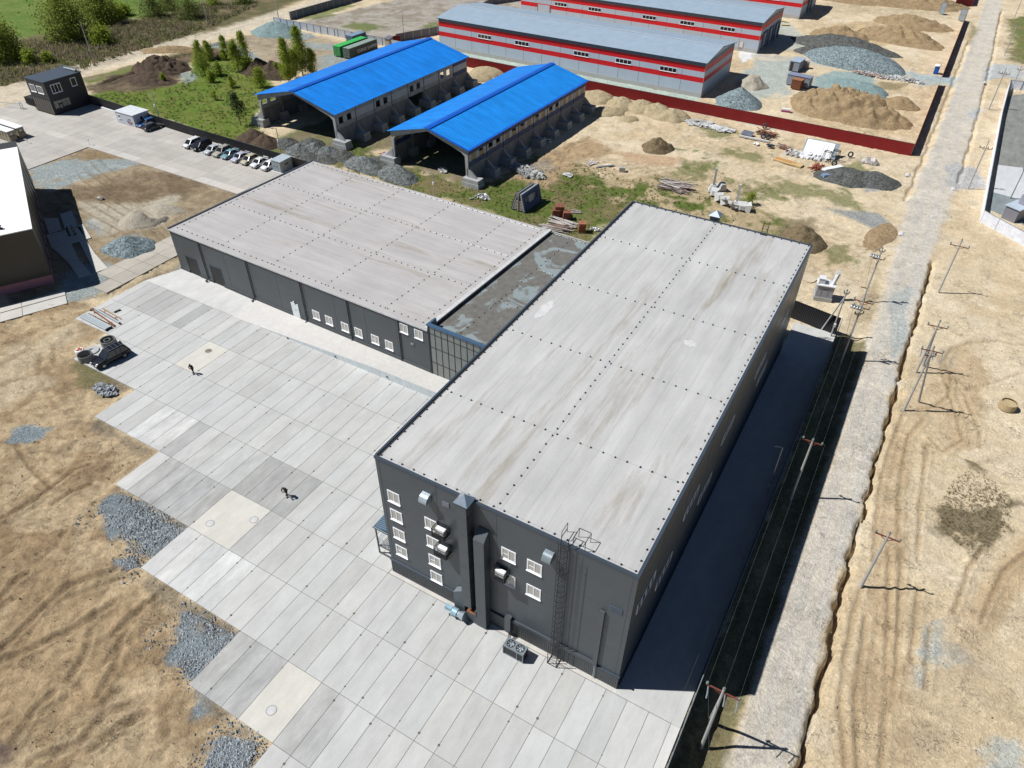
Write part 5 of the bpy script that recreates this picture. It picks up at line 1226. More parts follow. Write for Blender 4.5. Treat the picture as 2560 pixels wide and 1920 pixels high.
b.build('wall', mat('toilet_blue', (.01,.08,.36,1), .45), t); b = MB(); b.lathe((0,.6,2.0),[(.86,0),(.8,.15),(.5,.32),(0,.38)],14); b.build('roof', MT['white_plastic'], t, smooth=True); b = MB(); b.box(-.42,.42,-.03,0,.1,1.85); b.build('door', mat('toilet_blue_door', (.012,.10,.42,1), .4), t)
for lb, a, c, z in (('upright pale grey gate leaf left of the pair at the far gateway',(1035,185),(1100,200),2.4),('upright pale grey gate leaf right of the pair at the far gateway',(1300,278),(1385,298),2.4)):
    p, q = G(2160,0,400,2212,[a,c]); t = thing('gate_leaf', lb, 'gate', (p[0],p[1],0), math.atan2(q[1]-p[1],q[0]-p[0])); w_ = (Vector(q)-Vector(p)).length
    b = MB(); b.box(0,w_,-.03,.03,.1,3.6); b.build('sheet_panel', kg, t); b = MB()
    for x in (0,w_): b.box(x-.06,x+.06,-.06,.06,0,3.7)
    for z_ in (.1,1.9,3.6): b.bar((0,-.05,z_),(w_,-.05,z_),.07)
    b.build('frame', MT['grey_metal'], t)
t = thing('small_hut', 'tiny grey hut with a sloping roof at the end of the pale fence', 'hut', G(620,60,400,2212,[(1900,300)])[0]+(0,), -.1); b = MB(); b.box(0,1.8,0,1.6,0,2.0); b.build('wall', mat('hut_wood', A(190,180,165), .8, 0, .2), t); b = MB(); b.grid8([(-.2,-.2,2.0),(2,-.2,2.0),(2,1.8,2.5),(-.2,1.8,2.5),(-.2,-.2,2.1),(2,-.2,2.1),(2,1.8,2.6),(-.2,1.8,2.6)]); b.build('roof', mat('hut_roof', A(120,120,128), .6), t)

# ------------------------------------------------------------------ transformer yards
t = thing('transformer_substation', 'pale grey transformer substation with white insulators on top, behind the tall hall', 'substation', (1.2,73.0,0), R(12))
b = MB(); b.box(-.1,2.55,-.1,2.0,-.2,.55); b.build('plinth', MT['concrete'], t)
sg = mat('substation_grey', A(176,178,190), .5, 0, .04)
b = MB(); b.box(0,2.45,0,1.9,.55,2.55); b.box(1.68,1.71,-.02,0,.6,2.5,1); b.box(.75,.77,-.02,0,.6,2.5,1); b.build('casing', [sg, MT['black_metal']], t)
b = MB(); b.box(-.15,2.6,-.15,2.05,2.55,2.68); b.box(0,.9,.3,1.4,2.68,3.5); b.box(-.05,.95,.25,1.45,3.5,3.58); b.bar((2.1,.8,2.68),(2.45,1.0,4.6),.55,.4); b.box(2.1,2.7,.8,1.2,4.55,4.7)
for x in (.2,.6,1.0): b.bar((1.2+x*.4,.9,2.7),(2.3,1.0,4.3),.03)
b.build('bushing_housing', MT['white_paint'], t)
b = MB()
for x in (2.2,2.45,2.7): b.lathe((x,1.0,4.7),[(.05,0),(.1,.06),(.05,.12),(.1,.2),(.05,.28),(.04,.55),(0,.56)],8)
for x in (0,.12,.3): b.lathe((-.05,.3+x*2,2.75),[(.05,0),(.1,.06),(.05,.12),(.1,.2),(.04,.3),(0,.32)],8)
b.build('insulator', MT['white_plastic'], t)
b = MB(); b.box(.9,1.5,-.012,0,1.9,2.1,0); b.poly([(1.08,-.02,2.18),(1.32,-.02,2.18),(1.2,-.02,2.4)],1); b.build('warning_sign', [mat('sign_blue', (.03,.12,.4,1), .5), mat('sign_yellow', (.6,.45,.02,1), .5)], t)
t = thing('transformer_substation', 'grey transformer substation with pale roof inside the fenced yard at right', 'substation', (25.1,119.2,0), R(-30))
b = MB(); b.box(0,2.5,0,3.2,-.2,2.35); b.build('casing', mat('substation_dark', A(150,150,160), .55, 0, .05), t); b = MB(); b.grid8([(-.2,-.2,2.35),(2.7,-.2,2.35),(2.7,3.4,2.5),(-.2,3.4,2.5),(-.2,-.2,2.5),(2.7,-.2,2.5),(2.7,3.4,2.65),(-.2,3.4,2.65)]); b.build('roof', mat('substation_roof', A(205,218,232), .5), t)
b = MB(); b.box(.8,2.0,2.0,2.8,2.6,4.4); b.build('bushing_housing', sg, t); b = MB(); b.bar((.2,2.4,4.5),(2.6,2.4,4.5),.06)
for x in (.4,1.0,1.6,2.3): b.lathe((x,2.4,4.5),[(.05,0),(.1,.1),(.05,.2),(.1,.3),(.03,.45),(0,.46)],8)
b.build('insulator', MT['white_plastic'], t)
t_ = Slabs(); t_.poly(G(2160,270,400,2212,[(1845,785),(2212,830),(2400,860),(2400,1330),(2212,1280),(1790,1165)]), A(226,228,230)[:3], .1, z=.02); t_.build('yard_slab')
fl_ = Slabs(); P = G(2160,0,400,2212,[(2000,1330),(2700,1230)])+[(70,140)]+G(2160,270,400,2212,[(2300,850),(1845,785)]); fl_.poly(P, A(152,154,148)[:3], .8, z=0.); P = G(2160,270,400,2212,[(1780,1160),(2300,1310),(2300,1650),(1740,1400)]); fl_.poly(P, A(150,160,162)[:3], .6, z=.0); fl_.build('yard_floor')
# ------------------------------------------------------------------ vehicles
def carpaint(name, c): return mat(name, c, .25, .0, .02, 1, spec=.4, fine=.0)
TL = mat('tail_red', (.35,.01,.01,1), .3); HLm = mat('headlight_glass', (.65,.67,.68,1), .15, .2, .02); PLm = mat('plate_white', (.6,.6,.6,1), .5, 0, .02)
def car(label, loc, rz, paint, kind='sedan', Lc=4.5, Wc=1.76, Hc=1.45, group=None, rack=False, spoiler=False, plast=None):
    """nose towards local +x"""
    t = thing('parked_car', label, 'car', loc, rz, group); a = Lc/2; hw = Wc/2
    suv = kind in ('suv','van'); gc = .3 if suv else .2
    bel = {'sedan':.88,'hatch':.92,'wagon':.9,'suv':1.05,'van':1.0}[kind]
    deck = bel-.02 if kind == 'sedan' else bel
    hood = bel-.12
    # body: ring sections along the length
    st = [(-a,.80,gc+.12,bel-.18),(-a+.1,.94,gc+.05,deck-.06),(-a+.45,.99,gc,deck),(-a*.45,1.0,gc,bel),(0,1.0,gc,bel),(a*.38,1.0,gc,bel-.01),(a*.52,.99,gc,hood+.04),(a*.8,.96,gc,hood-.05),(a-.18,.9,gc+.02,hood-.14),(a-.03,.78,gc+.08,hood-.28)]
    b = MB(); n = 12
    for x, wf, zb, zt in st:
        w_ = hw*wf; mid = zb+(zt-zb)*.45
        for p in ((-w_*.9,zb),(-w_,zb+.12),(-w_*1.0,mid),(-w_*.97,zt-.12),(-w_*.88,zt-.02),(-w_*.4,zt+.02),(w_*.4,zt+.02),(w_*.88,zt-.02),(w_*.97,zt-.12),(w_,mid),(w_,zb+.12),(w_*.9,zb)): b.v.append((x,p[0],p[1]))
    for i in range(len(st)-1):
        for k in range(n): j = (k+1)%n; b.f.append((i*n+k,i*n+j,(i+1)*n+j,(i+1)*n+k)); b.m.append(0)
    b.f.append(tuple(range(n))); b.m.append(0); q = (len(st)-1)*n; b.f.append(tuple(range(q+n-1,q-1,-1))); b.m.append(0)
    body = b.build('body', paint, t, smooth=True)
    # cabin
    if kind == 'sedan': xr0, xr1, xf1, xf0 = -a*.72, -a*.36, a*.16, a*.50
    elif kind == 'hatch': xr0, xr1, xf1, xf0 = -a*.94, -a*.70, a*.16, a*.52
    elif kind == 'van': xr0, xr1, xf1, xf0 = -a*.97, -a*.82, a*.22, a*.62
    else: xr0, xr1, xf1, xf0 = -a*.96, -a*.80, a*.08, a*.42
    wb, wt = hw*.93, hw*.74; zt = Hc-.05
    C = [(xr0,-wb,bel-.05),(xf0,-wb,bel-.07),(xf0,wb,bel-.07),(xr0,wb,bel-.05),(xr1,-wt,zt),(xf1,-wt,zt),(xf1,wt,zt),(xr1,wt,zt)]
    b = MB(); b.grid8(C, 0); b.build('window_glass', MT['dark_glass'], t)
    b = MB(); e = .02
    b.grid8([(xr1-.06,-wt-e,zt-.02),(xf1+.06,-wt-e,zt-.02),(xf1+.06,wt+e,zt-.02),(xr1-.06,wt+e,zt-.02),(xr1+.15,-wt*.8,Hc+.02),(xf1-.15,-wt*.8,Hc+.02),(xf1-.15,wt*.8,Hc+.02),(xr1+.15,wt*.8,Hc+.02)])
    for s in (-1,1):
        b.bar((xf0,s*wb,bel-.07),(xf1,s*wt,zt),.075); b.bar((xr0,s*wb,bel-.05),(xr1,s*wt,zt),.13)
        for fx in ((.5,) if kind in ('sedan','hatch') else (.38,.7)):
            x_ = xf1+(xr1-xf1)*fx; b.bar((x_+.02,s*(wb+.005),bel-.05),(x_,s*(wt+.01),zt),.07)
    rf = b.build('roof', paint, t)
    if rack:
        b = MB()
        for s in (-1,1): b.bar((xr1+.1,s*wt*.85,Hc+.07),(xf1-.1,s*wt*.85,Hc+.06),.03)
        for k in range(3 if rack is True else rack): x_ = xr1+.3+k*(xf1-xr1-.6)/max(1,(2 if rack is True else rack-1)); b.bar((x_,-wt*.85,Hc+.06),(x_,wt*.85,Hc+.06),.025,.015)
        b.build('roof_rack', MT['grey_metal'], t)
    if spoiler:
        b = MB(); zz = (bel+.20 if kind == 'sedan' else Hc-.02); x_ = -a+.16 if kind == 'sedan' else xr1-.2
        b.ob((x_,0,zz),(.24,Wc*.8,.035)); 
        for s in (-.6,.6): b.ob((x_+.03,s*hw,zz-.1),(.12,.05,.2))
        b.build('spoiler', paint, t)
    if plast:
        b = MB()
        for s in (-1,1): b.box(-a*.95,a*.9,s*hw*1.0-.02,s*hw*1.0+.02,gc,gc+.2)
        b.build('side_cladding', plast, t)
    wr_ = .36 if suv else .31
    for sx in (a*.60,-a*.60):
        for s in (-1,1):
            y0, y1 = s*(hw-.2), s*(hw+.012); b = MB(); b.tube((sx,s*(hw-.02),wr_+.03),(sx,s*(hw+.004),wr_+.03),wr_+.06,n=18); b.build('wheel_arch', MT['rubber'], t)
            b = MB(); b.tube((sx,y0,wr_),(sx,y1,wr_),wr_,n=18); whl = b.build('wheel', MT['rubber'], t)
            b = MB(); b.tube((sx,s*(hw-.05),wr_),(sx,s*(hw+.022),wr_),wr_*.62,n=14); b.build('rim', MT['rim'], whl)
    for s in (-1,1):
        b = MB(); b.ob((a-.12,s*hw*.64,hood-.24),(.18,.36,.15),s*-.35); b.build('headlight', HLm, t)
        b = MB(); b.ob((-a+.05,s*hw*.72,deck-.2),(.12,.3,.16),s*.2); b.build('taillight', TL, t)
        b = MB(); b.ob((xf0-.22,s*(hw+.06),bel),(.14,.16,.11)); b.build('mirror', paint, t)
    b = MB(); b.ob((a-.01,0,gc+.28),(.04,.5,.11)); b.build('number_plate', PLm, t)
    b = MB(); b.ob((a-.04,0,hood-.32),(.06,.75,.12)); b.build('grille', MT['black_metal'], t)
    return t
white = carpaint('paint_white', (.66,.66,.66,1)); blackp = carpaint('paint_black', (.012,.012,.015,1)); silver = carpaint('paint_silver', (.46,.48,.51,1)); lilac = carpaint('paint_lilac', (.42,.43,.52,1)); champ = carpaint('paint_champagne', (.36,.34,.29,1)); teal = carpaint('paint_teal', (.16,.29,.34,1)); beige = carpaint('paint_beige', (.43,.39,.30,1)); bluep = carpaint('paint_blue', (.03,.10,.26,1)); greyp = carpaint('paint_grey', (.07,.075,.08,1))
gp = 'cars parked nose out along the dark fence'
row = [('white hatchback parked first at the left end of the row of cars',white,'van',4.4,1.72,1.62,{}),('black minivan parked second in the row, beside the white hatchback',blackp,'van',4.6,1.78,1.72,{}),('silver white saloon with a raised boot spoiler beside the black minivan',silver,'sedan',4.4,1.72,1.42,dict(spoiler=True)),('champagne estate car with roof rails and dark lower cladding',champ,'wagon',4.6,1.76,1.6,dict(rack=2,plast=MT['grey_metal'])),('teal blue saloon with a spoiler in the middle of the row',teal,'sedan',4.4,1.70,1.4,dict(spoiler=True)),('lilac silver saloon with a spoiler beside the teal saloon',lilac,'sedan',4.5,1.74,1.42,dict(spoiler=True)),('beige hatchback between the lilac saloon and the white saloon',beige,'hatch',4.2,1.70,1.48,{}),('white saloon with a white spoiler, second from the transformer kiosk',white,'sedan',4.4,1.72,1.42,dict(spoiler=True)),('white hatchback half hidden behind the grey transformer kiosk',white,'hatch',4.1,1.7,1.5,{})]
xsc = (-129.4,-126.6,-122.9,-120.4,-118.0,-114.9,-112.3,-109.5,-106.6)
for (lb, pt, kd, l_, w_, h_, kw), x in zip(row, xsc):
    car(lb, (x, 64.0+l_/2+random.uniform(-.1,.15), 0), R(-90)+random.uniform(-.05,.04), pt, kd, l_, w_, h_, gp, **kw)
car('blue estate car parked close against the white site cabin', (-148.0,69.3,0), R(-94), bluep, 'wagon', 4.5, 1.74, 1.5, None, rack=2)
car('dark grey estate car with silver roof rails right of the blue car', (-145.0,68.6,0), R(84), greyp, 'wagon', 4.6, 1.78, 1.52, None, rack=2)
car('black off-road estate with roof bars parked at the yard edge beside concrete rings', (-78.75,8.0,0), R(-97), carpaint('paint_deep_black', (.008,.009,.014,1)), 'suv', 4.95, 1.92, 1.85, None, rack=4)
car('pale blue car half hidden behind the waste skip and gatehouse', (-184.0,68.5,0), R(-60), carpaint('paint_pale', (.35,.42,.45,1)), 'hatch', 4.2, 1.7, 1.5)

# ------------------------------------------------------------------ people
def skin_obj(name, pts, edges, rad, m, parent, sub=1, root=0):
    me = bpy.data.meshes.new(name); me.from_pydata(pts, edges, []); me.materials.append(m); me.update()
    o = bpy.data.objects.new(name, me); COL.objects.link(o); o.parent = parent
    md = o.modifiers.new('skin', 'SKIN'); md.use_smooth_shade = True
    for i, r in enumerate(rad):
        me.skin_vertices[0].data[i].radius = (r, r)
    me.skin_vertices[0].data[root].use_root = True
    s = o.modifiers.new('sub', 'SUBSURF'); s.levels = sub; s.render_levels = sub
    return o
def person(label, loc, rz, top, legs, cap=None, stride=.12, arms=((-.08,.28),(.1,.3)), bend=.06, h=1.75, mid=None, head_tilt=.03):
    t = thing('person', label, 'person', loc, rz); k = h/1.75
    # joints; facing local -y
    J = {'pel':(0,.02,.95),'spine':(0,-bend*.4,1.15),'chest':(0,-bend,1.36),'neck':(0,-bend*1.25,1.5),'head':(0,-bend*1.5-head_tilt,1.6),'crown':(0,-bend*1.4-head_tilt,1.71)}
    P = [J['pel'],J['spine'],J['chest'],J['neck'],J['head'],J['crown']]; E_ = [(0,1),(1,2),(2,3),(3,4),(4,5)]; Rr = [.13,.125,.15,.055,.095,.07]
    jk = [J['pel'],J['spine'],J['chest'],(0,-bend*1.2,1.47)]; je = [(0,1),(1,2),(2,3)]; jr = [.155,.15,.18,.085]
    tr = [(0,.02,.97)]; te = []; trr = [.14]; sh = []
    for s, (ax, az) in zip((-1,1), arms):
        el = (s*.27, ax-bend, 1.12); wr = (s*(.27-az*.45), ax-.2-bend, 1.12-.12+az*.35)
        n = len(P); P += [(s*.19,-bend,1.42), el, wr, (wr[0]-s*.02,wr[1]-.08,wr[2])]; E_ += [(2,n),(n,n+1),(n+1,n+2),(n+2,n+3)]; Rr += [.065,.045,.032,.034]
        hx, hy, hz = wr[0]-s*.02, wr[1]-.08, wr[2]
        for q, ln in zip((-.03,-.01,.012,.032), (.07,.085,.08,.06)):   # four curled fingers
            n2 = len(P); P += [(hx+q,hy-ln*.6,hz-.01),(hx+q,hy-ln,hz-.04)]; E_ += [(n+3,n2),(n2,n2+1)]; Rr += [.011,.009]
        n2 = len(P); P += [(hx-s*.045,hy+.0,hz+.015),(hx-s*.05,hy-.04,hz+.01)]; E_ += [(n+2,n2),(n2,n2+1)]; Rr += [.013,.010]
        n = len(jk); jk += [(s*.2,-bend,1.42), el, (wr[0]*.9+el[0]*.1,wr[1]*.9+el[1]*.1,wr[2]*.9+el[2]*.1)]; je += [(2,n),(n,n+1),(n+1,n+2)]; jr += [.085,.066,.05]
        st = s*stride; kn = (s*.11, -.03-st*.5 if st < 0 else -.08-st*.4, .5); an = (s*.12, -st, .09)
        n = len(P); P += [(s*.1,0,.88),kn,an,(an[0],an[1]-.14,.045)]; E_ += [(0,n),(n,n+1),(n+1,n+2),(n+2,n+3)]; Rr += [.085,.058,.04,.038]
        n = len(tr); tr += [(s*.1,.01,.88),kn,(an[0],an[1],.12)]; te += [(0,n),(n,n+1),(n+1,n+2)]; trr += [.105,.078,.065]
        sh.append((an[0],an[1]))
    sc = lambda L_: [(p[0]*k,p[1]*k,p[2]*k) for p in L_]
    skin_obj('body', sc(P), E_, [r*k for r in Rr], MT['skin'], t)
    skin_obj('jacket', sc(jk), je, [r*k for r in jr], top, t)
    skin_obj('trousers', sc(tr), te, [r*k for r in trr], legs, t)
    hd = J['head']
    b = MB(); b.lathe((hd[0]*k,hd[1]*k+.02,hd[2]*k+.03), [(.108,-.05),(.112,.02),(.095,.08),(.05,.118),(0,.125)], 14); b.build('cap' if cap else 'hair', cap or MT['hair'], t, smooth=True)
    b = MB(); b.lathe((hd[0]*k,hd[1]*k-.098,hd[2]*k-.01), [(0,.03),(.014,.0),(.018,-.02),(0,-.03)], 6)
    for s in (-1,1): b.lathe((hd[0]+s*.098,hd[1]*k,hd[2]*k-.01), [(0,.03),(.016,.01),(.014,-.025),(0,-.03)], 6)
    b.build('nose_and_ears', MT['skin'], t)
    b = MB()
    for s in (-1,1): b.lathe((s*.035,hd[1]*k-.09,hd[2]*k+.02), [(0,.01),(.012,0),(0,-.01)], 6)
    b.ob((0,hd[1]*k-.09,hd[2]*k-.055),(.05,.02,.012)); b.build('eyes_and_mouth', MT['hair'], t)
    for x, y in sh:
        b = MB(); b.ob((x*k,(y-.06)*k,.05),(.11,.3,.1)); b.ob((x*k,(y-.17)*k,.035),(.1,.1,.07)); b.build('shoe', MT['rubber'], t)
    if mid:
        b = MB(); b.ob((0,-bend-.30,1.12*k),(.26,.12,.07)); b.build('held_item', mid, t)
    return t
ph = mat('red_cloth', (.32,.03,.03,1), .8); ov = mat('orange_cloth', (.36,.17,.06,1), .8)
person('person in black clothes walking on the slabs between the car and the round manhole', (-66.85,11.7,0), R(25), MT['cloth_black'], MT['cloth_black'], stride=.16, arms=((-.1,.5),(-.05,.5)), mid=ph, bend=.12)
person('person in a black jacket bent over something, walking on the dark slabs', (-40.75,1.95,0), R(20), MT['cloth_dark'], MT['cloth_black'], cap=mat('cap_grey', (.14,.14,.15,1), .8), stride=.16, arms=((-.14,.55),(-.1,.55)), mid=ov, bend=.2, h=1.82, head_tilt=.08)
person('person in black with back turned, standing in the shade by the white roofed hall', (-115.73,27.2,.03), R(120), MT['cloth_black'], MT['cloth_black'], stride=.03)
person('person in olive camouflage pointing, standing at the shade edge by the white roofed hall', (-115.15,27.95,.03), R(-60), MT['cloth_camo'], MT['cloth_camo'], cap=MT['cloth_black'], stride=.04, arms=((-.2,.1),(.02,.2)))

# ------------------------------------------------------------------ yard bits
def ring(label, P, r, th, h, m=None, name='concrete_ring', z=0, cat='concrete ring'):
    t = thing(name, label, cat, (P[0],P[1],z)); b = MB(); b.lathe((0,0,0), [(r-th,h-.02),(r-th+.02,h),(r-.02,h),(r,h-.02),(r,0),(r-th,0),(r-th,h-.02)], 36); b.build('ring', m or MT['concrete'], t); return t
rg = mat('ring_grey', A(150,150,146), .9, 0, .15, 1.2)
def cen(P): return P
ring('large concrete well ring with a smaller ring inside, behind the black car', (-82.2,10.2), 1.02, .1, .9, rg)
ring('small concrete ring standing inside the large well ring', (-82.25,10.15), .45, .09, .85, rg)
t = ring('flat concrete cover ring lying between the two well rings', (-83.0,7.95), 1.0, .62, .16, mat('cover_grey', A(196,200,200), .9))
ring('open concrete well ring close to the nose of the black car', (-81.9,6.4), .98, .09, .92, rg)
t = thing('rubble_sack', 'white bulk bag of orange rubble beside the open concrete ring', 'sack', (-83.6,6.75,0)); b = MB(); b.lathe((0,0,0), [(.0,0),(.5,.02),(.62,.3),(.6,.7),(.52,.85),(.45,.8),(.0,.72)], 16)
for i, v in enumerate(b.v): b.v[i] = (v[0]+mnoise.noise(Vector(v)*3)*.12, v[1]+mnoise.noise(Vector(v)*3+Vector((5,0,0)))*.12, v[2])
b.build('bag', MT['white_plastic'], t, smooth=True); b = MB()
for k in range(14): b.ob((random.uniform(-.35,.35),random.uniform(-.35,.35),.8+random.uniform(-.03,.06)),(.2,.14,.1),random.uniform(0,3),0,random.uniform(-.5,.5))
b.build('rubble', mat('orange_rubble', (.5,.14,.06,1), .8), t)
wb_ = mat('white_beam', A(206,216,220), .45, .1, .05)
Pb = [((285,520),(645,705)),((320,510),(665,690)),((345,495),(690,678)),((370,485),(715,668)),((480,410),(830,612))]
lbs = ['outermost white steel beam lying at the soil edge of the slab yard','second white steel beam from the soil edge','third white steel beam from the soil edge','fourth white steel beam from the soil edge, beside rusty rails','single white steel beam lying apart, nearest the slab road']
for (a, c), lb in zip(Pb, lbs):
    p, q = G(150,700,400,2212,[a,c]); t = thing('steel_beam', lb, 'beam', (p[0],p[1],0), math.atan2(q[1]-p[1],q[0]-p[0]), 'white steel beams on the yard'); Ln = (Vector(q)-Vector(p)).length
    b = MB(); b.box(0,Ln,-.12,.12,.1,.34); b.build('profile', wb_, t); b = MB(); b.box(Ln,Ln+.06,-.14,.14,.08,.36); b.build('end_plate', MT['black_metal'], t)
for i, (a, c, r_, mm) in enumerate((((430,410),(760,640),.08,'rust'),((590,400),(845,545),.06,'wood'),((540,420),(795,560),.05,'rust'),((400,475),(760,655),.05,'rust'),((755,455),(840,418),.06,'black_metal'),((425,430),(475,400),.07,'black_metal'))):
    p, q = G(150,700,400,2212,[a,c]); t = MB(); t.bar((0,0,.16),(q[0]-p[0],q[1]-p[1],.16),r_*2)
    for s in (.2,.8): t.ob(((q[0]-p[0])*s,(q[1]-p[1])*s,.05),(.5,.12,.1),.8)
    tag(t.build('loose_rail', MT[mm], loc=(p[0],p[1],0)), ['thick rusty rail between the single beam and the four white beams','pale wooden batten nearest the slab road','thin rusty rail beside the pale wooden batten','thin rusty rail beside the fourth white beam','short dark rail lying alone on the slabs','short dark bar across the upper ends of the beams'][i], 'rail')
def blob(rx, ry, sides=9, j=.3):
    return [(rx*random.uniform(1-j,1+j)*math.cos(2*math.pi*i/sides), ry*random.uniform(1-j,1+j)*math.sin(2*math.pi*i/sides)) for i in range(sides)]
def chunks(name, label, cat, P, rx, ry, n, s0, s1, m, hh=.4, flat=False, rot=0, z=-.1):
    b = MB()
    for k in range(n):
        a = random.uniform(0,6.283); r = math.sqrt(random.random()); x = rx*r*math.cos(a); y = ry*r*math.sin(a); x, y = x*math.cos(rot)-y*math.sin(rot), x*math.sin(rot)+y*math.cos(rot)
        s = random.uniform(s0,s1); zz = z+random.uniform(.05,.2)+hh*(1-r*r)*random.uniform(.3,1)
        mi = random.randrange(len(m))
        if flat: q = MB(); q.prism(blob(s,s*.6,7),0,.1,mi); q.xf(Matrix.Translation((x,y,zz)) @ Matrix.Rotation(random.uniform(0,6),4,'Z') @ Matrix.Rotation(random.uniform(-.4,.4),4,'X')); b.add(q)
        else: b.ob((x,y,zz),(s,s*random.uniform(.4,.9),s*random.uniform(.25,.6)),random.uniform(0,3.1),mi,random.uniform(-.6,.6),random.uniform(-.5,.5))
    return tag(b.build(name, m, loc=(P[0],P[1],0)), label, cat)
chunks('rubble_heap', 'small heap of grey blue broken stone between slabs and soil below the black car', 'rubble heap', G(150,700,400,2212,[(625,1520)])[0], 1.9, .95, 120, .15, .55, [MT['stone_grey'], mat('stone_pale', A(176,184,192), .9)], .3)
for i, (q, lb) in enumerate(((G(150,700,400,2212,[(2052,980)])[0],'dark round manhole lid set in a pale slab near the walking person'),(G(0,850,900,2212,[(1290,1127)])[0],'left pale round manhole cover in the cream concrete square'),(G(0,850,900,2212,[(1560,1105)])[0],'right pale round manhole cover in the cream concrete square'),(G(0,1370,900,2212,[(1667,998)])[0],'pale round manhole cover in the cream slab nearest the viewer'))):
    t = thing('manhole_cover', lb, 'manhole cover', (q[0],q[1],.004)); b = MB(); b.lathe((0,0,0), [(.48,.0),(.48,.022),(.40,.022),(.40,.008)], 28); b.build('frame', MT['concrete'] if i else MT['stone_grey'], t)
    b = MB(); b.lathe((0,0,0), [(.39,.0),(.39,.016),(0,.018)], 28); b.build('lid', mat('lid_brown', A(150,136,122), .8) if i == 0 else MT['concrete_light'], t)
t = thing('cable_reel_ring', 'sandy concrete well ring standing alone on the sand at the right', 'concrete ring', G(1660,850,900,2212,[(2105,415)])[0]+(-.1,)); b = MB(); b.lathe((0,0,0), [(.85,1.0),(1.0,1.0),(1.02,.1),(.86,.1),(.85,.8),(0,.7)], 28); b.build('ring', mat('sandy_ring', A(206,184,142), .9), t)

# ------------------------------------------------------------------ poles and wires
armr = mat('arm_red', (.17,.045,.032,1), .7, 0, .2)
def insul(mb, x, y, z, s=1.0, mi=0): mb.lathe((x,y,z), [(.03*s,0),(.03*s,.12*s),(.13*s,.14*s),(.14*s,.2*s),(.08*s,.26*s),(.12*s,.3*s),(.06*s,.42*s),(0,.44*s)], 10, mi)
def pole(label, P, h, arms=(), strut=None, r=(.16,.10), lamp=None, cat='utility pole', name='utility_pole', box=None, mt='pole_concrete', top_ins=True, extra=None, lean=(0,0)):
    t = thing(name, label, cat, (P[0],P[1],0)); b = MB(); b.tube((0,0,-.6),(lean[0],lean[1],h),r[0],r[1],n=10); b.build('shaft', MT[mt], t)
    if strut: b = MB(); b.tube((strut[0]-P[0],strut[1]-P[1],-.5),(0,0,h-.9),r[0]*.95,r[1],n=10); b.build('strut', MT[mt], t)
    for dz_, ln, an, ni in arms:
        b = MB(); dx, dy = math.cos(an)*ln/2, math.sin(an)*ln/2; b.bar((-dx,-dy,h-dz_),(dx,dy,h-dz_),.1); b.bar((-dx*.6,-dy*.6,h-dz_),(0,0,h-dz_-.5),.05); b.bar((dx*.6,dy*.6,h-dz_),(0,0,h-dz_-.5),.05); ar = b.build('crossarm', armr, t)
        for k in range(ni):
            f = -1+2*k/(ni-1) if ni > 1 else 0; q = MB(); insul(q, dx*f*.95, dy*f*.95, h-dz_+.05, .85); q.build('insulator', MT['insulator'], ar)
    if top_ins: q = MB(); insul(q,0,0,h-.02,.9); q.build('insulator', MT['insulator'], t)
    if lamp:
        b = MB(); b.bar((0,0,h-.1),(lamp[0],lamp[1],h+.1),.06); b.ob((lamp[0]*1.25,lamp[1]*1.25,h+.1),(.5,.28,.1),math.atan2(lamp[1],lamp[0])); b.build('lamp_arm', MT['grey_metal'], t)
    if box: b = MB(); b.ob((0,-.2,box),(.32,.26,.5)); b.build('meter_box', MT['white_paint'], t)
    if extra: extra(t, h)
    return t
def hang(t, h):
    b = MB()
    for x in (-1.1,.2,1.15): b.path([(x,-.05,h-.45),(x+.1,-.35,h-.85),(x+.15,-.6,h-1.2)], .05, 6)
    b.build('strain_insulator', MT['zinc'], t)
def gear(t, h):
    b = MB(); 
    for x in (-.5,-.15,.2,.55): 
        q = MB(); insul(q,x-.6,-.6,h-1.2,1.3); b.add(q)
    b.bar((-1.3,-.6,h-1.25),(.3,-.6,h-1.25),.08); b.build('switch_gear', MT['zinc'], t)
    b = MB(); b.bar((-.9,-.5,h-1.4),(-.35,-.2,2.5),.035); b.ob((-.5,0,2.3),(.9,.12,.12)); b.build('switch_rod', MT['rust'], t)
pole('A-frame concrete power pole at the front right, three insulators on a rusty arm', (8.09,-.9), 9.25, [(.35,2.6,-.0,3)], strut=(8.02,1.64), extra=hang)
pole('single concrete power pole rising out of the hall shadow beside the black fence', (7.95,30.3), 8.8, [(.2,2.0,0,3)])
pole('concrete power pole with stacked arms and switch gear by the end of the black fence', (7.92,59.2), 9.9, [(.3,2.4,0,3),(1.2,2.0,0,3),(2.2,1.2,.6,2)], extra=gear)
pole('braced concrete lamp pole standing in the corner of the paved yard', (5.5,64.3), 7.6, [(.3,.7,0,2)], strut=(3.89,65.4), r=(.13,.09), box=2.0)
pole('concrete pole with a disconnector and long rod north of the black fence', (7.88,76.32), 9.0, [(.3,.8,0,2),(1.6,1.6,.2,3)], extra=gear, r=(.15,.09))
pole('single concrete pole with two red arms east of the road, near the ditch', (17.77,85.17), 9.0, [(.9,2.6,0,3)])
pole('farther of the two close A-frame poles with red arms east of the road', (17.26,61.68), 8.2, [(.7,2.4,.1,3)], strut=(18.0,63.9))
pole('nearer of the two close A-frame poles with red arms east of the road', (16.89,52.5), 9.8, [(.4,2.4,.1,3),(1.1,1.2,.3,2)], strut=(18.4,55.4), extra=hang)
pole('single concrete pole with a thin red arm on the tracked sand', (16.79,21.95), 8.2, [(.45,2.2,0,2)], top_ins=True)
pole('concrete pole with four paired insulators beside the gravel crossing', (18.86,129.92), 9.3, [(1.2,2.2,0,4)])
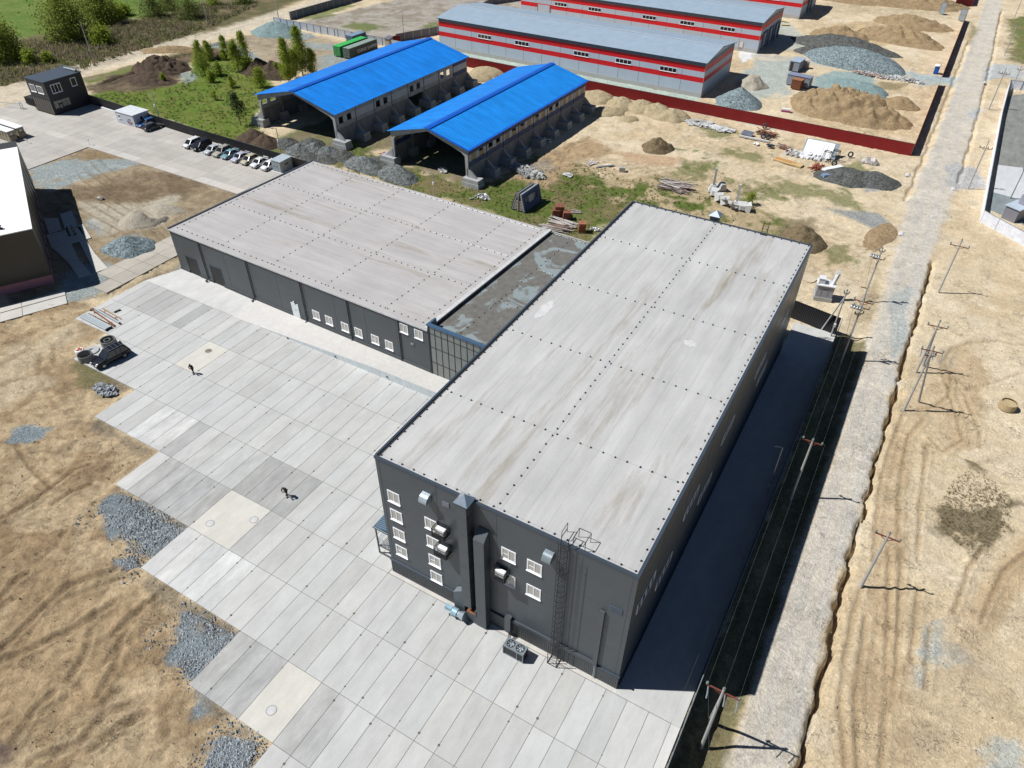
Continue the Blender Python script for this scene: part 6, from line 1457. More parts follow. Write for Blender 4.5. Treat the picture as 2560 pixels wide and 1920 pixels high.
pole('concrete pole standing inside the left edge of the fenced transformer yard', (23.71,198.82), 6.6, [(.6,1.2,0,2)], r=(.12,.09))
pole('tall concrete pole with a dark arm before the upper road crossing', (19.74,183.16), 9.4, [(1.0,2.4,0,4)])
pole('plain concrete pole standing by the grass at the upper right', (21.01,238.18), 8.3, [(.3,.5,0,2)], r=(.13,.09))
pole('farthest plain concrete pole at the upper right corner', (22.04,291.5), 7.5, [(.3,.5,0,2)], r=(.13,.09))
pole('grey pole behind the transformer substation in the fenced yard', (26.33,129.09), 6.0, [(.2,.5,0,2)], r=(.1,.08), mt='grey_metal')
pole('concrete pole left of the dirt road, nearest the gatehouse', (-205.38,96.53), 9.6, [(.3,.5,0,2)])
pole('concrete pole left of the dirt road, second from the gatehouse', (-207.6,140.69), 9.6, [(.3,.5,0,2)])
pole('concrete pole at the corner of the pale fence beside the dirt road', (-193.98,158.85), 8.5, [(.3,.5,0,2)])
pole('lamp pole with a white box behind the dark grey estate car', (-146.07,71.5), 6.9, lamp=(-.3,-.5), box=4.3, r=(.12,.08), top_ins=False, cat='lamp pole', name='lamp_pole')
pole('lamp pole with a white box behind the transformer kiosk', (-108.49,71.62), 6.2, lamp=(-.3,-.5), box=3.6, r=(.11,.08), top_ins=False, cat='lamp pole', name='lamp_pole')
pole('lamp pole with a box rising behind the low hall roof', (-69.17,71.61), 5.3, lamp=(-.2,-.4), box=3.3, r=(.11,.08), top_ins=False, cat='lamp pole', name='lamp_pole')
pole('lamp pole with a floodlight on the shaded strip inside the black fence', (5.41,29.89), 6.9, lamp=(-.5,-.2), r=(.09,.07), top_ins=False, box=.9, cat='lamp pole', name='lamp_pole')
pole('lamp pole with a dark floodlight at the bottom edge inside the black fence', (5.45,-9.0), 6.9, lamp=(-.55,-.1), r=(.09,.07), top_ins=False, box=3, cat='lamp pole', name='lamp_pole')
pole('thin rusty mast on the old concrete pad beyond the containers', (-140.26,157.58), 8.5, r=(.07,.04), mt='rust', top_ins=False, cat='mast', name='mast')
def wire(a, b, sag, lb):
    a = Vector(a); b = Vector(b); m_ = MB(); pts = [a.lerp(b, i/16)+Vector((0,0,-sag*4*(i/16)*(1-i/16))) for i in range(17)]; m_.path([p-a for p in pts], .004, 4)
    tag(m_.build('overhead_wire', MT['grey_metal'], loc=a), lb, 'wire', 'overhead wires')
wl_ = 'thin overhead power wire strung between concrete poles'
seq = [((8.09,-.9,9.2),(7.95,30.3,8.9),1.2),((7.95,30.3,8.9),(7.92,59.2,9.8),1.0),((7.92,59.2,9.6),(7.88,76.3,8.9),1.0),((16.79,21.95,8),(16.89,52.5,9.4),1.2),((16.89,52.5,9.4),(17.26,61.7,8),1.2),((17.26,61.7,8),(17.77,85.2,8.3),1.2),((17.77,85.2,8.3),(18.86,129.9,8.4),1.2),((18.86,129.9,8.4),(19.74,183.2,8.6),1.1)]
for a, b_, dx in seq:
    for s in (-1,0,1): wire((a[0]+s*dx,a[1],a[2]+(.3 if s == 0 else 0)), (b_[0]+s*dx,b_[1],b_[2]+(.3 if s == 0 else 0)), .6, wl_)
for s in (-1,0,1): wire((8.09+s*1.2,-.9,9.2),(16.8+s,-26,9),.5,wl_)
wire((5.41,29.89,6.8),(5.5,64.3,7.4),.5,wl_); wire((5.45,-9,6.8),(5.41,29.89,6.8),.5,wl_)

# ------------------------------------------------------------------ vegetation
def leafmat(name, c, c2):
    m, n, l, p = newmat(name); p.inputs['Roughness'].default_value = .7; p.inputs['Specular IOR Level'].default_value = .2
    tc = N(n,'ShaderNodeTexCoord'); no = N(n,'ShaderNodeTexNoise'); no.inputs['Scale'].default_value = .9; no.inputs['Detail'].default_value = 4; l.new(tc.outputs['Object'], no.inputs[0])
    mx = N(n,'ShaderNodeMix', data_type='RGBA'); mr_ = N(n,'ShaderNodeMapRange'); mr_.inputs[1].default_value=.35; mr_.inputs[2].default_value=.65; l.new(no.outputs[0], mr_.inputs[0]); l.new(mr_.outputs[0], mx.inputs['Factor']); mx.inputs['A'].default_value = c; mx.inputs['B'].default_value = c2; l.new(mx.outputs['Result'], p.inputs['Base Color'])
    tr = N(n,'ShaderNodeBsdfTranslucent'); l.new(mx.outputs['Result'], tr.inputs[0]); ms = N(n,'ShaderNodeMixShader'); ms.inputs[0].default_value = .5; l.new(p.outputs[0], ms.inputs[1]); l.new(tr.outputs[0], ms.inputs[2]); l.new(ms.outputs[0], n['Material Output'].inputs[0])
    return m
LB = leafmat('birch_leaf', (.36,.42,.06,1), (.24,.31,.045,1)); LD_ = leafmat('bush_leaf', (.20,.24,.07,1), (.14,.17,.05,1)); LP = leafmat('pine_needle', (.08,.11,.04,1), (.05,.075,.03,1)); LS = leafmat('dry_scrub', (.34,.29,.19,1), (.21,.185,.115,1))
def leaves(n, fn, size, seed):
    rr = random.Random(seed); v = []; f = []
    for i in range(n):
        c = fn(rr); s = size*rr.uniform(.6,1.4)
        a = Vector((rr.gauss(0,1),rr.gauss(0,1),rr.gauss(0,1))).normalized(); b_ = a.cross(Vector((rr.gauss(0,1),rr.gauss(0,1),rr.gauss(0,1)))).normalized()
        k = len(v); c = Vector(c); v += [tuple(c-a*s), tuple(c+b_*s*.6), tuple(c+a*s), tuple(c-b_*s*.6)]; f.append((k,k+1,k+2,k+3))
    m_ = MB(); m_.v = v; m_.f = f; m_.m = [0]*len(f); return m_
def crown(h, r, seed, z0=.18, shape='birch', ncl=26):
    rr = random.Random(seed); cl = []
    for i in range(ncl):
        t = rr.random(); z = h*(z0+(1-z0)*t)
        if shape == 'birch': rad = r*(math.sin(min(1,t*1.5+.22)*math.pi*.62))*(1-t)**.55
        else: rad = r*math.sqrt(max(.05,1-(2*t-.9)**2))
        a = rr.uniform(0,6.283); q = rad*math.sqrt(rr.random()); cl.append((q*math.cos(a),q*math.sin(a),z,max(.3,rad*.42+.16*r)))
    def fn(r2):
        c = cl[int(r2.random()*len(cl))]; return (c[0]+r2.gauss(0,c[3]*.6), c[1]+r2.gauss(0,c[3]*.6), max(.1,c[2]+r2.gauss(0,c[3]*.85)))
    return fn, cl
def tree(label, P, h, r, n, seed, leaf, name='birch_tree', cat='tree', size=.17, shape='birch', group=None, trunk=True, z0=.18, tm=None):
    t = thing(name, label, cat, (P[0],P[1],-.1), random.uniform(0,6.28), group)
    fn, cl = crown(h, r, seed, z0, shape, 20+int(n/90))
    leaves(int(n*2.6), fn, size*1.0, seed).build('crown', leaf, t)
    b = MB(); b.tube((0,0,-.2),(0,0,h*.55),.025*h*.55+.03,.03,n=7); b.tube((0,0,h*.55),(0,0,h*.93),.03,.012,n=5)
    for c in cl[::2]: b.tube((0,0,max(.2,c[2]-.25*h*.5)),(c[0],c[1],c[2]),.022,.008,n=4,caps=False)
    b.build('trunk', tm or mat_birch, t); return t
mat_birch = mat('birch_bark', (.40,.39,.36,1), .8, 0, .4, 2, stretch=(1,1,3)); mat_dark = mat('dark_bark', (.09,.065,.045,1), .9)
T = lambda P: G(340,0,400,1269,[P])[0]
def hh(base, top):
    lo, hi = 0, 25
    for _ in range(30):
        m_ = (lo+hi)/2; p = np.array([base[0],base[1],m_])-CP; c = CM @ p; v_ = 960+F*c[1]/c[2]
        if v_ > top: lo = m_
        else: hi = m_
    return lo
def Tz(bx, ty, z=(340,0,400,1269)):
    P = G(*z,[bx])[0]; return P, hh(P, z[1]+ty/(z[3]/z[2]))
for (bx, ty, r_, n_, lb) in (((1215,655),310,2.1,1500,'tall slender birch left of the pair beside the larger blue shed'),((500,585+70),230,2.9,0,None),):
    if n_: P, h_ = Tz(bx, ty); tree(lb, P, h_, r_, n_, 5, LB)
Zs = (600,0,400,1269)
for bx, ty, r_, n_, sd, lb in (((385,640),315,1.7,1500,1,'slender birch at the left of the birch group beside the larger blue shed'),((500,600),225,2.6,2600,2,'tallest birch in the group beside the larger blue shed'),((580,590),395,1.8,1100,3,'shorter birch at the right of the group beside the larger blue shed'),((445,615),400,1.6,900,14,'low birch standing between the two tall birches beside the larger blue shed'),((165,690),545,2.0,900,4,'low bushy birch alone in front of the dark soil mounds'),((60,560),260,2.1,1500,5,'birch standing over the dark soil mounds, right of its twin'),((-10,560),320,2.0,1300,6,'birch standing over the dark soil mounds, left of its twin')):
    P, h_ = Tz(bx, ty, Zs); tree(lb, P, h_, r_, n_, sd, LB)
for bx, ty, r_, n_, sd, lb in (((545,590),335,2.4,1500,11,'spreading birch at the left of the meadow birches'),((600,650),560,1.3,500,12,'low birch in front of the spreading birch on the meadow'),((700,400),285,1.3,650,13,'small upright birch at the back of the meadow birches'),((700,470),400,1.2,450,15,'small birch just below the upright one at the back of the meadow'),((660,600),490,1.2,500,16,'low birch right of centre on the meadow'),((760,690),610,1.1,350,17,'lowest birch sapling on the bare strip of the meadow'),((580,470),335,1.9,900,18,'birch behind the spreading birch on the meadow'),((222,650),585,.9,260,19,'thin sapling in front of the left dark soil mound'),((1120,600),500,1.1,350,20,'thin birch on the right dark soil mound'),((630,790),715,.8,160,21,'pale sapling in the open meadow near the pine')):
    P, h_ = Tz(bx, ty); tree(lb, P, h_, r_, n_, sd, LB, size=.16)
P, h_ = Tz((830,985), 760); t = tree('lone dark pine with bare lower trunk on the meadow near the parked cars', P, h_+.3, 1.5, 420, 31, LP, 'pine_tree', size=.2, z0=.38, shape='round', tm=mat_dark)
for bx, ty, r_, n_, lb, z in (((560,310),15,6.0,4200,'largest rounded tree at the edge of the far meadow',(0,0,400,1269)),((815,180),-40,5.0,2800,'second largest tree at the far meadow edge, right of the largest',(0,0,400,1269)),((20,480),220,4.5,2600,'broad tree at the left border of the photo above the dirt road',(0,0,400,1269)),((85,430),215,3.4,1500,'tree just inside the left border above the dirt road',(0,0,400,1269)),((910,140),30,3.0,900,'slender tree on the far meadow edge right of the second largest tree',(0,0,400,1269)),((240,500),410,1.8,450,'low yellow green bush above the dirt road, left part',(0,0,400,1269)),((380,490),425,1.3,300,'small yellow green bush above the dirt road near the gatehouse',(0,0,400,1269)),((120,490),415,1.5,350,'small bush left of the low yellow green bush',(0,0,400,1269)),((820,350),225,2.6,900,'bush right of the large tree behind the nearest road pole',(0,0,400,1269)),((990,120),50,2.0,600,'small pale bush at the far meadow edge',(0,0,400,1269))):
    P, h_ = Tz(bx, ty, z); tree(lb, P, h_, r_, n_, int(abs(bx[0]*3+7)), LB if n_ < 1000 else leafmat('tree_leaf_%d' % n_, (.30,.34,.07,1), (.19,.24,.05,1)), 'broadleaf_tree' if n_ >= 900 else 'bush', 'tree' if n_ >= 900 else 'bush', size=.28, shape='round', z0=.08, tm=mat_dark)
for bx, ty, r_, n_, lb in (((150,130),0,4.2,1500,'bare twiggy grey bush at the meadow edge above the road'),((430,140),10,4.0,1400,'dark bush on the bank above the road, right of the grey bush'),((270,80),-10,3.0,800,'pale green bush between the grey and the dark bush'),((610,40),-40,2.5,600,'bush on the bank behind the second road pole'),((850,20),-40,3.5,900,'dark bush at the top edge behind the road')):
    P, h_ = Tz(bx, ty); tree(lb, P, max(h_,2), r_, n_, 60+n_, LD_ if 'dark' in lb or 'grey' in lb else LB, 'bush', 'bush', size=.22, shape='round', z0=.05, tm=mat_dark)
P = G(1700,270,400,2212,[(960,1330)])[0]; tree('yellow green bush growing among the tumbled concrete footings', P, 2.2, .9, 500, 77, LB, 'bush', 'bush', size=.1, shape='round', z0=.1, tm=mat_dark)
rr = random.Random(9)
def scatter(name, polys, n, hgt_, size, m, seed):
    r2 = random.Random(seed); bb = MB()
    for P in polys:
        xs_ = [p[0] for p in P]; ys_ = [p[1] for p in P]; k = 0; tr_ = 0
        while k < n and tr_ < n*20:
            tr_ += 1; x = r2.uniform(min(xs_),max(xs_)); y = r2.uniform(min(ys_),max(ys_))
            if not inside(x,y,P): continue
            if mnoise.noise(Vector((x*.16,y*.16,seed))) < r2.uniform(-.5,.25): continue
            k += 1; q = r2.uniform(.4,1.2); c = Vector((x,y,-.1))
            for j in range(7):
                a = Vector((r2.gauss(0,.5),r2.gauss(0,.5),1)).normalized(); w_ = a.cross(Vector((r2.gauss(0,1),r2.gauss(0,1),.2))).normalized()*size*q; t0 = c+Vector((r2.gauss(0,hgt_*.5),r2.gauss(0,hgt_*.5),0)); t1 = t0+a*hgt_*q*r2.uniform(.5,1.3)
                bb.poly([t0-w_,t0+w_,t1+w_*.3,t1-w_*.3])
    return tag(bb.build(name, m), kind='stuff')
scr = [M_([(-60,105),(125,78),(215,52),(330,42),(440,8),(560,10),(430,68),(320,102),(180,146),(60,172),(-60,200)])]
o = scatter('scrub', scr, 2600, .9, .16, LS, 4); tag(o, 'brown scrub and dry weeds covering the bank above the dirt road', 'scrub')
o = scatter('scrub', scr, 1100, .8, .16, LD_, 5); tag(o, 'green weeds among the brown scrub on the bank above the dirt road', 'scrub')
mid = [M_([(195,208),(260,198),(380,190),(430,140),(560,140),(600,200),(555,270),(590,310),(470,300),(330,243)])]
o = scatter('grass', mid, 1500, .32, .07, LD_, 6); tag(o, 'rough green grass tufts over the meadow behind the dark fence', 'grass')
back = [M_([(600,330),(700,325),(760,312),(850,345),(1010,405),(1080,385),(1240,352),(1480,385),(1580,430),(1600,520),(1370,440),(1270,520),(1000,440)])]
o = scatter('grass', back, 2000, .22, .06, LD_, 7); tag(o, 'green grass tufts on the ground behind the two pale roofed halls', 'grass')
pat = [M_([(2020,1100),(2060,1040),(2100,1005),(2150,1040),(2190,1080),(2180,1140),(2110,1205),(2030,1140)])]
o = scatter('weeds', pat, 1500, .14, .022, LS, 8); tag(o, 'patch of dry dark weeds on the sand at the right', 'weeds')
# ------------------------------------------------------------------ heaps
def soilmat(name, c, c2, sp=.2, bump=.8, vs=4.):
    m, n, l, p = newmat(name); p.inputs['Roughness'].default_value = .95; p.inputs['Specular IOR Level'].default_value = .15
    tc = N(n,'ShaderNodeTexCoord'); no = N(n,'ShaderNodeTexNoise'); no.inputs['Scale'].default_value = .8; no.inputs['Detail'].default_value = 8; no.inputs['Roughness'].default_value = .7; l.new(tc.outputs['Object'], no.inputs[0])
    mr_ = N(n,'ShaderNodeMapRange'); mr_.inputs[1].default_value=.35; mr_.inputs[2].default_value=.65; l.new(no.outputs[0], mr_.inputs[0])
    mx = N(n,'ShaderNodeMix', data_type='RGBA'); l.new(mr_.outputs[0], mx.inputs['Factor']); mx.inputs['A'].default_value = c; mx.inputs['B'].default_value = c2
    vo = N(n,'ShaderNodeTexVoronoi'); vo.inputs['Scale'].default_value = vs; l.new(tc.outputs['Object'], vo.inputs['Vector']); se = N(n,'ShaderNodeSeparateColor'); l.new(vo.outputs['Color'], se.inputs[0])
    m2 = N(n,'ShaderNodeMapRange'); m2.inputs[3].default_value = 1-sp*1.6; m2.inputs[4].default_value = 1+sp*1.6; l.new(se.outputs[0], m2.inputs[0])
    vm = N(n,'ShaderNodeVectorMath', operation='SCALE'); l.new(mx.outputs['Result'], vm.inputs[0]); l.new(m2.outputs[0], vm.inputs['Scale']); l.new(vm.outputs[0], p.inputs['Base Color'])
    n2 = N(n,'ShaderNodeTexNoise'); n2.inputs['Scale'].default_value = 5; n2.inputs['Detail'].default_value = 7; l.new(tc.outputs['Object'], n2.inputs[0])
    bp = N(n,'ShaderNodeBump'); bp.inputs['Strength'].default_value = bump; bp.inputs['Distance'].default_value = .2; l.new(n2.outputs[0], bp.inputs['Height']); l.new(bp.outputs[0], p.inputs['Normal'])
    return m
HG = soilmat('heap_gravel', A(132,138,138), A(108,112,110), .35); HB = soilmat('heap_blue_gravel', A(150,165,168), A(126,142,146), .35); HS = soilmat('heap_sand', A(206,190,156), A(186,168,134), .08); HD = soilmat('heap_dark_soil', A(108,92,78), A(82,70,60), .15); HE = soilmat('heap_earth', A(188,164,128), A(160,137,105), .12); HM = soilmat('heap_mint', A(150,172,172), A(136,158,158), .15); HDG = soilmat('heap_dark_gravel', A(112,114,112), A(96,98,94), .3); HP = soilmat('heap_pale_sand', A(206,198,182), A(186,176,158), .08); HR = soilmat('heap_brown', A(150,132,104), A(118,104,80), .15)
def heap(name, label, cat, P, rx, ry, h, rot, m, seed, rough=.25, flat=.15, crater=None, res=(22,56), n=1.0):
    o3 = Vector((seed*3.1,seed*7.7,0)); nr, na = res; b = MB(); b.v.append((0,0,h))
    def hz(x, y, r, a):
        q = max(0, 1-r); z = h*(1-math.exp(-q*1.9))/(1-math.exp(-1.9)) if flat > .3 else h*min(1,q/(1-flat))**1.05
        w_ = min(1,q*3.5); z += (mnoise.fractal(Vector((x*.45*n,y*.45*n,0))+o3,1.,2.1,5))*rough*w_*h*.6+mnoise.noise(Vector((x*1.7,y*1.7,3))+o3)*rough*.22*w_
        if crater:
            d = math.hypot(x-crater[0],y-crater[1])/crater[2]
            if d < 1: z -= crater[3]*(1-d*d)
        return z-.22*(1-min(1,q*8))-.05
    for i in range(1,nr+1):
        r = i/nr
        for k in range(na):
            a = 2*math.pi*k/na; j = 1+.22*mnoise.noise(Vector((math.cos(a)*1.3,math.sin(a)*1.3,seed)))
            x = rx*r*j*math.cos(a); y = ry*r*j*math.sin(a); b.v.append((x,y,hz(x,y,r,a)))
    b.v[0] = (0,0,hz(0,0,0,0))
    for k in range(na): b.f.append((0,1+k,1+(k+1)%na)); b.m.append(0)
    for i in range(nr-1):
        for k in range(na): q = 1+i*na; b.f.append((q+k,q+na+k,q+na+(k+1)%na,q+(k+1)%na)); b.m.append(0)
    return tag(b.build(name, m, loc=(P[0],P[1],-.1), rz=rot, smooth=True), label, cat)
za = (640,350,400,2212)
for i, (q, rx, ry, h, m, lb) in enumerate((
 ((440,60),4,3,1.5,HDG,'grey gravel heap at the left rear of the heap row behind the low hall'),((590,150),3.6,3,1.5,HG,'grey gravel heap second from the left behind the low hall'),((770,60),4,3,1.6,HDG,'grey gravel heap at the rear, second of the back line of heaps'),((800,140),3.4,2.8,1.6,HG,'grey gravel heap in the middle of the heap row, beside green weeds'),((720,240),4,2.6,1.2,HDG,'low weedy gravel heap nearest the kiosk roof corner'),((1000,170),3.4,2.6,1.5,HG,'grey gravel heap right of the middle of the heap row'),((960,260),3.6,2.4,1.2,HDG,'low dark gravel heap in front of the middle of the heap row'),((1200,230),3.8,2.8,1.7,HDG,'dark weedy gravel heap left of the two big bluish heaps'),((1490,350),6.0,3.4,2.0,HG,'larger bluish gravel heap between weedy heaps and the rounded one'),((1960,490),6.2,3.2,2.1,HG,'rounded bluish gravel heap at the right end of the row behind the low hall'),((1680,290),3.2,2.2,.9,HDG,'small low gravel heap behind the larger bluish heap'))):
    heap('gravel_heap', lb, 'gravel heap', G(*za,[q])[0], rx, ry, h, -.25, m, i+1, .22)
zb = (400,260,400,2212)
heap('soil_mound','dark brown soil mound behind the fence near the pine, left one','soil mound',G(*zb,[(1290,470)])[0],4.2,3,2.2,.3,HD,21,.35); heap('soil_mound','dark brown soil mound behind the fence near the pine, right one','soil mound',G(*zb,[(1450,540)])[0],4.6,3,2.0,-.2,HD,22,.35)
zc = (340,0,400,1269)
heap('soil_mound','large dark soil mound left of the meadow beside the dirt road','soil mound',G(*zc,[(200,540)])[0],9,6.5,3.0,.2,HD,23,.6,res=(30,72),n=1.6); heap('soil_mound','lower dark soil mound in front of the large one on the meadow','soil mound',G(*zc,[(110,630)])[0],8,4.5,1.5,.1,HD,24,.6,n=1.6)
heap('soil_mound','dark soil mound under the birches, left of the pair by the larger blue shed','soil mound',G(*zc,[(980,560)])[0],6,5,3.0,.2,HD,25,.35); heap('soil_mound','dark soil mound beside the birches, right of the pair by the larger blue shed','soil mound',G(*zc,[(1110,590)])[0],6,5,3.4,.1,HD,26,.35)
heap('soil_mound','sandy soil bank with dark clods between the dirt road and the left meadow mound','soil mound',G(*zc,[(320,400)])[0],12,2.5,1.4,.55,HE,27,.35); heap('soil_mound','dark ridge of earth near the gravel behind the birches','soil mound',G(*zc,[(700,450)])[0],7,3,1.6,.2,HD,28,.35)
heap('gravel_heap','pale blue grey gravel heap beyond the birches near the pale fence','gravel heap',G(600,0,400,1269,[(290,255)])[0],9,7,3.2,0,HM,29,.15)
zd = (1440,0,400,2212)
for i, (q, rx, ry, h, lb) in enumerate((((290,1310),4.2,3,1.4,'sand heap against the red fence, leftmost beside the smaller shed'),((330,1380),3.6,3,1.4,'sand heap just below the leftmost sand heap by the red fence'),((430,1545),4.6,3,1.4,'front sand heap by the corner of the smaller blue shed'),((620,1450),3.6,4.0,2.0,'steep sand heap in the middle of the row along the red fence'),((900,1490),4.2,4.0,2.2,'sand heap with a dark right flank in the row along the red fence'),((1110,1540),4.2,4.0,2.2,'second sand heap with a dark flank, right of the middle heap'),((1320,1610),5,3.6,2.0,'long sand ridge at the right end of the row along the red fence'),((720,1640),2.6,2,.9,'small rubble topped sand heap in front of the row'))):
    heap('sand_heap', lb, 'sand heap', G(*zd,[q])[0], rx, ry*1.1, h*.85, .5, HS, 40+i, .4, .45)
ze = (1050,0,400,2212)
heap('sand_heap','flat topped sand heap between the two blue sheds, front one','sand heap',G(*ze,[(820,1085)])[0],4.2,3,1.5,.2,HS,51,.12,.4); heap('sand_heap','wider sand heap between the two blue sheds, rear one','sand heap',G(*ze,[(930,1010)])[0],5.2,3.4,1.9,.2,HS,52,.12,.4)
heap('soil_mound','cone of dark rubble on the sand between the halls and the red fence','soil mound',G(800,0,900,2212,[(2075,910)])[0],3.6,3.4,2.8,0,HR,53,.35,.05)
zf = (1960,80,300,1269)
heap('gravel_heap','big blue grey gravel mound inside the red fence compound','gravel heap',G(*zf,[(730,320)])[0],14.5,8.5,4.0,-.12,HB,54,.14,.4,res=(34,80)); heap('gravel_heap','long dark gravel bank behind the big blue grey mound','gravel heap',G(*zf,[(620,170)])[0],17,6,3.2,-.15,HDG,55,.2,.3,res=(30,80)); heap('gravel_heap','small dark gravel heap at the left end of the dark bank','gravel heap',G(*zf,[(270,200)])[0],5,4.5,1.5,0,HDG,56,.2)
heap('sand_mound','largest brown earth mound beside the long front of the red fence','earth mound',G(*zf,[(640,830)])[0],15,9.5,4.4,-.25,HE,57,.6,.3,res=(40,96)); heap('sand_mound','small brown earth mound near the compound corner','earth mound',G(*zf,[(1220,770)])[0],5.5,3.6,2.0,0,HE,58,.35,.2)
heap('gravel_heap','pale blue green grit heap behind the largest earth mound','gravel heap',G(*zf,[(780,600)])[0],9,5,2.0,-.3,HM,59,.18,.4)
zg = (1800,0,400,2212)
heap('gravel_heap','grey gravel cone beside the end wall of the nearest striped warehouse','gravel heap',G(*zg,[(270,1420)])[0],6.6,5.5,3.8,0,HB,60,.1,.05); heap('rubble_mound','clay and rubble mound in the shadow of the nearest striped warehouse','rubble mound',G(*zg,[(440,1180)])[0],4.4,4.0,2.6,.5,HP,61,.4,.3)
heap('sand_mound','steep earth mound right of the middle striped warehouse','earth mound',G(*zg,[(1640,490)])[0],10,7,2.8,0,HE,62,.55,.1); zt = (2160,0,400,2212)
heap('sand_mound','broad earth mound beside the road fence, front one','earth mound',G(*zt,[(480,530)])[0],15,9,2.8,-.3,HE,63,.6,.3,res=(30,80)); heap('sand_mound','pale earth mound behind the broad mound at the road fence','earth mound',G(*zt,[(640,330)])[0],13,8,2.4,-.2,HE,64,.6,.25); heap('sand_mound','earth bank at the top of the compound near the gate leaves','earth mound',G(*zt,[(800,60)])[0],16,10,2.6,0,HE,65,.6,.3); heap('sand_mound','long earth bank at the far upper edge of the compound','earth mound',G(*zg,[(1900,-10)])[0],22,9,2.2,0,HE,66,.6,.3)
zh = (0,350,400,2212)
heap('sand_heap','pale grey sand heap with a dug out hollow on the dirt plot','sand heap',G(*zh,[(1960,1120)])[0],4.6,3.2,2.4,.6,HP,67,.15,.15,crater=(1.6,1.4,2.2,2.0),res=(30,64)); heap('sand_heap','low grey sand ridge behind the dug out sand heap','sand heap',G(400,350,400,2212,[(60,960)])[0],4.4,2.0,1.2,.3,HP,68,.2)
heap('gravel_heap','blue grey gravel heap on the dirt plot beside the white roofed hall','gravel heap',G(*zh,[(1780,1490)])[0],5.0,3.8,2.2,.3,HB,69,.15,.1)
zi = (1660,350,900,2212)
heap('soil_mound','weedy earth mound behind the far right corner of the tall hall','soil mound',G(*zi,[(840,620)])[0],4.6,4.2,3.0,.3,HR,70,.3,.1); heap('gravel_heap','flat dark gravel heap behind the scrap, left one','gravel heap',G(*zi,[(1130,230)])[0],6.5,5,1.5,.2,HDG,71,.25,.3); heap('gravel_heap','flat dark gravel heap near the scrap, right one beside weeds','gravel heap',G(*zi,[(1290,250)])[0],5.5,4.5,1.5,.1,HDG,72,.25,.3)
heap('soil_mound','brown ridge of earth beside the culvert west of the road','soil mound',G(*zi,[(1330,590)])[0],2.4,7,.28,-.15,HE,73,.5,.3)

def pebbles(name, label, polys, n, s0, s1, m, seed):
    r2 = random.Random(seed); b = MB()
    for P, k_ in polys:
        xs_ = [p[0] for p in P]; ys_ = [p[1] for p in P]; c = 0
        while c < n*k_:
            x = r2.uniform(min(xs_)-.6,max(xs_)+.6)+r2.gauss(0,.35); y = r2.uniform(min(ys_)-.6,max(ys_)+.6)+r2.gauss(0,.35)
            if not inside(x,y,P) and r2.random() < .86: continue
            c += 1; s = r2.uniform(s0,s1)*(1 if r2.random() < .9 else 1.8); z = -.16+s*.3; k = len(b.v); a = r2.uniform(0,3)
            b.v += [(x+s*math.cos(a),y+s*math.sin(a),z),(x-s*.6*math.sin(a),y+s*.6*math.cos(a),z),(x-s*math.cos(a),y-s*math.sin(a),z),(x+s*.6*math.sin(a),y-s*.6*math.cos(a),z),(x,y,z+s*.7)]
            mi = r2.randrange(len(m))
            for f in ((0,1,4),(1,2,4),(2,3,4),(3,0,4)): b.f.append(tuple(k+i for i in f)); b.m.append(mi)
    return tag(tag(b.build(name, m), kind='stuff'), label, 'gravel')
gpoly = [M_(P) for P in ([(212,1088),(262,1066),(335,1092),(405,1140),(342,1205),(290,1192),(228,1132)],[(392,1318),(430,1328),(505,1372),(470,1425),(420,1475),(378,1432),(385,1368)],[(470,1590),(555,1600),(535,1659),(440,1659)],[(255,1208),(290,1203),(302,1224),(270,1232)])]
pebbles('loose_gravel','loose blue grey gravel spilled over the soil along the stepped slab edge',[(gpoly[0],1),(gpoly[1],1),(gpoly[2],.7),(gpoly[3],.2)],2600,.05,.13,[MT['stone_grey'],mat('stone_blue', A(176,188,196), .9),mat('stone_light', A(206,212,214), .9)],12)
pebbles('loose_gravel','scattered small stones and clods over the bare ground on both sides',[(M_([(0,850),(200,910),(330,970),(250,1050),(400,1140),(310,1225),(505,1360),(415,1480),(560,1600),(560,1659),(0,1659)]),1),(M_([(1800,1100),(1990,740),(2212,640),(2212,1659),(1740,1659)]),.8)],900,.03,.09,[mat('clod_dark', A(120,100,76), .95),mat('clod_pale', A(206,192,166), .95)],13)
# ------------------------------------------------------------------ building scrap behind the halls
zj = (1240,440,300,1269)
p = G(*zj,[(310,390)])[0]; q = G(*zj,[(470,275)])[0]
t = thing('panel_stack', 'rack of dark blue wall panels with two window openings leaning together on the grass', 'panel stack', (p[0],p[1],0), math.atan2(q[1]-p[1],q[0]-p[0])); Ln = 6.0
def lpan(y0, y1, m_, nm, hole=True):
    b = MB(); zt_ = 3.3; th = .12
    def P3(x, z): f = z/zt_; return (x, y0+(y1-y0)*f, z)
    if hole: rects = [(0,Ln,0,1.3),(0,Ln,2.5,zt_),(0,.7,1.3,2.5),(1.9,3.5,1.3,2.5),(4.7,Ln,1.3,2.5)]
    else: rects = [(0,Ln,0,zt_)]
    for i, (a, c, z0, z1) in enumerate(rects):
        A_ = [P3(a,z0),P3(c,z0),P3(c,z1),P3(a,z1)]; B_ = [(v[0],v[1]+th,v[2]) for v in A_]; b.grid8([A_[0],A_[1],B_[1],B_[0],A_[3],A_[2],B_[2],B_[3]], 1 if i == 3 else 0)
    b.build(nm, [m_, MT['panel_white']], t)
lpan(0,.75,MT['blue_panel'],'wall_panel'); lpan(.2,.95,MT['shed_concrete'],'wall_panel'); lpan(.38,1.1,MT['shed_concrete'],'wall_panel',False); lpan(3.1,2.0,MT['blue_panel'],'wall_panel',False); lpan(2.9,1.8,MT['shed_concrete'],'wall_panel',False)
b = MB()
for k in range(7): b.bar((.1,.7,.2+k*.28),(.1,2.9-.09*k,.2+k*.28),.14,.12)
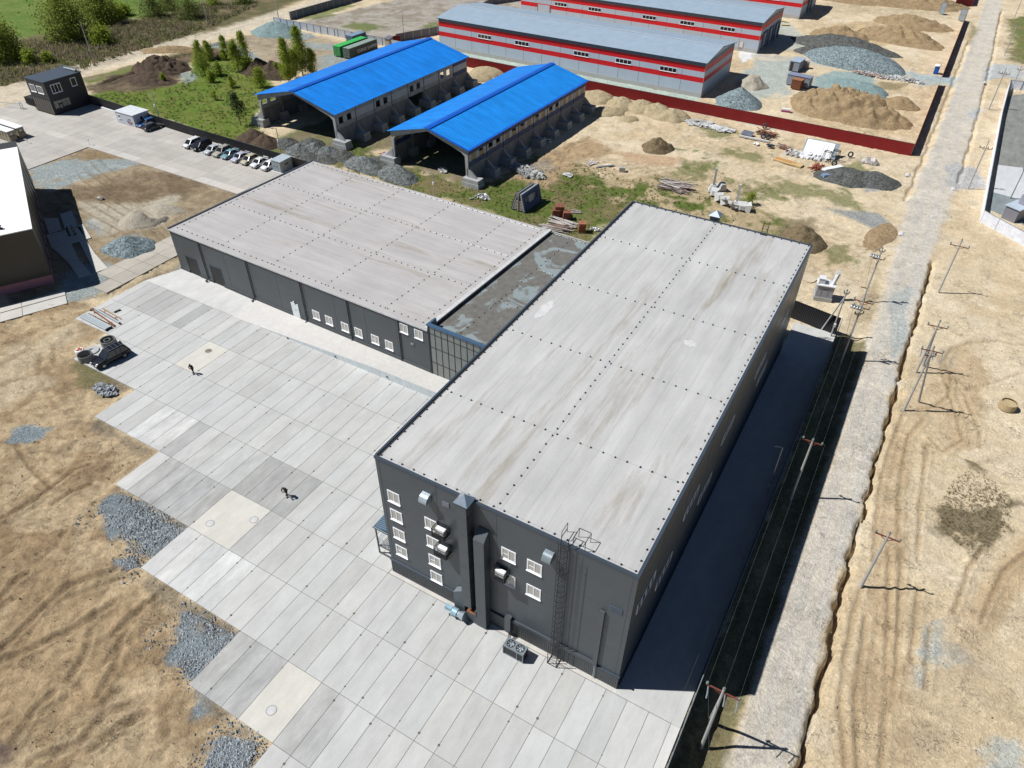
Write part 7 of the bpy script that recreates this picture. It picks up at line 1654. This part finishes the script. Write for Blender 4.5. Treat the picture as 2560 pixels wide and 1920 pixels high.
b.bar((0,1.6,0),(0,1.6,3.2),.16); b.bar((Ln,1.6,0),(Ln,1.6,3.2),.16); b.build('rack_frame', MT['old_wood'], t)
def bricks(label, P, rz, s, h, m_=None):
    t = thing('brick_stack', label, 'brick stack', (P[0],P[1],0), rz); b = MB(); rr2 = random.Random(int(P[0]*7)); nz = max(3,int(h/.14))
    for k in range(nz):
        for i in range(5):
            for j in range(2): 
                sh = rr2.uniform(-.04,.04)+.12*(k/nz)**2; b.box(-s/2+i*s/5+.01+sh,-s/2+(i+1)*s/5-.01+sh,-s/2+j*s/2+rr2.uniform(-.04,.04),-s/2+(j+1)*s/2-.02+rr2.uniform(-.04,.04),.14+k*h/nz,.14+(k+1)*h/nz-.015)
    b.build('bricks', MT['brick'] if m_ is None else m_, t); b = MB()
    for y in (-.45,0,.45): b.box(-s/2,s/2,y*s-.05,y*s+.05,0,.14)
    for i in range(5): b.box(-s/2+i*s/5,-s/2+i*s/5+.1,-s/2,s/2,.1,.14)
    b.build('pallet_base', MT['wood'], t)
ob_ = mat('brick_orange', (.32,.13,.07,1), .85, 0, .3, 5)
for q, lb, s, h, m_ in (((665,415),'dark red brick stack at the rear of the three, larger',1.7,1.9,None),((630,425),'dark red brick stack touching the left side of the rear one',1.4,1.3,None),((745,450),'dark red brick stack in the middle, right of the larger pair',1.4,1.3,None),((905,585),'orange brick stack on a pallet, nearest the tall hall',1.3,1.6,ob_)):
    bricks(lb, G(*zj,[q])[0], .5, s, h, m_)
def planks(name, label, a, c, wid, n, m, hh=.5, jit=.18, ln=.85):
    p = Vector(a); q = Vector(c); d = q-p; Ln = d.length; an = math.atan2(d.y,d.x); b = MB()
    for k in range(n):
        L_ = Ln*random.uniform(ln*.55,ln*1.1); b.ob((Ln/2+random.uniform(-.15,.15)*Ln,random.uniform(-wid,wid)/2,.05+hh*random.random()*(.4+.6*random.random())),(L_,random.uniform(.12,.25),.06),random.gauss(0,jit),random.randrange(len(m)),random.uniform(-.1,.1),random.gauss(0,.03))
    return tag(b.build(name, m, loc=(p.x,p.y,-.05), rz=an), label, 'plank pile')
pw = mat('plank_grey', A(186,180,176), .85, 0, .3, 4); pw2 = mat('plank_brown', A(140,112,96), .85, 0, .3, 4); pw3 = mat('plank_pale', A(222,214,208), .85, 0, .2, 4)
planks('plank_pile','pile of grey and white planks behind the glazed link, front pile',*G(*zj,[(455,530),(810,580)]),2.4,38,[pw,pw2,pw3],.5,.06); planks('plank_pile','loose fan of pale planks behind the front plank pile',*G(*zj,[(550,450),(850,540)]),2.2,26,[pw3,pw],.3,.12)
planks('plank_pile','large tangle of grey planks on the sand behind the tall hall',*G(1500,450,400,2212,[(790,45),(1300,150)]),4.2,80,[pw,pw2,pw3],.8,.3)
planks('log_pair','two dark boards lying on the grass beside the brick stacks',*G(*zj,[(720,370),(930,380)]),1.6,4,[MT['old_wood']],.1,.5)
chunks('paper_rubbish','heap of white grey rubbish on the grass near the tall hall','rubbish',G(*zj,[(1052,565)])[0],.9,.6,26,.15,.5,[MT['white_plastic'],MT['stone_grey']],.3)
zk = (800,350,900,2212)
chunks('paper_rubbish','white rubble on the grass left of the panel rack','rubbish',G(*zk,[(1000,350)])[0],1.6,1.0,40,.2,.6,[MT['white_plastic'],MT['stone_grey'],MT['concrete_light']],.4); t = chunks('stone','dark stone lying left of the white rubble','stone',G(*zk,[(932,362)])[0],.3,.3,4,.3,.6,[MT['stone_grey']],.2)
t = chunks('stone_slab','pale flat broken slab lying on the grass','slab',G(*zk,[(1520,215)])[0],.7,.5,5,.6,1.0,[MT['concrete_light']],.15,True); 
planks('ladder_frame','white wooden frame ladder lying on the grass edge',*G(*zk,[(1640,150),(1715,130)]),1.6,12,[pw3],.2,.7); planks('pipe_pair','grey pipes and posts lying side by side on the grass edge',*G(*zk,[(1700,165),(1830,155)]),1.0,6,[MT['grey_metal'],MT['concrete_light']],.2,.02,1.0)
t = thing('concrete_block','single pale concrete block on the grass right of the pipes','block',G(*zk,[(1856,190)])[0]+(0,),.4); b = MB(); b.box(-.6,.6,-.45,.45,-.1,.8); b.ob((0,0,.83),(.3,.1,.1)); b.build('block', MT['concrete'], t)
chunks('demolition_rubble','band of broken concrete rubble beside the smaller blue shed','rubble',G(800,0,900,2212,[(1275,1055)])[0],5.0,2.0,220,.25,.95,[MT['concrete'],MT['concrete_dirty'],MT['stone_grey']],.5,False,-.3)
chunks('concrete_block','three broken concrete posts before the opening of the smaller blue shed','rubble',G(900,160,400,2212,[(1180,1490)])[0],1.2,.6,6,.5,1.5,[MT['concrete_light'],MT['concrete']],.3)
chunks('rubble_sack','white and blue sacks beside the shaded footings of the smaller shed','sack',G(1180,100,400,2212,[(1010,1385)])[0],1.6,1.0,14,.4,.9,[MT['white_plastic'],mat('blue_tarp',(.02,.06,.3,1),.5)],.4); chunks('rubble_sack','pale sack heap beside the footings between the two sheds','sack',G(900,160,400,2212,[(1060,540)])[0],1.4,1.0,14,.4,.9,[MT['concrete_light'],MT['stone_grey']],.5)
planks('plank_pile','red and white boards beside the left footing of the smaller shed',*G(900,160,400,2212,[(275,1265),(400,1215)]),1.6,10,[mat('board_red',(.3,.05,.04,1),.7),pw3],.3,.2)
# broken column footings
zl = (1700,270,400,2212)
def footing(label, P, rz, tip=0, stub=0, hs=0):
    t = thing('column_footing', label, 'footing', (P[0],P[1],0), rz); b = MB(); M1 = Matrix.Translation((0,0,.55 if tip else 0)) @ Matrix.Rotation(tip,4,'X')
    c = [(-.9,-.9,0),(.9,-.9,0),(.9,.9,0),(-.9,.9,0),(-.45,-.4,1.2),(.45,-.4,1.2),(.45,.4,1.2),(-.45,.4,1.2)]; b.grid8([M1 @ Vector(v) for v in c]); b.build('base', MT['concrete_light'], t)
    if stub: b = MB(); b.grid8([M1 @ Vector(v) for v in [(-.22,-.22,1.2),(.22,-.22,1.2),(.22,.22,1.2),(-.22,.22,1.2),(-.2,-.2,1.2+stub),(.2,-.2,1.2+stub),(.2,.2,1.2+stub),(-.2,.2,1.2+stub)]]); b.build('column', MT['concrete_light'], t)
for q, rz, tip, stub, lb in (((450,1140),.3,0,3.4,'upright concrete footing with a tall column, left of the tumbled group'),((770,1370),.2,0,3.3,'upright concrete footing with a tall column, right of the tumbled group'),((530,1270),.6,1.2,2.4,'tipped footing with its column pointing up right, left one'),((610,1320),.7,1.25,2.2,'tipped footing with its column pointing up right, right one'),((480,1200),.1,1.4,0,'column footing without column lying on its side, leftmost'),((560,1130),.8,.5,0,'column footing without column leaning behind the group'),((850,1390),.3,1.5,0,'cracked column footing lying beside the right upright column'),((960,1420),-1.2,1.45,2.6,'fallen footing with its column lying flat beside the bush')):
    footing(lb, G(*zl,[q])[0], rz, tip, stub)
chunks('broken_slabs','broken pale concrete slabs strewn along the red fence, left end','rubble',G(*zl,[(270,215)])[0],3.6,1.8,40,.5,1.5,[MT['concrete_light'],MT['concrete']],.3,True); chunks('broken_slabs','row of broken pale slabs right of the strewn slabs at the red fence','rubble',G(*zl,[(610,305)])[0],3.4,.9,20,.7,1.5,[MT['concrete_light']],.3,True)
planks('scrap_frame','rusty scrap frame pieces tangled in weeds below the red fence',*G(*zl,[(1030,330),(1350,400)]),2.6,26,[MT['rust'],MT['black_metal'],MT['rust']],.9,.4); tag(bpy.data.objects['scrap_frame'],cat='scrap')
t = thing('metal_sheet','tilted glossy metal sheet at the left of the rusty scrap','sheet',G(*zl,[(930,370)])[0]+(0,),-.2); b = MB(); b.ob((0,0,.4),(2.6,1.6,.08),0,0,.35); b.build('sheet', mat('blue_grey_sheet', A(160,165,180), .3, .5), t)
t = MB(); pq = G(*zl,[(815,390),(1235,475)]); t.bar((0,0,.15),(pq[1][0]-pq[0][0],pq[1][1]-pq[0][1],.15),.5,.3); tag(t.build('concrete_beam', MT['concrete_light'], loc=pq[0]+(0,)),'long pale concrete beam lying in front of the rusty scrap','beam')
def tyre(label, q, r, z=(1700,270,400,2212), lie=False):
    P = G(*z,[q])[0]; b = MB(); b.lathe((0,0,0), [(r*.55,0),(r*.95,.02),(r,.1),(r,.22),(r*.95,.3),(r*.55,.32),(r*.6,.16),(r*.55,0)], 20)
    if not lie: b.xf(Matrix.Translation((0,0,r)) @ Matrix.Rotation(R(78),4,'X'))
    tag(b.build('tyre', mat('old_tyre', (.06,.065,.07,1), .9) if 'old_tyre' not in bpy.data.materials else bpy.data.materials['old_tyre'], loc=(P[0],P[1],0), rz=.4), label, 'tyre')
tyre('old tyre standing against the red fence behind the scrap frame',(1165,285),.62); tyre('left of two old tyres lying together in the rusty scrap',(1145,425),.65); tyre('right of two old tyres lying together in the rusty scrap',(1215,435),.65); tyre('old tyre standing beside the black frames right of the white panels',(2120,800),.62); tyre('old tyre with white hub near the end of the scrap yard',(1140,965),.62,(1660,0,900,2212))
planks('dark_pipe_pile','dark plastic crates and bars in front of the scrap tyres',*G(*zl,[(1190,530),(1300,540)]),1.6,14,[MT['black_metal'],mat('navy_plastic',(.02,.03,.06,1),.5)],.9,.5)
planks('plank_pile','rusty poles and boards lying between the scrap and the white panels',*G(*zl,[(1320,520),(1560,590)]),1.6,22,[pw2,MT['rust'],pw],.5,.35)
# stacked white wall panels
p = G(*zl,[(1690,640)])[0]; q = G(*zl,[(2090,720)])[0]
t = thing('white_panel_stack','tilted stack of white sandwich panels leaning before the red fence','panel stack',(p[0],p[1],0),math.atan2(q[1]-p[1],q[0]-p[0])); Lp = (Vector(q)-Vector(p)).length
for k, (x0, x1, m_) in enumerate(((-.3,Lp+.6,MT['grey_metal']),(0,Lp*.95,MT['white_plastic']),(.5,Lp*.75,MT['white_plastic']),(.9,Lp*.62,MT['white_plastic']))):
    b = MB(); b.grid8([(x0,.1-k*.18,.15+k*.02),(x1,.1-k*.18,.15+k*.02),(x1,.25-k*.18,.12),(x0,.25-k*.18,.12),(x0,3.0-k*.25,2.6-k*.1),(x1,3.0-k*.25,2.6-k*.1),(x1,3.12-k*.25,2.52-k*.1),(x0,3.12-k*.25,2.52-k*.1)]); b.build('sandwich_panel', m_, t)
b = MB()
for x in (.5,Lp-.5): b.bar((x,3.0,-.1),(x,3.0,2.5),.15)
b.build('prop', MT['old_wood'], t)
chunks('foam_scraps','heap of white foam scraps and bags at the foot of the white panels','rubbish',G(*zl,[(1810,680)])[0],3.2,1.3,110,.3,.9,[MT['white_plastic'],MT['white_paint']],.8,False,.05); chunks('foam_scraps','grey blocks and boards heaped left of the white panels','rubbish',G(*zl,[(1560,640)])[0],1.8,1.0,30,.4,1.1,[MT['concrete'],MT['concrete_light'],MT['rust']],.7); chunks('foam_scraps','small white bag lying on the sand in front of the scrap','rubbish',G(*zl,[(1060,500)])[0],.8,.4,10,.3,.7,[MT['white_plastic']],.2)
t = thing('plywood_board','flat yellow plywood boards with orange battens lying before the white panels','board',G(*zl,[(1310,700)])[0]+(0,),-.22); b = MB(); b.box(0,6.2,-.9,.9,0,.25); b.build('board', mat('plywood', A(226,196,140), .8, 0, .12), t); b = MB(); b.box(.2,4.4,.2,.32,.25,.36); b.box(.2,4.0,-.4,-.28,.25,.36); b.box(4.55,4.62,-.95,.95,.1,.27); b.build('batten', mat('batten_orange', (.5,.2,.04,1), .7), t)
for i, (q_, lb) in enumerate(((( 2010,740),'black steel trestle frame right of the white panels, left one'),((2130,730),'black steel trestle frame right of the white panels, right one'))):
    t = thing('trestle',lb,'trestle',G(*zl,[q_])[0]+(0,),-.2); b = MB(); 
    for x in (-.8,.8):
        for y in (-.5,.5): b.bar((x,y,0),(x*.8,y*.8,2.2),.1)
    for y in (-.4,.4): b.bar((-.65,y,2.2),(.65,y,2.2),.12); b.bar((-.8,y*1.2,.2),(.65,y,2.1),.06)
    b.bar((-.65,-.4,2.2),(-.65,.4,2.2),.1); b.bar((.65,-.4,2.2),(.65,.4,2.2),.1); b.build('frame', MT['black_metal'], t)
planks('rusty_bars','bundle of rusty bars left of the white and blue sheets',*G(*zl,[(1840,880),(1940,790)]),1.6,24,[MT['rust'],MT['red_rust']],.9,.35)
for i, (a, c, m_, lb) in enumerate((((1970,890),(2230,840),MT['white_plastic'],'white sheet stack lying by the flat dark gravel heaps, upper one'),((1960,965),(2300,940),mat('sheet_blue', A(150,176,208), .4, .1),'pale blue sheet stack wrapped in film by the flat dark gravel heaps'))):
    p, q = G(*zl,[a,c]); t = thing('sheet_stack',lb,'sheet stack',(p[0],p[1],0),math.atan2(q[1]-p[1],q[0]-p[0])); Ls = (Vector(q)-Vector(p)).length; b = MB()
    for k in range(4): b.box(k*.04,Ls-k*.05,-.6+k*.02,.6-k*.02,.15+k*.15,.29+k*.15)
    b.build('sheet', m_, t); b = MB(); b.box(.5,.62,-.6,.6,0,.15); b.box(Ls-.7,Ls-.58,-.6,.6,0,.15); b.build('bearer', MT['wood'], t)
chunks('timber_scraps','pale timber scraps by the corner of the red fence','timber',G(1660,0,900,2212,[(1270,1000)])[0],1.8,.8,16,.4,1.4,[pw3,pw],.3)
# compound odds and ends
chunks('demolition_rubble','line of broken brick and concrete along the compound drive, left part','rubble',G(*zt,[(120,1040)])[0],6.0,1.6,150,.3,.9,[MT['concrete_light'],MT['stone_grey'],mat('brick_pale', A(190,150,130), .9)],.6,False,-.12); chunks('demolition_rubble','line of broken concrete along the compound drive, right part','rubble',G(*zt,[(540,1100)])[0],5.5,1.5,130,.3,.9,[MT['concrete_light'],MT['stone_grey']],.6,False,-.12)
chunks('demolition_rubble','white stones at the foot of the big blue grey gravel mound','rubble',G(*zf,[(350,255)])[0],2.5,1.3,30,.3,.9,[MT['concrete_light']],.5)
t = thing('foam_block','white and magenta foam block behind the red fence','block',G(1800,0,400,2212,[(910,1540)])[0]+(0,),.15); b = MB(); b.box(-1.1,1.1,-.35,.35,.35,.7); b.build('block', MT['white_plastic'], t); b = MB(); b.box(-1.1,1.05,-.36,.34,0,.345); b.build('lower_layer', mat('magenta', (.35,.05,.18,1), .6), t)
yl_ = mat('insulation_yellow', A(236,220,160), .8)
for i, (q, s, lb) in enumerate((((855,290),1.6,'yellow insulation board before the middle warehouse end, upper left'),((920,305),.9,'yellow insulation board before the middle warehouse end, upper right'),((900,347),1.8,'long yellow insulation board before the middle warehouse end'),((1930,410),1.3,'yellow board on the earth bank, left of two'),((1980,445),1.0,'yellow board on the earth bank, right of two'))):
    P = G(1800,0,400,2212,[q])[0]; b = MB(); b.ob((0,0,.1),(s*1.5,s*.6,.1),.2*i,0,.05); tag(b.build('insulation_board', yl_, loc=(P[0],P[1],0.1 if i < 3 else .5)), lb, 'board')
for q, lb, z_ in (((615,905),'white culvert pipe end beside the road ditch, west side',(2160,270,400,2212)),((1240,1100),'concrete culvert pipe end at the gravel crossing',(2160,270,400,2212)),((1675,1130),'dark culvert pipe end at the upper road crossing',(2160,0,400,2212)),((470,565),'dark culvert mouth beside the gravel side track west of the road',(1960,350,400,1269) if False else (2000,560,400,1269))):
    P = G(*z_,[q])[0]
    if 'mouth' in lb: P = G(2000,560,400,1269,[(812,62)])[0]
    t = thing('culvert_pipe',lb,'pipe',(P[0],P[1],-.35)); b = MB(); b.lathe((0,0,0),[(.4,0),(.5,0),(.5,1.6),(.4,1.6),(.4,0)],16); b.xf(Matrix.Rotation(R(90),4,'X')); b.build('pipe', MT['concrete_light'], t); b = MB(); b.tube((0,-.1,0),(0,-.15,0),.39,n=14); b.build('pipe_mouth', MT['black_metal'], t)
b = MB(); b.prism([(p[0]*1.5,p[1]*1.1) for p in blob(1,1,12,.25)],0,.18); P = G(2000,650,140,1269,[(190,420)])[0]; tag(b.build('broken_slab', mat('sandstone', A(226,208,180), .9), loc=(P[0],P[1],-.1)),'broken pale slab lying between the tall hall and the substation','slab')
chunks('stone','white stone lying on the dirt plot west of the low hall','stone',G(0,350,400,2212,[(1385,808)])[0],.4,.15,4,.5,.9,[MT['concrete_light']],.1)
bpy.context.view_layer.update()
